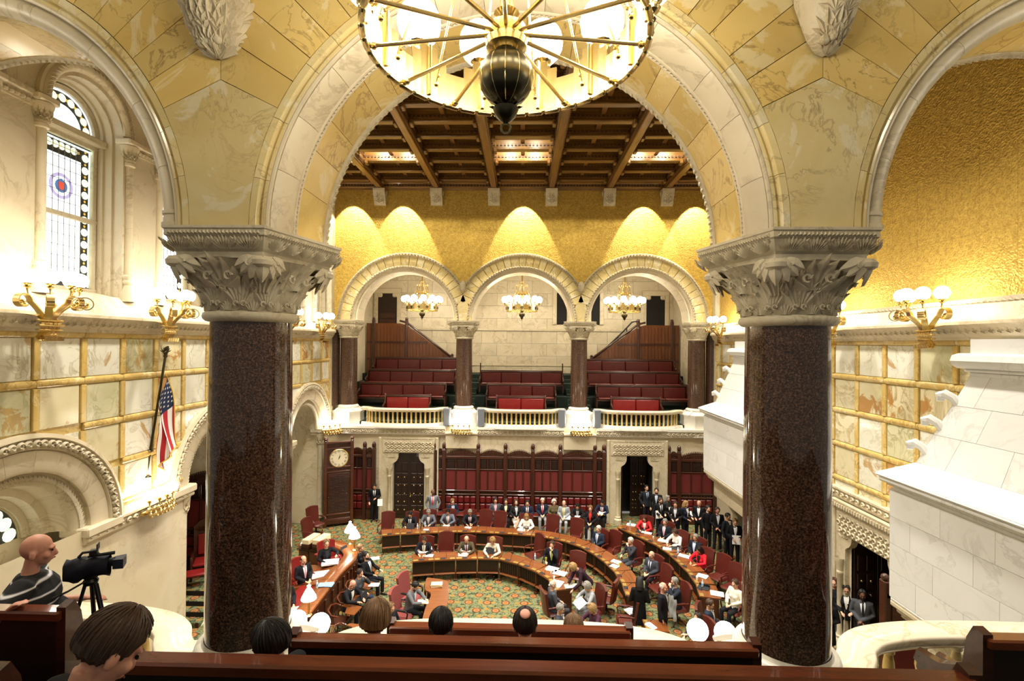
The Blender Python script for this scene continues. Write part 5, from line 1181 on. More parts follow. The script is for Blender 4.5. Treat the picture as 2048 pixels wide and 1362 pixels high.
# ---- desks: front corners read off the curved rows
def desk_mesh(wf, wb, dep=.60):
    top = MB(); h = .76; g = .006; P = [(-wf / 2 + g, 0), (wf / 2 - g, 0), (wb / 2 - g, dep), (-wb / 2 + g, dep)]
    def slab(mb, s0, z0, z1, s1=None): 
        s1 = s1 or s0; v = [(x * s0, y, z0) for x, y in P] + [(x * s1, y, z1) for x, y in P]; mb.add(v, [(3, 2, 1, 0), (4, 5, 6, 7), (0, 1, 5, 4), (1, 2, 6, 5), (2, 3, 7, 6), (3, 0, 4, 7)])
    slab(top, .985, h - .045, h - .035); slab(top, 1, h - .035, h - .006); slab(top, 1, h - .006, h, .99)
    fr = MB(); fr.bx(-wf / 2 + .03, wf / 2 - .03, .10, .13, .22, h - .05)
    for k in range(9): x = (-.42 + .105 * k) * wf; fr.bx(x - .012, x + .012, .08, .10, .28, .62)
    sh = MB(); sh.bx(-wf / 2 + .02, wf / 2 - .02, -.0, .24, .24, .27, .006)
    sd = []
    for s in (-1, 1): a = MB(); a.bx(s * (wf / 2 - .035), s * (wf / 2 - .01), .06, dep - .05, .04, h - .045, .005); a.bx(s * (wf / 2 - .06), s * (wf / 2 - .005), .0, .1, .0, .06, .01); sd.append(a.mesh('side_panel', MT['deskdark'], smooth=False))
    pl = []
    for s in (-1, 1): a = MB(); a.box((s * (wf / 2 - .115), .075, h + .004), (.17, .11, .009), .003); a.box((s * (wf / 2 - .115), .075, h + .01), (.11, .05, .006)); pl.append(a.mesh('brass_plate', MT['plate'], smooth=False))
    bl = MB(); bl.box((-.06, .085, h + .005), (.17, .115, .01), .003)
    mc = MB(); mc.tube([(.05, .1, h), (.05, .12, h + .1), (.04, .2, h + .17)], .006, 5); mc.ball((.04, .22, h + .18), .014, 6, 5)
    return top.mesh('desk_top', MT['desk'], smooth=False), fr.mesh('front_panel', MT['benchdark'], smooth=False), sh.mesh('shelf', MT['desk'], smooth=False), sd, pl, bl.mesh('dark_blotter', MT['darkpad'], smooth=False), mc.mesh('microphone', MT['iron'])
DESKS = {}; DK = {}
def add_desk(a, b, flare, label, group, mic=True, dep=.6):
    d = b - a; w_ = d.length; c = (a + b) / 2; rz = math.atan2(d.y, d.x); key = (round(w_ * 20) / 20, round(flare, 2), dep)
    if key not in DK: DK[key] = desk_mesh(key[0], key[0] * flare, dep)
    M_ = DK[key]; t_ = thing('legislator_desk', label, 'desk', (c.x, c.y, 0), rz, group)
    for nm, me in zip(('desk_top', 'front_panel', 'shelf'), M_[:3]): inst(nm, me, t_)
    for me in M_[3]: inst('side_panel', me, t_)
    for me in M_[4]: inst('brass_plate', me, t_)
    inst('dark_blotter', M_[5], t_)
    if mic: inst('microphone', M_[6], t_)
    return t_
ORD = 'first second third fourth fifth sixth seventh eighth ninth tenth eleventh twelfth thirteenth fourteenth fifteenth sixteenth seventeenth eighteenth'.split()
ROW = {'inner': [(825, 1123), (868, 1120), (911, 1118), (955, 1117), (997, 1118), (1036, 1128), (1070, 1142), (1095, 1157), (1110, 1181)],
       'middle': [(763, 1071), (801, 1068), (840, 1066), (877, 1064.5), (914, 1063.5), (951, 1064), (988, 1066), (1025, 1068), (1062, 1070.5), (1097, 1075.5), (1130, 1082.5), (1160, 1093), (1186, 1107), (1207, 1122.5), (1228, 1142.5), (1243, 1165), (1251, 1190)],
       'outer': [(1234, 1054), (1261, 1066), (1287, 1078), (1312, 1090), (1336, 1106), (1356, 1125), (1375, 1144), (1391, 1167), (1399, 1192)]}
RP = {}
for rn, pts in ROW.items():
    Q = [at(x, y, .76) for x, y in pts]
    for k in range(len(Q) - 1):
        a, b = Q[k], Q[k + 1]; d1 = (b - a).normalized(); flare = 1.0
        if k < len(Q) - 2: d2 = (Q[k + 2] - b).normalized(); flare = 1 + .6 * max(0, d1.x * -d2.y + d1.y * d2.x) / max(.3, (b - a).length)
        if rn == 'outer': flare = 1.0
        flare = min(1.5, round(flare * 10) / 10)
        add_desk(a, b, flare, '%s desk from the left end in the %s curved row of polished desks' % (ORD[k], rn), 'desks in the %s row' % rn)
    RP[rn] = Q
add_desk(at(1284, 1238, .76), at(1293, 1262, .76), 1.0, 'polished desk nearest the marble rail, in front of the standing old man', 'desks by the near rail')
add_desk(at(1438, 1250, .76), at(1446, 1275, .76), 1.0, 'polished desk by the foot of the right granite column', 'desks by the near rail')
# ---- leather swivel armchair
def make_chair(leath, wd):
    t_ = empty('leather_armchair')
    m = MB(); m.bx(-.27, .27, -.28, .24, .40, .50, .05); m.build('seat', leath, t_)
    m = MB()
    def bk(a, v): 
        u = 2 * a - 1; return (u * (.27 + .02 * v), .22 + .10 * v + .05 * u * u * -1, .46 + .66 * v + .045 * (1 - u * u) * v)
    m.grid(bk, 8, 6); m.grid(lambda a, v: tuple(V(bk(a, v)) + V((0, .075, 0))), 8, 6)
    n0 = 63; m.add([bk(i / 8, 1) for i in range(9)] + [tuple(V(bk(i / 8, 1)) + V((0, .075, 0))) for i in range(9)], [(i, i + 1, 10 + i, 9 + i) for i in range(8)])
    for s in (0, 1): m.add([bk(s, j / 6) for j in range(7)] + [tuple(V(bk(s, j / 6)) + V((0, .075, 0))) for j in range(7)], [(j, j + 1, 8 + j, 7 + j) for j in range(6)])
    m.build('backrest', leath, t_)
    for s in (-1, 1):
        m = MB(); m.tube([(s * .29, .22, .70), (s * .30, .0, .70), (s * .30, -.20, .69), (s * .30, -.24, .64), (s * .29, -.20, .46)], .022, 7); m.bx(s * .265, s * .325, -.18, .12, .70, .735, .012); m.build('armrest', leath if wd is None else wd, t_)
    m = MB(); m.lathe([(.05, .10), (.035, .16), (.035, .36), (.09, .40)], 12); m.build('pedestal', MT['iron'], t_)
    for k in range(4): a = pi / 4 + k * pi / 2; m = MB(); m.tube([(0, 0, .14), (.16 * cos(a), .16 * sin(a), .10), (.28 * cos(a), .28 * sin(a), .05)], [.03, .028, .02], 7); m.ball((.28 * cos(a), .28 * sin(a), .03), .03, 7, 5); m.build('leg', MT['mahog'], t_)
    return t_
CH0 = make_chair(MT['burg'], None); CH1 = make_chair(MT['fabric'], MT['plastic'])
usedc = set()
def put_chair(proto, p, rz, label, group=None, nm=None):
    o = proto if proto.name not in usedc else dup(proto); usedc.add(proto.name); o.location = (p[0], p[1], 0); o.rotation_euler = (0, 0, rz)
    tag(o, label, 'chair', group); return o
# empty chairs: pixel of the middle of the back's top edge, way they face, wording
for px, py, fz, lb in ((773, 1031, 0, 'at the left end of the middle row, below the shut door'), (892, 1073, 5, 'between the two men of the inner row'), (970, 1027, -5, 'in the middle row under the seated man in grey'), (998, 1030, -10, 'in the middle row below the woman in the pale skirt'),
        (1068, 1075, -55, 'turned sideways beside the man with the lime tie'), (1101, 1037, -25, 'in the middle row right of the woman in white'), (1150, 1044, -25, 'in the middle row, left of the white bag'), (1222, 1068, -50, 'behind the grey-haired man with the blue tie'),
        (1152, 1113, -20, 'behind the woman bending over the inner row'), (1213, 1155, -115, 'standing empty beside the woman in light grey'), (1319, 1136, -70, 'behind the bald man with the striped tie'), (1437, 1116, -60, 'at the outer row beyond the woman in red'), (1464, 1135, -55, 'against the right granite column'),
        (1252, 1195, -100, 'with white papers on its seat beside the woman in black')):
    put_chair(CH0, at(px, py, 1.1), R(fz), 'empty burgundy leather armchair ' + lb)
put_chair(dup(CH0), (-8.7, 20.7, 0), R(60), 'burgundy leather armchair in the far arched recess, beside the tall clock'); put_chair(dup(CH0), (-8.3, 19.4, 0), R(75), 'burgundy leather armchair left of the beige document boxes')
put_chair(CH1, at(822, 1160, 1.0), R(70), 'rose fabric office chair behind the bearded man at the stenographers table'); put_chair(CH1, at(808, 1190, 1.0), R(80), 'rose fabric office chair nearest the rail at the stenographers table')
# ---- big red carved chair and footstool on the alcove platform
t_ = thing('carved_state_chair', 'large carved wooden chair with red leather back in the left alcove', 'chair', (-10.2, 15.72, .6), R(28)); 
m = MB(); m.bx(-.36, .36, -.34, .3, .42, .54, .05); m.build('seat', MT['red'], t_); m = MB(); m.bx(-.28, .28, .24, .32, .6, 1.28, .04); m.build('back_pad', MT['red'], t_)
m = MB(); m.prism([(-.38, .0), (.38, .0), (.38, 1.55), (.2, 1.72), (0, 1.78), (-.2, 1.72), (-.38, 1.55)], lambda a, b, d: (a, d, b), .32, .38); m.build('carved_back', MT['mahog_v'], t_)
g = MB()
for k in range(5): palmette(g, lambda u, d, z: (u, .31 - d, z), (k - 2) * .12, 1.36, 0, .13, .2, .03, 5)
g.build('carving', MT['deskdark'], t_)['kind'] = 'stuff'
for s in (-1, 1):
    m = MB(); m.bx(s * .34, s * .42, -.34, .32, .70, .76, .02); m.bx(s * .34, s * .41, -.34, -.27, .0, .72, .01); m.build('armrest', MT['mahog'], t_)
    for k in range(6): m = MB(); m.lathe([(.016, 0), (.022, .1), (.014, .2)], 7, (s * .37, -.2 + k * .09, .5)); m.build('spindle', MT['mahog'], t_)
t_ = thing('footstool', 'low red leather footstool in front of the carved alcove chair', 'stool', (-10.05, 15.02, .6), R(28)); m = MB(); m.bx(-.32, .32, -.22, .22, .36, .46, .04); m.build('seat', MT['red'], t_)
for x in (-.27, .27):
    for y in (-.17, .17): m = MB(); m.bx(x - .03, x + .03, y - .03, y + .03, 0, .37, .008); m.build('leg', MT['mahog'], t_)
# ---- rostrum along the left side with its rounded end
ro = thing('rostrum', 'long dark wood rostrum with a rounded end and red desk surface', 'podium', (-5.5, 14.0, 0), 0, None, 'thing'); OR = V((-5.5, 14.0, 0))
pth = smooth_path([V((-5.45, 9.6, 0)) - OR, V((-5.45, 11.5, 0)) - OR, V((-5.48, 13.2, 0)) - OR, V((-5.5, 14.8, 0)) - OR, V((-5.42, 15.7, 0)) - OR, V((-5.46, 16.3, 0)) - OR, V((-5.73, 16.8, 0)) - OR, V((-6.1, 17.12, 0)) - OR, V((-6.6, 17.35, 0)) - OR], 6)
def off(path, d): 
    out = []
    for i, p in enumerate(path): t = (path[min(i + 1, len(path) - 1)] - path[max(i - 1, 0)]).normalized(); out.append(p + V((-t.y, t.x, 0)) * d)
    return out
m = MB(); sweep_rail(m, pth, [(-.06, 0), (-.06, 1.08), (0, 1.08), (0, 0)]); m.build('front_wall', MT['mahog_v'], ro, ang=50)
m = MB(); sweep_rail(m, pth, [(-.42, 1.08), (-.42, 1.13), (-.40, 1.15), (.02, 1.15), (.04, 1.13), (.04, 1.08)]); m.build('top_ledge', MT['desk'], ro, ang=50)
m = MB(); sweep_rail(m, off(pth, .0), [(-.95, .98), (-.95, 1.02), (-.42, 1.02), (-.42, .98)]); m.build('red_writing_top', MT['red'], ro, ang=50)
m = MB(); 
for a in (0, .09, .5, .95): sweep_rail(m, pth, [(-.02, a), (-.02, a + .08), (.03, a + .07), (.03, a)])
m.build('mouldings', MT['deskdark'], ro, ang=50)
g = MB(); L = 0
for i in range(0, len(pth) - 1, 2):
    p = pth[i]; t = (pth[i + 1] - p).normalized(); g.box((p.x + t.y * .02, p.y - t.x * .02, .53), (.05, .09, .82), .01, math.atan2(t.y, t.x) + pi / 2)
g.build('pilasters', MT['deskdark'], ro)['kind'] = 'stuff'
m = MB(); m.bx(-3.2, -.15, -4.3, 3.0, 0, .42); m.build('platform', MT['carpet'], ro, smooth=False)
m = MB(); m.add([(-1.25, .3, .95), (-.35, .3, 1.12), (-.35, 1.75, 1.12), (-1.25, 1.75, .95), (-1.25, .3, .5), (-.35, .3, .5), (-.35, 1.75, .5), (-1.25, 1.75, .5)], [(0, 1, 2, 3), (0, 4, 5, 1), (1, 5, 6, 2), (2, 6, 7, 3), (3, 7, 4, 0)]); m.build('reading_desk', MT['desk'], ro, smooth=False)
def ros_lamp(p, label):
    t_ = thing('desk_lamp', label, 'lamp', p); m = MB(); m.lathe([(.09, 0), (.09, .02), (.03, .05)] + [(.022 + .010 * (k % 2), .07 + .03 * k) for k in range(14)] + [(.015, .50)], 12); m.build('twisted_stem', MT['gilt'], t_)
    m = MB(); m.lathe([(.19, .44), (.175, .5), (.09, .66), (.05, .72), (.035, .74), (.05, .78), (.02, .80)], 20); m.build('lamp_shade', MT['shade'], t_)
ros_lamp((-5.62, 16.55, 1.15), 'white-shaded brass lamp on the rounded end of the rostrum, nearer one'); ros_lamp((-5.95, 17.05, 1.15), 'white-shaded brass lamp on the rounded end of the rostrum, farther one'); ros_lamp((-5.42, 12.55, 1.15), 'white-shaded brass lamp on the rostrum beside the left granite column')
# ---- side stand with document boxes
t_ = thing('side_cabinet', 'low wooden cabinet carrying beige document boxes behind the rostrum', 'cabinet', (-7.35, 17.35, 0), R(-8)); m = MB(); m.bx(-.42, .42, -.3, .3, .1, .92, .02); m.bx(-.46, .46, -.34, .34, .92, .96, .01); m.build('body', MT['mahog'], t_)
for x in (-.2, .2): m = MB(); m.bx(x - .18, x + .18, -.325, -.29, .15, .86, .01); d_ = m.build('door', MT['deskdark'], t_); m = MB(); m.ball((x * .3, -.34, .5), .018, 6, 5); m.build('knob', MT['gilt'], d_)
for k, x in enumerate((-7.42, -7.05)):
    b_ = thing('document_box', 'long beige document box on the cabinet behind the rostrum, %s' % ('nearer the wall' if k == 0 else 'nearer the lamps'), 'box', (x, 17.25, .962), R(-12)); m = MB(); m.bx(-.14, .14, -.32, .36, .1, .34, .008); m.build('carton', MT['manila'], b_); m = MB(); m.bx(-.15, .15, -.34, -.1, 0, .2, .01); m.bx(-.15, .15, -.34, .38, 0, .1, .01); m.build('tray', MT['mahog'], b_)
# ---- stenographers table
st = thing('stenographers_table', 'light wood curved table in the well, with papers on it', 'table', (-3.2, 14.6, 0)); OS = V((-3.2, 14.6, 0))
tp = smooth_path([at(855, 1155, .76) - OS, at(893, 1162, .76) - OS, at(897, 1185, .76) - OS, at(893, 1215, .76) - OS, at(885, 1250, .76) - OS], 5); ti = smooth_path([at(852, 1158, .76) - OS, at(850, 1178, .76) - OS, at(862, 1188, .76) - OS, at(850, 1218, .76) - OS, at(842, 1250, .76) - OS], 5)
m = MB(); n = len(tp); zt = V((0, 0, .76)); f0 = lambda p, z: (p.x, p.y, z)
m.add([f0(p, .76) for p in tp] + [f0(p, .76) for p in ti] + [f0(p, .71) for p in tp] + [f0(p, .71) for p in ti], [(i, i + 1, n + i + 1, n + i) for i in range(n - 1)] + [(2 * n + i, 3 * n + i, 3 * n + i + 1, 2 * n + i + 1) for i in range(n - 1)] + [(i, 2 * n + i, 2 * n + i + 1, i + 1) for i in range(n - 1)] + [(n + i, n + i + 1, 3 * n + i + 1, 3 * n + i) for i in range(n - 1)]); m.build('table_top', MT['desk'], st, smooth=False)
m = MB(); m.add([f0(p * .97, .71) for p in tp] + [f0(p * .97, 0) for p in tp], [(i, i + 1, n + i + 1, n + i) for i in range(n - 1)]); m.build('front_skirt', MT['deskdark'], st)
for p in (ti[2], ti[-3]): m = MB(); m.bx(p.x - .03, p.x + .03, p.y - .03, p.y + .03, 0, .71); m.build('leg', MT['mahog'], st)
# ---- tablet-arm chairs in front of the rostrum
def tablet_chair(p, rz, label):
    t_ = thing('tablet_chair', label, 'chair', p, rz); m = MB(); m.bx(-.23, .23, -.24, .22, .42, .46, .02); m.build('seat', MT['mahog'], t_)
    m = MB(); m.tube([(-.26, -.1, .68), (-.27, .1, .70), (-.2, .24, .78), (0, .29, .82), (.2, .24, .78), (.27, .1, .7), (.26, -.1, .68)], .022, 7); m.build('bow_back', MT['bench'], t_)
    for k in range(7): a = pi * (k + .5) / 7; m = MB(); m.tube([(.22 * cos(a), .2 * sin(a), .45), (.26 * cos(a), .05 + .24 * sin(a), .74)], .011, 5); m.build('spindle', MT['mahog'], t_)
    for x in (-.2, .2):
        for y in (-.2, .18): m = MB(); m.tube([(x, y, .43), (x * 1.2, y * 1.2, 0)], [.022, .016], 6); m.build('leg', MT['mahog'], t_)
    m = MB(); m.prism([(-.12, -.5), (.32, -.5), (.36, -.3), (.34, .05), (.24, .1), (.2, -.1), (-.1, -.2)], lambda a, b, d: (a, b, d), .69, .715); m.build('tablet', MT['desk'], t_); return t_
for px, py, lb in ((712, 1106, 'under the woman farthest along the rostrum'), (725, 1122, 'under the bearded man with crossed ankles'), (712, 1156, 'under the woman resting her face on her hand'), (697, 1180, 'under the bald man with the laptop')):
    p = at(px, py, .95); tablet_chair((p.x, p.y, 0), R(78), 'wooden tablet-arm chair ' + lb)
for px, py, lb in ((680, 1215, 'empty, just below the bald man'), (690, 1255, 'empty, lowest by the globe lamps')): p = at(px, py, .8); tablet_chair((p.x, p.y, 0), R(80), 'wooden tablet-arm chair, ' + lb)
# ---- things on the desks
def paper(px, py, z, rz, w_, d, label, col='paper', th=.008, n=3):
    p = at(px, py, z); t_ = tag(empty('paper_stack', p, R(rz)), label, 'papers'); 
    for k in range(n): m = MB(); q = rnd.uniform(-.012, .012); m.box((q, -q, th * (k + .5)), (w_, d, th * .9), 0, rnd.uniform(-.12, .12)); m.build('sheet', MT[col], t_, smooth=False)
    return t_
Z = .762
for a in ((845, 1104, Z, 5, .42, .26, 'white papers before the man with the tan tie in the inner row'), (858, 1112, Z, 0, .3, .2, 'cream papers at the left end of the inner row'), (930, 1101, Z, -4, .45, .2, 'upper sheet before the man in the olive jacket'), (926, 1110, Z, 3, .32, .24, 'lower sheet before the man in the olive jacket'),
          (1053, 1054, Z, 0, .55, .14, 'wide open papers before the woman in white'), (1042, 1060, Z, -8, .28, .22, 'loose white sheet left of the woman in white'), (893, 1052, Z, 0, .26, .12, 'white card before the man with the pink tie'), (852, 1060, Z, 3, .2, .12, 'white card in the middle row below the grey-suited man'), (936, 1056, Z, -20, .26, .14, 'folded white paper before the grey-haired man in black'),
          (1104, 1138, Z, -25, .4, .3, 'open white binder pages on the inner row, left of the bending woman'), (1120, 1147, Z, -20, .42, .3, 'white pages under the hand of the bending woman'), (1113, 1168, Z, -20, .36, .42, 'big loose stack on the last inner-row desk'), (1143, 1173, Z, 10, .4, .24, 'open notebook at the corner of the last inner-row desk'),
          (1232, 1124, Z, -45, .3, .22, 'white pages by the red pens on the middle row'), (1229, 1133, Z, -40, .26, .24, 'white sheet by the green cup on the middle row'), (1262, 1050, Z, -20, .34, .24, 'white pad before the woman in the red jacket, top of the outer row'), (1293, 1066, Z, -30, .4, .2, 'papers and marker before the man with the pink tie'),
          (1326, 1082, Z, -30, .36, .22, 'white pages before the woman in the white jacket'), (1334, 1098, Z, -20, .3, .22, 'white pages before the man with the pale blue shirt'), (1369, 1113, Z, -35, .4, .24, 'white and blue papers before the woman in red'), (1405, 1153, Z, -35, .32, .26, 'printed sheet at the lower outer row, beside the bottle'), (1434, 1188, Z, -20, .36, .28, 'white letter sheet on the last outer-row desk'),
          (1302, 1253, Z, -60, .3, .16, 'white edge of papers on the desk nearest the rail')): paper(*a)
for a in ((874, 1172, Z, 5, .34, .22, 'thick white and cream paper stack on the stenographers table', 'manila', .02, 4), (846, 1204, Z, 10, .3, .24, 'white page in front of the bearded man', 'paper', .006, 2), (660, 1126, 1.15, 20, .5, .4, 'open white book pages on the rostrum reading desk', 'paper', .012, 4), (640, 1150, 1.08, 25, .5, .4, 'spread of white papers on the rostrum, nearer the seated man', 'paper', .01, 4), (652, 1170, 1.16, 5, .42, .24, 'pale blue folder on the rostrum top', 'blue', .012, 2), (613, 1088, 1.0, 10, .36, .3, 'white ring binders left of the document boxes', 'paper', .02, 4),
          (750, 1117, .73, 20, .3, .24, 'white sheet on the tablet of the farthest chair', 'paper', .005, 2), (748, 1170, .73, 10, .32, .22, 'white sheet on the tablet arm of the pensive woman', 'paper', .005, 2), (592, 1222, 1.05, 30, .4, .34, 'papers on the rostrum beside the left granite column', 'paper', .008, 3), (1262, 1223, .53, -70, .28, .3, 'white papers lying on the empty burgundy seat', 'paper', .01, 3)): paper(*a)
def laptop(p, rz, label, z0=None, small=False):
    t_ = thing('laptop', label, 'laptop', p, rz); k = .8 if small else 1; m = MB(); m.box((0, 0, .008), (.32 * k, .22 * k, .016), .004); m.build('keyboard_base', MT['plastic'], t_)
    m = MB(); m.box((0, -.135 * k, .11 * k), (.32 * k, .012, .21 * k), .004, 0, 0, M4.Rotation(R(-18), 3, 'X')); s_ = m.build('screen_lid', MT['darkpad'], t_); m = MB(); m.box((0, -.118 * k, .11 * k), (.29 * k, .004, .18 * k), 0, 0, 0, M4.Rotation(R(-18), 3, 'X')); m.build('display', MT['screen'], s_)
for px, py, z, rz, lb in ((822, 1055, Z, 0, 'black tablet laptop before the first man of the middle row'), (980, 1104, Z, 0, 'black laptop before the woman in the cream sweater'), (720, 1198, .73, 78, 'black laptop on the tablet of the bald man'), (682, 1103, 1.03, 70, 'open laptop with blue screen on the rounded rostrum desk')): p = at(px, py, z); laptop(p, R(rz), lb)
for px, py, z, rz, lb in ((1281, 1064, Z, -30, 'black leather portfolio standing open by the woman in the red jacket'), (1407, 1176, Z, -35, 'closed black folder on the last outer-row desk'), (1348, 1096, Z, -30, 'dark folder between the white jacket and the pale blue shirt')):
    p = at(px, py, z); t_ = thing('black_folder', lb, 'folder', p, R(rz)); m = MB(); m.box((0, 0, .012), (.34, .25, .02), .006); m.build('cover', MT['darkpad'], t_); m = MB(); m.box((0, .11, .05), (.32, .01, .07), .002); m.build('flap', MT['plastic'], t_)
def bottle(px, py, z, lb):
    p = at(px, py, z); t_ = thing('water_bottle', lb, 'bottle', p); m = MB(); m.lathe([(.03, 0), (.033, .02), (.033, .13), (.028, .16), (.012, .19), (.012, .2)], 12, caps=True); m.build('bottle_body', MT['bottle'], t_); m = MB(); m.lathe([(.015, .2), (.015, .222)], 10, caps=True); m.build('cap', MT['paper'], t_); m = MB(); m.lathe([(.0345, .06), (.0345, .11)], 12); m.build('bottle_label', MT['blue'], t_)
for px, py, z, lb in ((835, 1058, Z, 'clear bottle right of the first middle-row laptop'), (850, 1053, Z, 'clear bottle before the grey-suited man of the middle row'), (863, 1106, Z, 'clear water bottle beside the man with the tan tie'), (1070, 1119, Z, 'clear water bottle on the inner row left of the lime tie'), (1405, 1174, Z, 'clear water bottle near the lower end of the outer row'), (1356, 1107, Z, 'clear bottle before the man in the pale blue shirt'), (1260, 1052, Z, 'clear bottle at the top end of the outer row'), (634, 1176, 1.15, 'clear bottle on the rostrum top near the blue folder')): bottle(px, py, z, lb)
for px, py, z, mt_, lb in ((1239, 1132, Z, 'lime', 'green plastic cup on the middle row'), (1307, 1078, Z, 'paper', 'white paper cup before the woman in the white jacket'), (1102, 1147, Z, 'paper', 'white patterned cup near the bending woman'), (1108, 1158, Z, 'paper', 'small clear cup on the last inner-row desk'), (941, 1052, Z, 'manila', 'cream cup before the grey-haired man in black'), (1394, 1160, Z, 'paper', 'white cup beside the printed sheet on the outer row'), (1092, 1121, Z, 'lime', 'lime green cup by the man with the lime tie')):
    p = at(px, py, z); t_ = thing('cup', lb, 'cup', p); m = MB(); m.lathe([(.028, 0), (.038, .1), (.036, .1), (.027, .006)], 12, caps=False); m.build('cup_wall', MT[mt_], t_)
p = at(1176, 1062, .35); t_ = thing('carrier_bag', 'white plastic carrier bag hanging from the hand of the woman with a red scarf', 'bag', (p.x, p.y, .0)); m = MB(); m.grid(lambda a, v: ((.13 * (1 - .35 * v * v)) * cos(2 * pi * a) * (.75 + .5 * sin(pi * min(1, v + .2))), (.06) * sin(2 * pi * a) * (1 - .5 * v), .42 * v), 14, 7); m.build('bag_body', MT['paper'], t_); m = MB(); m.tube([(-.05, 0, .40), (-.03, 0, .52), (.03, 0, .52), (.05, 0, .40)], .008, 5); m.build('bag_handle', MT['paper'], t_)
# ---- flag on its slanting pole
fl = thing('flag', 'american flag drooping from a slanting pole with an eagle on the left wall', 'flag', (-8.9, 11.8, 5.2)); p0 = atY(288, 972, 11.7); p1 = atY(330, 705, 12.1); O_ = V((-8.9, 11.8, 5.2)); a0 = V((-8.75, 11.55, 5.05)) - O_; a1 = V((-8.35, 11.85, 8.0)) - O_
d0 = atY(290, 968, 11.6) - O_; d1 = atY(331, 712, 11.9) - O_; m = MB(); m.tube([d0, d1], .028, 8); m.build('pole', MT['bronze'], fl)
m = MB(); q = d1; m.ball(q, .05, 8, 6); m.tube([q, q + V((0, 0, .1)), q + V((.03, 0, .2)), q + V((.07, 0, .24))], [.03, .06, .05, .02], 8)
for s in (-1, 1): palmette(m, lambda u, d, z: tuple(q + V((u, s * .04 + s * d, .08 + z))), 0, 0, .02, .1, .16, .02, 5)
m.build('eagle_finial', MT['bronze'], fl)
for f_ in (.25, .05): b_ = d0.lerp(d1, f_); m = MB(); m.tube([b_, (-.12, b_.y, b_.z)], .02, 7); m.lathe([(.02, 0), (.09, .01), (.07, .04), (.02, .05)], 12, (-.09, b_.y, b_.z)); m.build('pole_bracket', MT['bronze'], fl)
BLU, REDF, WHF, GOF = plain('flag_blue', '1c2748', .8), plain('flag_red', 'b0212e', .8), plain('flag_white', 'e9e6e0', .8), plain('flag_fringe', 'd8a93a', .7)
def flag_pt(s, h, dz=0):
    """s along the hoist (0 top .. 1), h along the fly (0 .. 1); the fly hangs down in folds"""
    top = d1.lerp(d0, .14 + .40 * s); fall = h * 1.75; 
    return V((top.x + .10 + .30 * h * (1 - s * .8) + .06 * sin(h * 5 + s * 9) , top.y + .10 * sin(s * 13 + 1) * min(1, h * 3 + .2) - .05, top.z - fall * (1 - .35 * s) + .0 * h))
NS, NH = 26, 26
m = MB(); vs = [tuple(flag_pt(i / NS, j / NH)) for j in range(NH + 1) for i in range(NS + 1)]; fs = []; 
for j in range(NH):
    for i in range(NS):
        st_ = min(12, int(i / NS * 13)); mi = 0 if (i / NS < 7 / 13 and j / NH < .4) else (1 if st_ % 2 == 0 else 2); m.m.append(mi); fs.append((j * (NS + 1) + i, j * (NS + 1) + i + 1, (j + 1) * (NS + 1) + i + 1, (j + 1) * (NS + 1) + i))
m.v = vs; m.f = fs; cl = m.build('cloth', [BLU, REDF, WHF], fl, ang=80)
m = MB()
for r in range(9):
    for c in range(6 if r % 2 == 0 else 5):
        u = (r + .5) / 9 * 7 / 13; h = ((c + (.5 if r % 2 == 0 else 1)) / 6) * .4; c0 = flag_pt(u, h); e1 = (flag_pt(u + .01, h) - c0).normalized(); e2 = (flag_pt(u, h + .01) - c0).normalized(); nn = e1.cross(e2).normalized()
        for sg in (-1, 1): m.add([tuple(c0 + nn * .006 * sg + (e1 * cos(a) + e2 * sin(a)) * (.032 if k % 2 == 0 else .013)) for k, a in enumerate(2 * pi * q / 10 for q in range(10))], [tuple(range(10))])
m.build('stars', WHF, cl, smooth=False)['kind'] = 'stuff'
m = MB(); m.tube([flag_pt(i / 20, 1) for i in range(21)], .018, 5); m.tube([flag_pt(0, j / 20) for j in range(21)], .012, 5); m.build('gold_fringe', GOF, fl)
# ---- wooden end cabinet by the right-hand fireplace
t_ = thing('panelled_screen', 'tall dark panelled wood screen beside the near fireplace, gear on top', 'cabinet', (8.15, 10.55, 0), 0, None, 'thing'); m = MB(); m.bx(-.35, .75, -.05, .05, .1, 3.1); m.build('back', MT['mahog_v'], t_, smooth=False)
for z0, z1, mm in ((.5, 1.3, 'redcloth'), (1.4, 2.3, 'redcloth'), (2.4, 2.85, 'deskdark')): m = MB(); m.bx(-.25, .7, -.08, -.04, z0, z1, .015); m.build('panel', MT[mm], t_); m = MB(); m.bx(-.38, -.34, -.03, .03, z0, z1, .01); m.build('edge_panel', MT['deskdark'], t_)
m = MB(); m.bx(-.42, -.3, -.1, .1, 0, 3.3, .02); m.bx(-.4, .8, -.1, .1, 2.95, 3.08, .02); m.bx(-.4, .8, -.1, .1, 0, .3, .02); m.ball((-.36, 0, 3.36), .08, 8, 6); m.build('post', MT['mahog'], t_)
t_ = thing('projector', 'small white projector on top of the dark panelled screen', 'projector', (8.55, 10.5, 3.08)); m = MB(); m.bx(-.2, .25, -.15, .15, .0, .14, .03); m.build('housing', MT['white'], t_); m = MB(); m.lathe([(.05, 0), (.06, .08)], 12, (-.1, -.16, .02)); m.build('lens', MT['plastic'], t_); m = MB(); m.bx(-.35, -.15, -.1, .1, .14, .2, .02); m.build('black_box', MT['plastic'], t_)
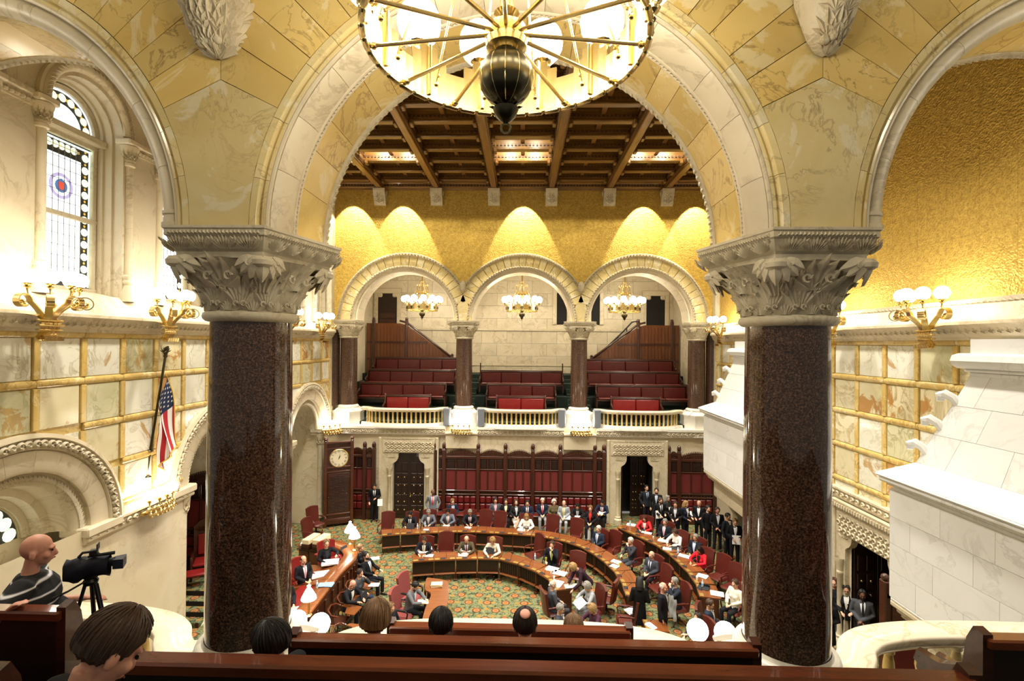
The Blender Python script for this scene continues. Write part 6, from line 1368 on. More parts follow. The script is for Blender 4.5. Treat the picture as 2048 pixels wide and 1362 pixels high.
# ================================================================ PEOPLE
CLOTH = {}
def cloth(hexc, rough=.85):
    if hexc not in CLOTH: CLOTH[hexc] = plain('cloth_' + hexc, hexc, rough, spec=.2)
    return CLOTH[hexc]
def skin_mat(hexc):
    k = 's' + hexc
    if k not in CLOTH:
        t = NT('skin_' + hexc); t.set(t.b, 'Subsurface Weight', .08); CLOTH[k] = t.out(t.mix(t.ramp(t.noise(t.obj(), 14, 3), [(.4, (0, 0, 0, 1)), (.7, (1, 1, 1, 1))]), H(hexc), tuple(q * .86 for q in H(hexc)[:3]) + (1,)), .5)
    return CLOTH[k]
SK = {'l': skin_mat('d9a98c'), 'm': skin_mat('c4906c'), 'd': skin_mat('6a4430'), 'r': skin_mat('d69a82')}
HAIRC = {'brown': '4a3222', 'dark': '17120f', 'grey': '9a968e', 'white': 'd8d4ca', 'blond': 'a98652', 'auburn': '5c2c18', 'dkbrown': '2c1d14', 'sandy': '866441'}
def hair_mat(k):
    n = 'h' + k
    if n not in CLOTH:
        t = NT('hair_' + k); q = t.noise(t.obj((60, 60, 6)), 1, 4, .6); CLOTH[n] = t.out(t.mix(t.ramp(q, [(.35, (0, 0, 0, 1)), (.7, (1, 1, 1, 1))]), tuple(x * .55 for x in H(HAIRC[k])[:3]) + (1,), H(HAIRC[k])), .55)
    return CLOTH[n]
EYE = plain('eye_dark', '1a1412', .3); LIP = plain('lips', 'a0584e', .6)
def remesh(mb, name, mat, vox, smooth=6):
    me = mb.mesh('tmp', mat, False); ob = bpy.data.objects.new('tmp', me); COL.objects.link(ob)
    r = ob.modifiers.new('r', 'REMESH'); r.mode = 'VOXEL'; r.voxel_size = vox
    s_ = ob.modifiers.new('s', 'SMOOTH'); s_.iterations = smooth; s_.factor = .5
    dg = bpy.context.evaluated_depsgraph_get(); ev = ob.evaluated_get(dg); out = bpy.data.meshes.new_from_object(ev); out.name = name
    out.materials.clear(); out.materials.append(mat); out.polygons.foreach_set('use_smooth', [True] * len(out.polygons)); bpy.data.objects.remove(ob); bpy.data.meshes.remove(me); return out
def ell_loft(mb, rings, n=14):
    """rings of (centre, rx, ry, tilt about x)"""
    vs = []
    for c, rx, ry, tl in rings:
        for k in range(n): a = 2 * pi * k / n; x, y = rx * cos(a), ry * sin(a); vs.append((c[0] + x, c[1] + y * cos(tl), c[2] + y * sin(tl)))
    m = len(rings); mb.add(vs, [(i * n + j, i * n + (j + 1) % n, (i + 1) * n + (j + 1) % n, (i + 1) * n + j) for i in range(m - 1) for j in range(n)] + [tuple(range(n))[::-1], tuple((m - 1) * n + j for j in range(n))])
# pose: hip height, torso lean, head pitch / turn, elbow and wrist of each arm (x is the sign side), knees, ankles
POSES = {
 'stand': dict(hip=.93, lean=0, hp=.08, arms=[((.26, .03, 1.13), (.25, -.06, .88))] * 2),
 'phone': dict(hip=.93, lean=.05, hp=.5, arms=[((.25, .02, 1.14), (.07, -.26, 1.12)), ((.26, .02, 1.13), (.22, -.14, .92))]),
 'hold': dict(hip=.93, lean=.03, hp=.3, arms=[((.25, .03, 1.13), (.12, -.25, 1.10)), ((.25, .03, 1.13), (.10, -.25, 1.05))]),
 'fold': dict(hip=.93, lean=0, hp=.1, arms=[((.25, .02, 1.14), (-.03, -.20, 1.02)), ((.25, .02, 1.14), (.02, -.22, .98))]),
 'pocket': dict(hip=.93, lean=-.02, hp=.0, arms=[((.31, .08, 1.14), (.19, -.05, .90))] * 2),
 'bend': dict(hip=.93, lean=.75, hp=.45, arms=[((.26, -.42, 1.02), (.18, -.62, .84)), ((.26, -.40, 1.0), (.22, -.55, .82))]),
 'lap': dict(hip=.53, lean=-.02, hp=.28, arms=[((.25, -.03, .80), (.06, -.27, .69)), ((.25, -.03, .80), (.07, -.28, .68))]),
 'cross': dict(hip=.53, lean=-.08, hp=.1, arms=[((.25, -.03, .80), (.05, -.25, .70)), ((.25, -.02, .80), (.12, -.3, .72))], cross=1),
 'write': dict(hip=.53, lean=.22, hp=.55, arms=[((.28, -.28, .84), (.10, -.50, .80)), ((.28, -.28, .84), (.13, -.48, .80))]),
 'chin': dict(hip=.53, lean=.12, hp=.15, arms=[((.22, -.30, .86), (.04, -.25, 1.10)), ((.27, -.12, .80), (.14, -.38, .74))]),
 'back': dict(hip=.53, lean=-.18, hp=.1, arms=[((.29, .0, .80), (.26, -.26, .72)), ((.27, -.02, .80), (.10, -.26, .70))]),
 'operator': dict(hip=.93, lean=.10, hp=.0, short=1, belly=.15, arms=[((.27, .0, 1.14), (.22, -.35, 1.10)), ((.40, .12, 1.27), (.50, -.02, 1.41))]),
 'reach': dict(hip=.53, lean=.05, hp=.05, arms=[((.30, -.25, .95), (.16, -.52, .98)), ((.27, -.1, .80), (.12, -.38, .74))]),
}
def hand(mb, w_, d, curl=.5, k=1.0):
    """palm, four unequal bent fingers and a thumb at the wrist w_, pointing along d"""
    d = d.normalized(); s_ = d.cross(V((0, 0, 1))); s_ = s_.normalized() if s_.length > .1 else V((1, 0, 0)); u = s_.cross(d).normalized()
    pc = w_ + d * .045 * k; mb.tube([w_ - d * .02 * k, pc, w_ + d * .085 * k], [.026 * k, .036 * k, .034 * k], 8, flat=.55, up=u)
    for i, L in enumerate((.068, .078, .072, .056)):
        b = w_ + d * .08 * k + s_ * (i - 1.5) * .019 * k; p1 = b + (d * cos(curl * .5) - u * sin(curl * .5)) * L * .55 * k; p2 = p1 + (d * cos(curl * 1.4) - u * sin(curl * 1.4)) * L * .5 * k; mb.tube([b - d * .02 * k, b, p1, p2], [.010 * k, .0098 * k, .009 * k, .0068 * k], 6)
    b = w_ + d * .03 * k - s_ * .03 * k; p1 = b + (d * .8 - s_ * .55 - u * .2).normalized() * .035 * k; mb.tube([b, p1, p1 + (d - u * .4).normalized() * .03 * k], [.013 * k, .0115 * k, .009 * k], 6)
def head(mb, M):
    """skull, face, jaw, nose, ears; local -y is forward"""
    P = lambda p: tuple(M @ V(p)); o = mb.T; mb.T = M
    mb.ball((0, .012, .03), .096, 16, 12, sc=(.82, 1.02, 1.0)); mb.ball((0, -.022, -.03), .078, 14, 10, sc=(.80, .92, 1.12)); mb.ball((0, -.048, -.083), .038, 10, 8, sc=(1.0, .9, .8))
    mb.tube([(0, -.088, .012), (0, -.106, -.022), (0, -.112, -.036), (0, -.095, -.046)], [.010, .013, .016, .010], 8); mb.ball((0, -.083, .022), .05, 8, 6, sc=(1.1, .4, .28))
    mb.ball((0, -.092, -.068), .02, 8, 6, sc=(1.2, .55, .5))
    for s_ in (-1, 1): mb.ball((s_ * .088, .016, -.014), .032, 8, 6, sc=(.42, .72, 1.1)); mb.ball((s_ * .048, -.062, -.03), .025, 8, 6)
    mb.T = o
def hair_mesh(kind):
    m = MB(); nu, nv = 40, 18; q = random.Random(3)
    def lim(a):                                   # polar reach of the hair by azimuth; a = 0 is the face
        f = (1 + cos(a)) / 2                      # 1 at the face, 0 at the back
        lo = {'short': 2.4, 'bald': 2.3, 'long': 1.9, 'bob': 2.15, 'crop': 2.4}[kind]; hi = {'short': .82, 'bald': .95, 'long': .72, 'bob': .78, 'crop': .75}[kind]
        side = {'short': 1.92, 'bald': 1.62}.get(kind, 1.85); t_ = abs(((a + pi) % (2 * pi)) - pi) / pi
        return hi + (side - hi) * min(1, t_ / .38) ** 2.2 if t_ < .38 else side + (lo - side) * min(1, (t_ - .38) / .24)
    def fn(u, v):
        a = 2 * pi * u; L = lim(a); p0 = 1.12 if kind == 'bald' else 0; ph = p0 + (L - p0) * v; thick = {'short': .016, 'bald': .007, 'long': .022, 'bob': .034, 'crop': .02}[kind]
        e = thick * (1 if 0.02 < v < .94 else .25) + .004 * sin(a * 23 + 3 * ph) * (kind != 'bald'); rx, ry, rz_ = .079 + e, .099 + e, .097 + e
        x, y, z = rx * sin(ph) * sin(a), .012 - ry * sin(ph) * cos(a), .03 + rz_ * cos(ph)
        if kind == 'long' and v > .55 and cos(a) < .72:
            q_ = (v - .55) / .45; z -= q_ * .20; x *= 1 + .18 * q_; y += .03 * q_ * (cos(a) < 0)
        if kind == 'bob' and v > .6 and cos(a) < .6: q_ = (v - .6) / .4; z -= q_ * .045; x *= 1 + .08 * q_
        return (x, y, z)
    if kind == 'bald':
        n = 30; vs = []; fs = []
        for i in range(n + 1):
            u = .20 + .60 * i / n
            for j in range(7): vs.append(fn(u, j / 6))
        m.add(vs, [(i * 7 + j, i * 7 + j + 1, (i + 1) * 7 + j + 1, (i + 1) * 7 + j) for i in range(n) for j in range(6)])
    else: m.grid(fn, nu, nv)
    return m.mesh('hair', MT['dark'])
HAIRM = {k: hair_mesh(k) for k in ('short', 'bald', 'long', 'bob', 'crop')}
fm_ = MB()
for s_ in (-1, 1): fm_.ball((s_ * .031, -.090, .002), .0095, 8, 6, sc=(1.3, .6, .8))
EYEM = fm_.mesh('eyes', EYE); fm_ = MB(); fm_.ball((0, -.103, -.066), .014, 8, 6, sc=(1.4, .35, .32)); LIPM = fm_.mesh('mouth', LIP)
fm_ = MB()
for s_ in (-1, 1): fm_.tube([(s_ * .031 + .024 * cos(a), -.108, .002 + .018 * sin(a)) for a in (2 * pi * k / 12 for k in range(13))], .0022, 4, False); fm_.tube([(s_ * .055, -.107, .004), (s_ * .082, -.02, .006)], .002, 4)
GLASSM = fm_.mesh('spectacles', MT['plastic'])
fm_ = MB(); fm_.grid(lambda a, v: ((.070 + .004) * sin((a - .5) * 2.6) * (1 - .15 * v), -.022 - .086 * cos((a - .5) * 2.6), -.035 - .065 * v - .015 * sin(a * pi)), 10, 5); BEARDM = fm_.mesh('beard', MT['dark'])
PM = {}
def person_meshes(pose, skirt=False, female=False, vox=.015):
    key = (pose, skirt, female, vox)
    if key in PM: return PM[key]
    p = POSES[pose]; hz = p['hip']; hip = V((0, 0, hz)); Rl = M4.Rotation(p['lean'], 3, 'X'); up = lambda x, y, z: hip + Rl @ V((x, y, z - .93))       # torso frame
    fx = .88 if female else 1.0; sh = [up(s_ * .185 * fx, .01, 1.43) for s_ in (1, -1)]; neck = up(0, .01, 1.48); hc = up(0, -.015, 1.64)
    Hm = M4.Translation(hc) @ M4.Rotation(p['lean'] * .6 + p['hp'], 4, 'X')
    if p['hp'] > .2: Hm = M4.Translation(V((0, -.05 * p['hp'], -.04 * p['hp']))) @ Hm
    sit = hz < .7
    if sit:
        kn = [V((s_ * .13, -.44, .50)) for s_ in (1, -1)]; an = [V((s_ * .12, -.44, .09)) for s_ in (1, -1)]
        if p.get('cross'): kn[0] = V((.02, -.46, .60)); an[0] = V((-.14, -.62, .30))
    else: kn = [V((s_ * .10, -.015, .50)) for s_ in (1, -1)]; an = [V((s_ * .115, .02, .09)) for s_ in (1, -1)]
    hj = [V((s_ * .09, 0, hz - .03)) for s_ in (1, -1)]
    def torso(mb, g, lo=.0):
        R0 = [(.90 + lo, .150, .105), (.98, .148, .105), (1.08, .140 * (0.92 if female else 1), .100), (1.2, .155 * fx, .112), (1.32, .172 * fx, .115), (1.41, .165 * fx, .095), (1.46, .10, .07)]
        ell_loft(mb, [(up(0, .0, z), (rx + g) , ry + g, p['lean']) for z, rx, ry in R0], 16)
        if p.get('belly'): mb.ball(up(0, -.10, 1.06), .19 + g, 14, 10, sc=(1.1, .95, 1.05)); mb.ball(up(0, -.02, 1.30), .20 + g, 12, 8, sc=(1.15, .8, .8))
        if female:
            for s_ in (1, -1): mb.ball(up(s_ * .07, -.085 - g * .5, 1.27), .06 + g * .5, 8, 6)
    def arm(mb, i, g, hand_=True, cut=1.0):
        s_ = (1, -1)[i]; e, w_ = [V((s_ * q[0], q[1], q[2])) for q in p['arms'][i]]; w2 = e.lerp(w_, cut); mb.tube([up(s_ * .12 * fx, .01, 1.42), sh[i], sh[i].lerp(e, .5), e, e.lerp(w2, .5), w2], [.052 + g, .052 + g, .044 + g, .038 + g, .035 + g, .025 + g + (.006 if g else 0)], 9)
        if hand_: hand(mb, w_, (w_ - e), .9 if pose in ('lap', 'cross', 'fold', 'chin', 'pocket') else .6)
    def leg(mb, i, g): mb.tube([hj[i] + V((0, 0, .05)), hj[i], hj[i].lerp(kn[i], .5), kn[i], kn[i].lerp(an[i], .4), an[i]], [.08 + g, .083 + g, .07 + g, .053 + g, .05 + g, .036 + g * 1.6], 9)
    b = MB(); torso(b, 0); head(b, Hm); b.tube([up(0, .015, 1.42), neck, Hm @ V((0, .02, -.06))], [.062, .054, .052], 9)
    for i in (0, 1):
        arm(b, i, 0); leg(b, i, 0); f_ = V((0, -1, 0)) if not (p.get('cross') and i == 0) else V((0, -.8, -.5)); b.tube([an[i] + V((0, .03, -.045)), an[i] + f_ * .08 + V((0, 0, -.05)), an[i] + f_ * .17 + V((0, 0, -.06))], [.035, .036, .024], 8)
    body = remesh(b, 'body', SK['l'], vox * .85, 4)
    j = MB(); torso(j, .024, -.04 if sit else -.10); j.tube([up(0, .02, 1.41), up(0, .025, 1.475)], [.085, .068], 10)
    for i in (0, 1):
        if p.get('short'): s_ = (1, -1)[i]; e = V((s_ * p['arms'][i][0][0], p['arms'][i][0][1], p['arms'][i][0][2])); j.tube([up(s_ * .12, .01, 1.42), sh[i], sh[i].lerp(e, .5), sh[i].lerp(e, .93)], [.075, .085, .08, .078], 10)
        else: arm(j, i, .017, False, .94)
    jac = remesh(j, 'jacket', MT['dark'], vox, 5)
    t_ = MB()
    if skirt:
        if sit: ell_loft(t_, [(hip + V((0, .02, -.09)), .19, .15, 0), (hip + V((0, 0, .02)), .175, .14, 0), (hip + V((0, 0, .08)), .16, .12, 0)]); ell_loft(t_, [(hip + V((0, .0, -.02)), .17, .10, R(90)), (V((0, -.25, .51)), .19, .09, R(90)), (V((0, -.48, .50)), .19, .085, R(80)), (V((0, -.52, .36)), .19, .05, R(20))])
        else: ell_loft(t_, [(hip + V((0, 0, -.42)), .20, .16, 0), (hip + V((0, 0, -.2)), .19, .15, 0), (hip + V((0, 0, 0)), .175, .135, 0), (hip + V((0, 0, .1)), .155, .115, 0)])
    else:
        for i in (0, 1): leg(t_, i, .016)
        ell_loft(t_, [(hip + V((0, 0, -.08)), .14, .11, 0), (hip + V((0, 0, .0)), .165, .125, 0), (hip + V((0, 0, .08)), .155, .115, 0)])
    tro = remesh(t_, 'skirt' if skirt else 'trousers', MT['dark'], vox, 5)
    bv = BVHTree.FromPolygons([v.co for v in jac.vertices], [tuple(q.vertices) for q in jac.polygons])
    def patch(name, prof, offs, mat):
        m = MB(); rows = []
        for z, hw in prof:
            r = []
            for k in range(5):
                o = up(hw * (k - 2) / 2, -.6, z); d = Rl @ V((0, 1, 0)); h = bv.ray_cast(o, d)[0]; r.append(tuple((h if h else up(hw * (k - 2) / 2, -.12, z)) - d * offs))
            rows.append(r)
        m.add([q for r in rows for q in r], [(i * 5 + k, i * 5 + k + 1, i * 5 + k + 6, i * 5 + k + 5) for i in range(len(rows) - 1) for k in range(4)]); return m.mesh(name, mat)
    vz = [(1.475, .052), (1.44, .062), (1.38, .058), (1.30, .046), (1.22, .032), (1.12, .012)]
    shirt = patch('shirt_front', vz, .006, MT['paper']); tie = patch('tie', [(1.475, .020), (1.45, .022), (1.43, .015), (1.36, .020), (1.26, .028), (1.16, .024), (1.11, .004)], .013, MT['paper'])
    shoe = MB()
    for i in (0, 1):
        f_ = V((0, -1, 0)) if not (p.get('cross') and i == 0) else V((0, -.8, -.5)); z0 = an[i] + V((0, .035, -.05)); shoe.tube([z0 + V((0, .02, 0)), z0, an[i] + f_ * .1 + V((0, 0, -.05)), an[i] + f_ * .2 + V((0, 0, -.062))], [.03, .042, .044, .02], 8, flat=.8)
    PM[key] = (body, jac, tro, shirt, tie, shoe.mesh('shoes', MT['plastic']), Hm); return PM[key]
def mslot(o, mat): o.material_slots[0].link = 'OBJECT'; o.material_slots[0].material = mat
SEATED = []
def person(px, py, pose, face, label, jac='1c1d24', shirt='e8e8ea', tie=None, legs='191a20', hair=('short', 'dkbrown'), skin='l', fem=False, skirt=False, glasses=False, beard=None, z0=0.0, sc=1.0, chair=True, at_y=None, vox=.015):
    body, jm, tm, sm, tim, shm, Hm = person_meshes(pose, skirt, fem, vox); hz = (Hm @ V((0, 0, .02))).z * sc + z0
    if at_y: z0 = atY(px, py, at_y).z - (hz - z0)
    off = Hm @ V((0, 0, 0)); p = atY(px, py, at_y) if at_y else at(px, py, hz); rz = R(face); c, s_ = cos(rz), sin(rz); ox, oy = off.x * sc, off.y * sc
    base = V((p.x - (c * ox - s_ * oy), p.y - (s_ * ox + c * oy), z0)); t_ = thing('person', label, 'person', base, rz); t_.scale = (sc, sc, sc)
    b = inst('body', body, t_); mslot(b, SK[skin]); o = inst('jacket', jm, t_); mslot(o, cloth(jac)); o = inst('skirt' if skirt else 'trousers', tm, t_); mslot(o, cloth(legs))
    if shirt: o = inst('shirt_front', sm, t_); mslot(o, cloth(shirt, .7))
    if tie: o = inst('tie', tim, t_); mslot(o, cloth(tie, .5))
    inst('shoes', shm, t_)
    def hd(nm, me, mat=None):
        o = inst(nm, me, t_); o.matrix_local = Hm
        if mat: mslot(o, mat)
    hd('eyes', EYEM); hd('mouth', LIPM)
    if hair: hd('hair', HAIRM[hair[0]], hair_mat(hair[1]))
    if glasses: hd('spectacles', GLASSM)
    if beard: hd('beard', BEARDM, hair_mat(beard))
    if chair and not at_y and POSES[pose]['hip'] < .7: SEATED.append((base, rz, label))
    return t_, Hm
NV, BK, GR, LG, CH = '20263a', '16161a', '4b4d55', '7b7e84', '35363c'
# along the end wall
person(749, 972, 'phone', 12, 'man in black suit standing beside the tall clock, looking down at a phone', BK, tie='1a1a1e')
person(866, 983, 'pocket', 8, 'standing man in grey suit with a bright red tie by the shut door', '6e7178', tie='c01f28', skin='d', hair=None, legs='55585e')
person(905, 1002, 'lap', 25, 'young man in navy suit seated on the wall bench below the grey-suited man', '1c2436', tie='59606c', hair=('short', 'sandy'), chair=False)
person(991, 1000, 'lap', 5, 'dark-haired man in grey suit and pink shirt on the wall bench', GR, 'd9a9b4', hair=('short', 'dark'), chair=False, legs='2c2d33')
person(1012, 1002, 'lap', 0, 'woman in black suit and cream blouse on the wall bench', BK, 'e8dfb8', hair=('crop', 'dkbrown'), fem=True, chair=False)
person(1032, 1004, 'cross', 10, 'woman in black cardigan and pale skirt with crossed legs on the wall bench', '1d1d20', 'b8bcc0', legs='c9c6be', hair=('long', 'brown'), fem=True, skirt=True, chair=False)
person(1055, 1005, 'lap', -5, 'man in navy suit with bowed head on the wall bench', NV, tie='5c2a30', hair=('short', 'dark'), chair=False)
person(1085, 1001, 'lap', 0, 'white-haired old man in navy jacket and red tie on the wall bench', '1e2638', tie='c4232b', legs='8a8c90', hair=('short', 'white'), chair=False)
person(1108, 1004, 'lap', 8, 'woman with pale blond bob and patterned blouse on the wall bench', '5a5138', None, legs='1a1a1e', hair=('bob', 'white'), fem=True, chair=False)
person(1128, 1006, 'lap', -10, 'man in light grey suit and yellow tie on the wall bench', '8d9094', 'dfe2d2', 'c8b23c', '9a9ca0', hair=('bald', 'brown'), chair=False)
person(1155, 1012, 'write', -8, 'dark-clad person bent over white papers on the wall bench', '141416', '9aa0a0', hair=('short', 'dark'), chair=False)
person(1181, 1016, 'lap', -15, 'woman in black with a red scarf on the wall bench', '17171a', 'c23028', 'c23028', hair=('crop', 'sandy'), fem=True, chair=False)
person(1204, 1005, 'write', -20, 'man in navy suit at the right end of the wall bench, reading', '1b2236', tie='a03a4a', hair=('short', 'dark'), chair=False)
# middle row
person(820, 1028, 'write', 0, 'man in black suit working at the leftmost laptop of the middle row', BK, tie='3a4250', hair=('short', 'dark'))
person(857, 1024, 'write', 5, 'grey-haired man in grey suit reading a paper in the middle row', '5a5d66', 'e4d6d8', hair=('short', 'grey'))
person(896, 1023, 'write', 0, 'man in blue-grey suit with a pale pink tie in the middle row', '5f6672', 'eceaea', 'e2b4b4', skin='m', hair=('short', 'dark'))
person(940, 1024, 'write', 5, 'grey-haired man in black suit with bowed head in the middle row', '191b22', tie='7a3038', skin='m', hair=('short', 'grey'))
person(1053, 1033, 'write', 0, 'blond woman in a white jacket bending over wide papers', 'e9e4d8', None, hair=('long', 'blond'), fem=True)
person(1197, 1057, 'lap', -45, 'white-haired man in navy suit and light blue tie looking at his hands', '222a38', tie='7fa0cc', hair=('short', 'white'), legs='20242e')
person(1261, 1081, 'chin', -60, 'white-haired man in grey suit and purple shirt, hand at his mouth', CH, '9a7cb0', hair=('short', 'white'), legs='45474e')
person(1303, 1109, 'lap', -50, 'bald man in grey suit with a dark striped tie and glasses', '3c3f47', 'cdd8ea', '241f3a', hair=('bald', 'white'), glasses=True)
person(1349, 1162, 'chin', -80, 'grey-haired man in dark suit leaning on his hand in a burgundy chair', '252a35', 'dfe6f2', hair=('short', 'grey'), glasses=True)
# inner row
person(848, 1079, 'write', 0, 'man in black suit and tan tie at the left end of the inner row', '1a1c22', tie='b09a5c', hair=('short', 'brown'))
person(933, 1078, 'write', 0, 'balding man in olive tweed jacket and dark red tie', '4e4632', 'c8d4e8', '6a1f24', hair=('bald', 'grey'))
person(985, 1081, 'write', -8, 'curly blond woman in a cream sweater resting her head on her hand', 'd3cbb6', None, hair=('bob', 'blond'), fem=True)
person(1104, 1088, 'chin', -18, 'man in black suit with a lime green tie, cheek on his hand', '1a1b20', 'f0f0ee', 'c2cf4a', hair=('short', 'brown'))
person(1146, 1134, 'bend', -65, 'blond woman in plum jacket bending over the inner row desk', '33202c', None, hair=('bob', 'blond'), fem=True, legs='1c1a1e')
person(1106, 1168, 'lap', 105, 'bald man in dark grey suit at the end desk, seen from behind', '45474e', hair=('bald', 'white'), legs='3a3c44')
person(1174, 1172, 'write', -70, 'grey-haired woman in light grey jacket holding open papers', '9c9ea2', None, hair=('bob', 'grey'), fem=True, legs='8a8c92')
person(1121, 1216, 'lap', 75, 'grey-haired man in charcoal suit low behind the marble rail', '3a3d46', hair=('short', 'grey'), legs='2c2e36', chair=False)
person(1184, 1217, 'write', -60, 'blond woman in plum top close behind the marble rail', '4a2c3c', None, hair=('bob', 'blond'), fem=True, chair=False)
person(1279, 1162, 'hold', 170, 'woman in a black dress with long black hair standing with her back turned', '0f0f12', None, legs='101013', hair=('long', 'dark'), fem=True, skirt=True, skin='m')
person(1327, 1173, 'stand', 60, 'old bald man in black suit standing among the desks', '18191e', tie='3a2a2a', hair=('bald', 'white'), skin='r')
# outer row
person(1289, 1036, 'write', -25, 'auburn-haired woman in a red jacket at the top of the outer row', 'c22a30', 'f0ece6', hair=('long', 'auburn'), fem=True)
person(1330, 1043, 'lap', -40, 'grey-haired man in black suit and pink tie in the outer row', '1d1f26', tie='dba0b4', hair=('short', 'grey'))
person(1350, 1064, 'write', -55, 'brown-haired woman in a white jacket writing in the outer row', 'eae6dc', None, hair=('bob', 'brown'), fem=True)
person(1391, 1074, 'lap', -50, 'man in black suit and pale blue shirt leaning back in the outer row', '1d2028', 'c3d2e8', hair=('short', 'grey'), skin='m')
person(1398, 1099, 'write', -55, 'dark-haired woman in a bright red jacket in the outer row', 'cf2330', '2a1c1c', hair=('long', 'dark'), fem=True, skin='m')
person(1470, 1166, 'lap', -60, 'person in a cream jacket half hidden by the right granite column', 'e6e0cc', None, hair=('crop', 'brown'), fem=True)
person(1420, 1207, 'lap', 60, 'young man in dark blue suit and glasses facing right near the rail', '262e3e', hair=('short', 'brown'), glasses=True)
person(1396, 1234, 'reach', -70, 'dark-haired man in black suit gesturing beside the globe lamps', '2a2c33', hair=('short', 'dkbrown'))
# standing at the right
person(1293, 975, 'pocket', 12, 'tall man in dark suit standing left of the bearded man in the open doorway', '23262e', 'aebcd4', '20242e', hair=('short', 'dark'))
person(1313, 981, 'stand', -20, 'bearded man in black suit and pale tie in the open doorway', '17181c', 'c8d2e2', 'a9b8cc', hair=('short', 'dkbrown'), beard='dkbrown')
person(1321, 1000, 'hold', 10, 'man with glasses in black suit clasping a white folder', '16171b', tie='2a2d36', hair=('short', 'brown'), beard='brown', glasses=True)
person(1335, 996, 'hold', 25, 'woman with long grey hair in a dark coat holding rolled papers', '2a2b2a', None, hair=('long', 'grey'), fem=True)
person(1351, 1008, 'hold', -25, 'dark-haired woman holding a white pouch behind the outer row', '1c1c20', 'cfcfd2', hair=('crop', 'dkbrown'), fem=True)
person(1372, 1007, 'hold', 30, 'long-haired blond woman in white top and dark cardigan', '1c2030', 'f2f0ee', hair=('long', 'blond'), fem=True)
person(1398, 1006, 'hold', -30, 'bald man in black suit leafing through white papers, standing', '17181c', hair=('bald', 'grey'), skin='r')
person(1416, 1016, 'stand', 20, 'person in black half hidden behind the bald standing man', '121216', None, hair=('short', 'dark'))
person(1435, 1020, 'fold', -8, 'short-haired man in black with clasped hands beside the far fireplace', '15161a', hair=('short', 'brown'), skin='r')
person(1456, 1032, 'stand', 30, 'young man in dark suit with a bright yellow tie', '20242c', tie='d9b53a', hair=('short', 'dark'), skin='m')
person(1470, 1043, 'hold', -12, 'fair young man holding a white folder at the edge of the granite column', '15161b', hair=('short', 'sandy'))
# beyond the right column
person(1668, 1164, 'stand', -40, 'woman with long auburn hair in the dark side doorway', '1b1b1f', None, hair=('long', 'auburn'), fem=True, glasses=True)
person(1693, 1177, 'hold', -35, 'woman with black hair and glasses holding a white sheet', '131316', 'e8e6e2', hair=('crop', 'dark'), fem=True, glasses=True)
person(1655, 1196, 'fold', -50, 'dark-haired woman in a black dress next to the right granite column', '101013', None, legs='101013', hair=('crop', 'dark'), fem=True, skirt=True)
person(1725, 1188, 'fold', -30, 'bearded man in grey suit by the panelled wood screen', '4a4c50', tie='26282e', hair=('short', 'dark'), beard='dark', skin='d')
# rostrum and the seats below it
person(653, 1086, 'reach', 40, 'short-haired woman with glasses in black jacket at the rostrum desk', '15151a', '2a2a30', hair=('crop', 'sandy'), fem=True, glasses=True, z0=.42, chair=False)
person(607, 1119, 'lap', 55, 'balding man in black suit and pink tie seated on the rostrum', '17181d', tie='d9a0a8', hair=('bald', 'dkbrown'), z0=.42, chair=False)
person(572, 1166, 'lap', 60, 'man in dark suit on the rostrum mostly hidden by the left granite column', '1a1b21', hair=('short', 'grey'), z0=.42, chair=False)
person(721, 1095, 'lap', 70, 'blond woman farthest along the row of tablet chairs', '1a1a1e', None, hair=('crop', 'sandy'), fem=True, chair=False)
person(732, 1110, 'back', 72, 'bearded man in black suit stretched out in a tablet chair', '141519', 'dfe6ee', '8a8f98', hair=('short', 'dark'), beard='dark', chair=False)
person(720, 1145, 'chin', 75, 'dark-haired woman in grey sweater with her hand on her cheek', '4a4b50', None, hair=('crop', 'dkbrown'), fem=True, legs='2c3850', chair=False)
person(705, 1168, 'write', 72, 'bald man in black suit typing on a laptop in a tablet chair', '1b1c21', 'ece6dc', hair=None, chair=False, skin='r')
person(782, 1214, 'lap', 60, 'blond woman partly hidden behind the brown bob in front', '1c1c22', None, hair=('crop', 'sandy'), fem=True)
person(830, 1171, 'write', 78, 'bearded man with glasses in grey suit at the stenographers table', '66686d', 'c9d2dc', hair=('short', 'dark'), beard='dark', glasses=True, chair=False)
for k, (p, rz, lb) in enumerate(SEATED): put_chair(CH0, V((p.x, p.y, 0)) + V((-sin(rz), cos(rz), 0)) * -.02, rz, 'burgundy leather armchair under the ' + ' '.join(lb.split()[:10]))
for p, rz, lb in ((V((-6.3, 16.05, .42)), R(40), 'bright red office chair at the rostrum, under the woman in black'), (V((-6.6, 14.75, .42)), R(55), 'bright red office chair at the rostrum, under the man with the pink tie'), (V((-6.5, 13.2, .42)), R(60), 'red office chair on the rostrum behind the granite column')):
    o = put_chair(dup(CH0), p, rz, lb); o.location.z = .42
    for c in o.children:
        if c.name.split('.')[0] in ('seat', 'backrest', 'armrest'): mslot(c, MT['red'])
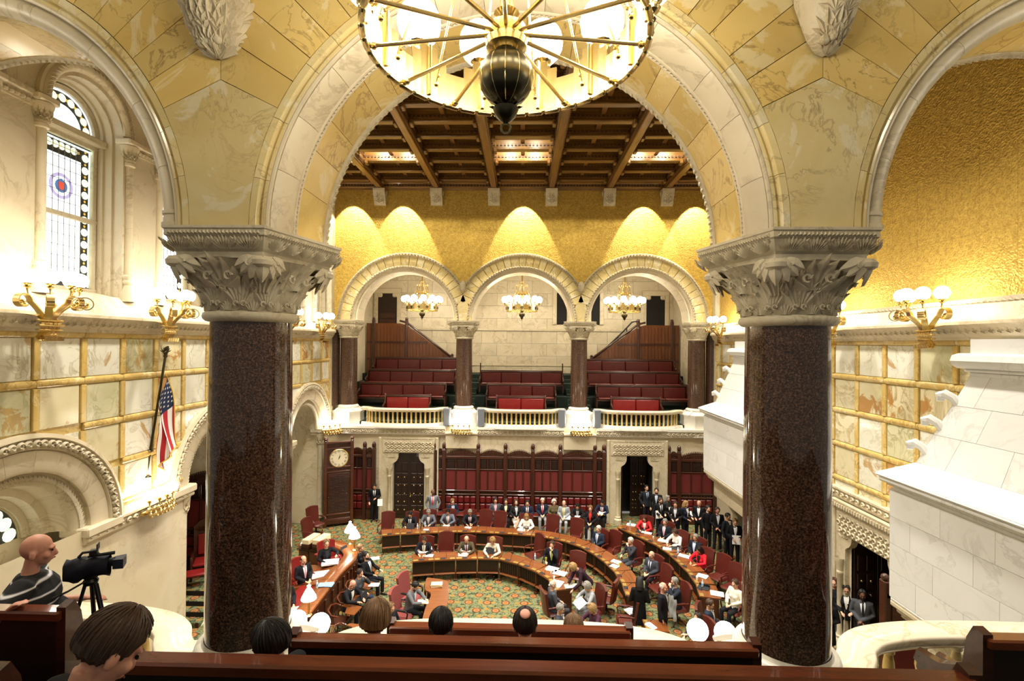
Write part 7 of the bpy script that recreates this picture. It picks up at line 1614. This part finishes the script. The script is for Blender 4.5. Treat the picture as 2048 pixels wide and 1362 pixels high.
# papers and folders held in the hands
def held(px, py, z, rz, tilt, w_, h, label, col='paper', name='held_papers', cat='papers'):
    p = at(px, py, z); m = MB(); m.box((0, 0, 0), (w_, .012, h), .002, 0, 0, M4.Rotation(R(tilt), 3, 'X')); o = m.build(name, MT[col], None, p, smooth=False); o.rotation_euler = (0, 0, R(rz)); tag(o, label, cat)
GH = next(o for o in bpy.data.objects if o.get('label', '').startswith('woman with long grey hair'))
for a in ((760, 1005, .95, 12, -15, .22, .3, 'white folder under the arm of the man by the clock'), (1155, 1037, .72, -8, -60, .24, .3, 'white papers on the knees of the bowed person in black'), (1134, 1034, .70, -10, -65, .3, .3, 'white papers on the knees of the man with the yellow tie'), (1317, 1029, 1.06, 10, -10, .24, .32, 'white folder held by the man with glasses in black suit'), (1342, 1014, 1.12, 25, -20, .16, .34, 'rolled papers held by the grey-haired standing woman'), (1352, 1032, 1.0, -25, -15, .26, .2, 'white pouch held behind the outer row'), (1380, 1028, 1.06, 30, -40, .3, .22, 'white sheet held by the blond standing woman'), (1394, 1030, 1.06, -30, -25, .24, .3, 'white papers in the hands of the bald standing man'),
          (1473, 1080, 1.02, -12, -8, .3, .32, 'white folder held at the edge of the right granite column'), (1679, 1222, .9, -35, -20, .2, .28, 'white sheet held by the woman with black hair'), (1160, 1206, .84, -70, -60, .4, .3, 'open white papers held by the woman in light grey'), (1204, 1026, .76, -20, -60, .3, .2, 'white pad on the knees of the man at the bench end')): held(*a)
bpy.context.view_layer.update(); next(o for o in bpy.data.objects if o.get('label', '').startswith('rolled papers')).location = GH.matrix_world @ V((0, -.27, 1.14))
p = at(1344, 1200, .95); m = MB(); m.grid(lambda a, v: (.16 * (a - .5) * 2 + .02 * sin(v * 9), .03 * sin(a * 14) , -.62 * v - .03 * sin(a * 9)), 14, 8); o = m.build('grey_coat', cloth('a9aaa6'), None, (p.x, p.y, 1.05)); o.rotation_euler = (0, 0, R(-70)); tag(o, 'light grey coat draped over the chair back behind the standing old man', 'coat')
# ================================================================ NEAR GALLERY
gn = MB()
for a, b, z in ((4.25, 4.62, 4.5), (3.4, 4.25, 4.95), (2.2, 3.4, 5.4), (-3, 2.2, 5.7)): gn.bx(-9, 9, a, b, 3.8, z)
struct(gn.build('floor_near_gallery', MT['greencarpet'], smooth=False))
def npew(label, x0, x1, y, z, dz=1.1): return pew(label, x0, x1, y, z, 1, None, dz, mt_top='bench')
npew('short polished wooden front bench before the marble rail, two onlookers behind it', -1.12, 1.06, 4.45, 5.68)
npew('long polished wooden bench in front of the woman with the brown bob', -1.64, 1.81, 3.65, 6.04)
npew('longest polished wooden bench along the bottom, below the dark-haired man', -2.02, 2.33, 2.50, 6.61)
npew('wooden bench on which the cameraman rests his hand', -6.0, -3.06, 3.30, 6.40); npew('wooden bench in the right corner of the near gallery', 3.12, 6.0, 3.30, 6.35)
npew('low wooden bench behind the right curved marble rail', 3.95, 6.4, 4.12, 5.62, .9); npew('low wooden bench behind the left curved marble rail', -6.4, -3.55, 4.1, 5.5, .9)
npew('wooden bench end at the lower left beside the seated young man', -6.0, -2.5, 2.35, 6.6)
# close figures: finer heads and strands of hair
def strands(t_, Hm, kind, col, part=None):
    m = MB(); q = random.Random(len(kind) * 7 + len(col)); n = 420
    src = HAIRM[kind]; vs = [v.co.copy() for v in src.vertices]
    nu = 41; nv = len(vs) // nu
    for k in range(n):
        i = q.randrange(nu - 1); j0 = q.randrange(0, max(1, nv - 7)); L = q.randrange(4, 7); pts = []
        for j in range(L):
            p = vs[min(nv - 1, j0 + j) * nu + i].lerp(vs[min(nv - 1, j0 + j) * nu + i + 1], q.random() * .3 + .35); c = V((0, .012, .0)); pts.append(p + (p - c).normalized() * (.003 + .0025 * sin(pi * j / L)))
        m.tube(pts, [.0016] + [.0028] * (L - 2) + [.0008], 4, False)
    o = m.build('hair_strands', hair_mat(col), t_); o.matrix_local = Hm; o['kind'] = 'stuff'
def near(px, py, y, pose, face, label, hair, **k):
    t_, Hm = person(px, py, pose, face, label, hair=hair, at_y=y, vox=.010, **k)
    if hair and hair[0] in ('short', 'bob', 'long', 'crop'): strands(t_, Hm, hair[0], hair[1])
    return t_, Hm
near(220, 1290, 1.72, 'write', 148, 'brown-haired young man in dark jacket, head bowed, lower left corner', ('short', 'brown'), jac='17181d', skin='r')
near(540, 1284, 2.85, 'lap', -104, 'man with glossy black hair turned away before the left granite column', ('crop', 'dark'), jac='17181d', skin='l')
near(752, 1234, 3.95, 'lap', 176, 'woman with a brown bob and navy jacket, seen from behind', ('bob', 'sandy'), jac='161b2a', fem=True)
near(882, 1247, 4.02, 'lap', 184, 'person with short black hair seen from behind at the front bench', ('short', 'dark'), jac='121318', skin='d')
t_, Hm = near(1050, 1247, 4.0, 'lap', 180, 'dark-haired man with a round bald spot, seen from behind', ('short', 'dkbrown'), jac='14161f')
m = MB(); m.ball((0, 0, 0), .042, 14, 8, sc=(1, 1, .3)); o = m.build('bald_patch', SK['r'], t_); o.matrix_local = Hm @ M4.Translation((0, .096, .112)) @ M4.Rotation(R(-45), 4, 'X'); o['label'] = 'round bald spot on the crown'
near(1147, 1257, 4.80, 'lap', 182, 'woman with long light brown hair low behind the front bench', ('long', 'sandy'), jac='2a2a30', fem=True)
# striped shirt of the camera operator
t = NT('striped_knit'); g = t.new('TexCoord'); s_ = t.new('SeparateXYZ', {0: (g, 'Object')}); wv = t.math('ADD', t.math('MULTIPLY', (s_, 2), 11.5), t.math('MULTIPLY', t.noise(t.obj((3, 3, 3)), 1.0, 2), .22)); fr_ = t.math('FRACT', wv)
c = t.ramp(fr_, [(0, H('15151a')), (.52, H('15151a')), (.6, H('d8d8dc')), (.67, H('e8e8ea')), (.74, H('4a4a50')), (.8, H('15151a'))]); STRIPE = t.out(c, .9)
t_, Hm = near(76, 1096, 3.72, 'operator', 126, 'bald heavy camera operator in a black and white striped shirt, hand on the bench', None, shirt=None, legs='22242c', skin='r', sc=1.0)
for c_ in t_.children:
    if c_.name.startswith('jacket'): mslot(c_, STRIPE)
m = MB(); m.tube([(.0, -.085 + .0, -.0), (.0, -.085, 0)], .001, 4)
# broadcast camera on its tripod
p = atY(182, 1128, 3.85); vc = thing('video_camera', 'black shoulder video camera in a rain cover on a tripod beside the operator', 'camera', p, R(28), None, 'thing'); vc.scale = (.66, .66, .66)
m = MB(); m.box((-.06, 0, 0), (.34, .15, .15), .035); m.box((-.16, 0, -.03), (.16, .17, .17), .05); m.build('camera_body', MT['plastic'], vc)
m = MB(); m.grid(lambda a, v: (-.24 + .42 * v, (.105 + .012 * sin(a * 22 + v * 9)) * cos(2 * pi * a) * 1.0, (.11 + .015 * sin(a * 15 + v * 14)) * sin(2 * pi * a) - .02 - .03 * (sin(2 * pi * a) < -.3) * (1 + sin(v * 7))), 24, 10); m.build('rain_cover', cloth('1b1e28', .6), vc)
m = MB(); m.lathe([(.045, 0), (.05, .06), (.055, .1), (.05, .1), (.04, .02)], 16); o = m.build('lens', MT['plastic'], vc); o.rotation_euler = (0, R(90), 0); o.location = (.13, 0, -.01)
m = MB(); m.prism([(0, -.06), (0, .06), (.11, .085), (.11, -.085)], lambda a, b, d: (.22 + a, b, d), -.085, .03); m.build('lens_hood', cloth('2a3140', .4), vc)
m = MB(); m.tube([(-.02, -.05, .11), (.1, -.05, .115), (.24, -.05, .115)], [.012, .018, .022], 10); m.build('microphone', MT['rubber'], vc)
m = MB(); m.box((.04, -.06, .16), (.08, .07, .07), .01); m.box((.08, -.06, .225), (.012, .10, .075), .004); m.tube([(.04, -.06, .1), (.04, -.06, .15)], .015, 6); m.build('viewfinder', MT['plastic'], vc)
m = MB(); m.tube([(-.12, 0, .10), (-.08, 0, .15), (.04, 0, .15), (.08, 0, .1)], .016, 8); m.build('carry_handle', MT['plastic'], vc)
m = MB(); m.lathe([(.07, -.24), (.08, -.2), (.06, -.17), (.08, -.15), (.08, -.12), (.03, -.11)], 14); m.box((0, 0, -.13), (.2, .09, .03), .01); m.build('fluid_head', MT['iron'], vc)
m = MB(); m.tube([(-.02, -.06, -.17), (-.18, -.12, -.24), (-.32, -.16, -.28)], [.012, .012, .018], 8); m.build('pan_handle', MT['plastic'], vc)
for k in range(3):
    a = R(90 + 120 * k); zf = (5.4 - p.z) / .66; m = MB(); m.tube([(.05 * cos(a), .05 * sin(a), -.22), (.22 * cos(a), .22 * sin(a), (zf - .22) / 2), (.38 * cos(a), .38 * sin(a), zf)], [.02, .018, .013], 7); m.tube([(.07 * cos(a + .3), .07 * sin(a + .3), -.24), (.23 * cos(a + .1), .23 * sin(a + .1), (zf - .22) / 2)], .011, 6); m.build('tripod_leg', MT['iron'], vc)
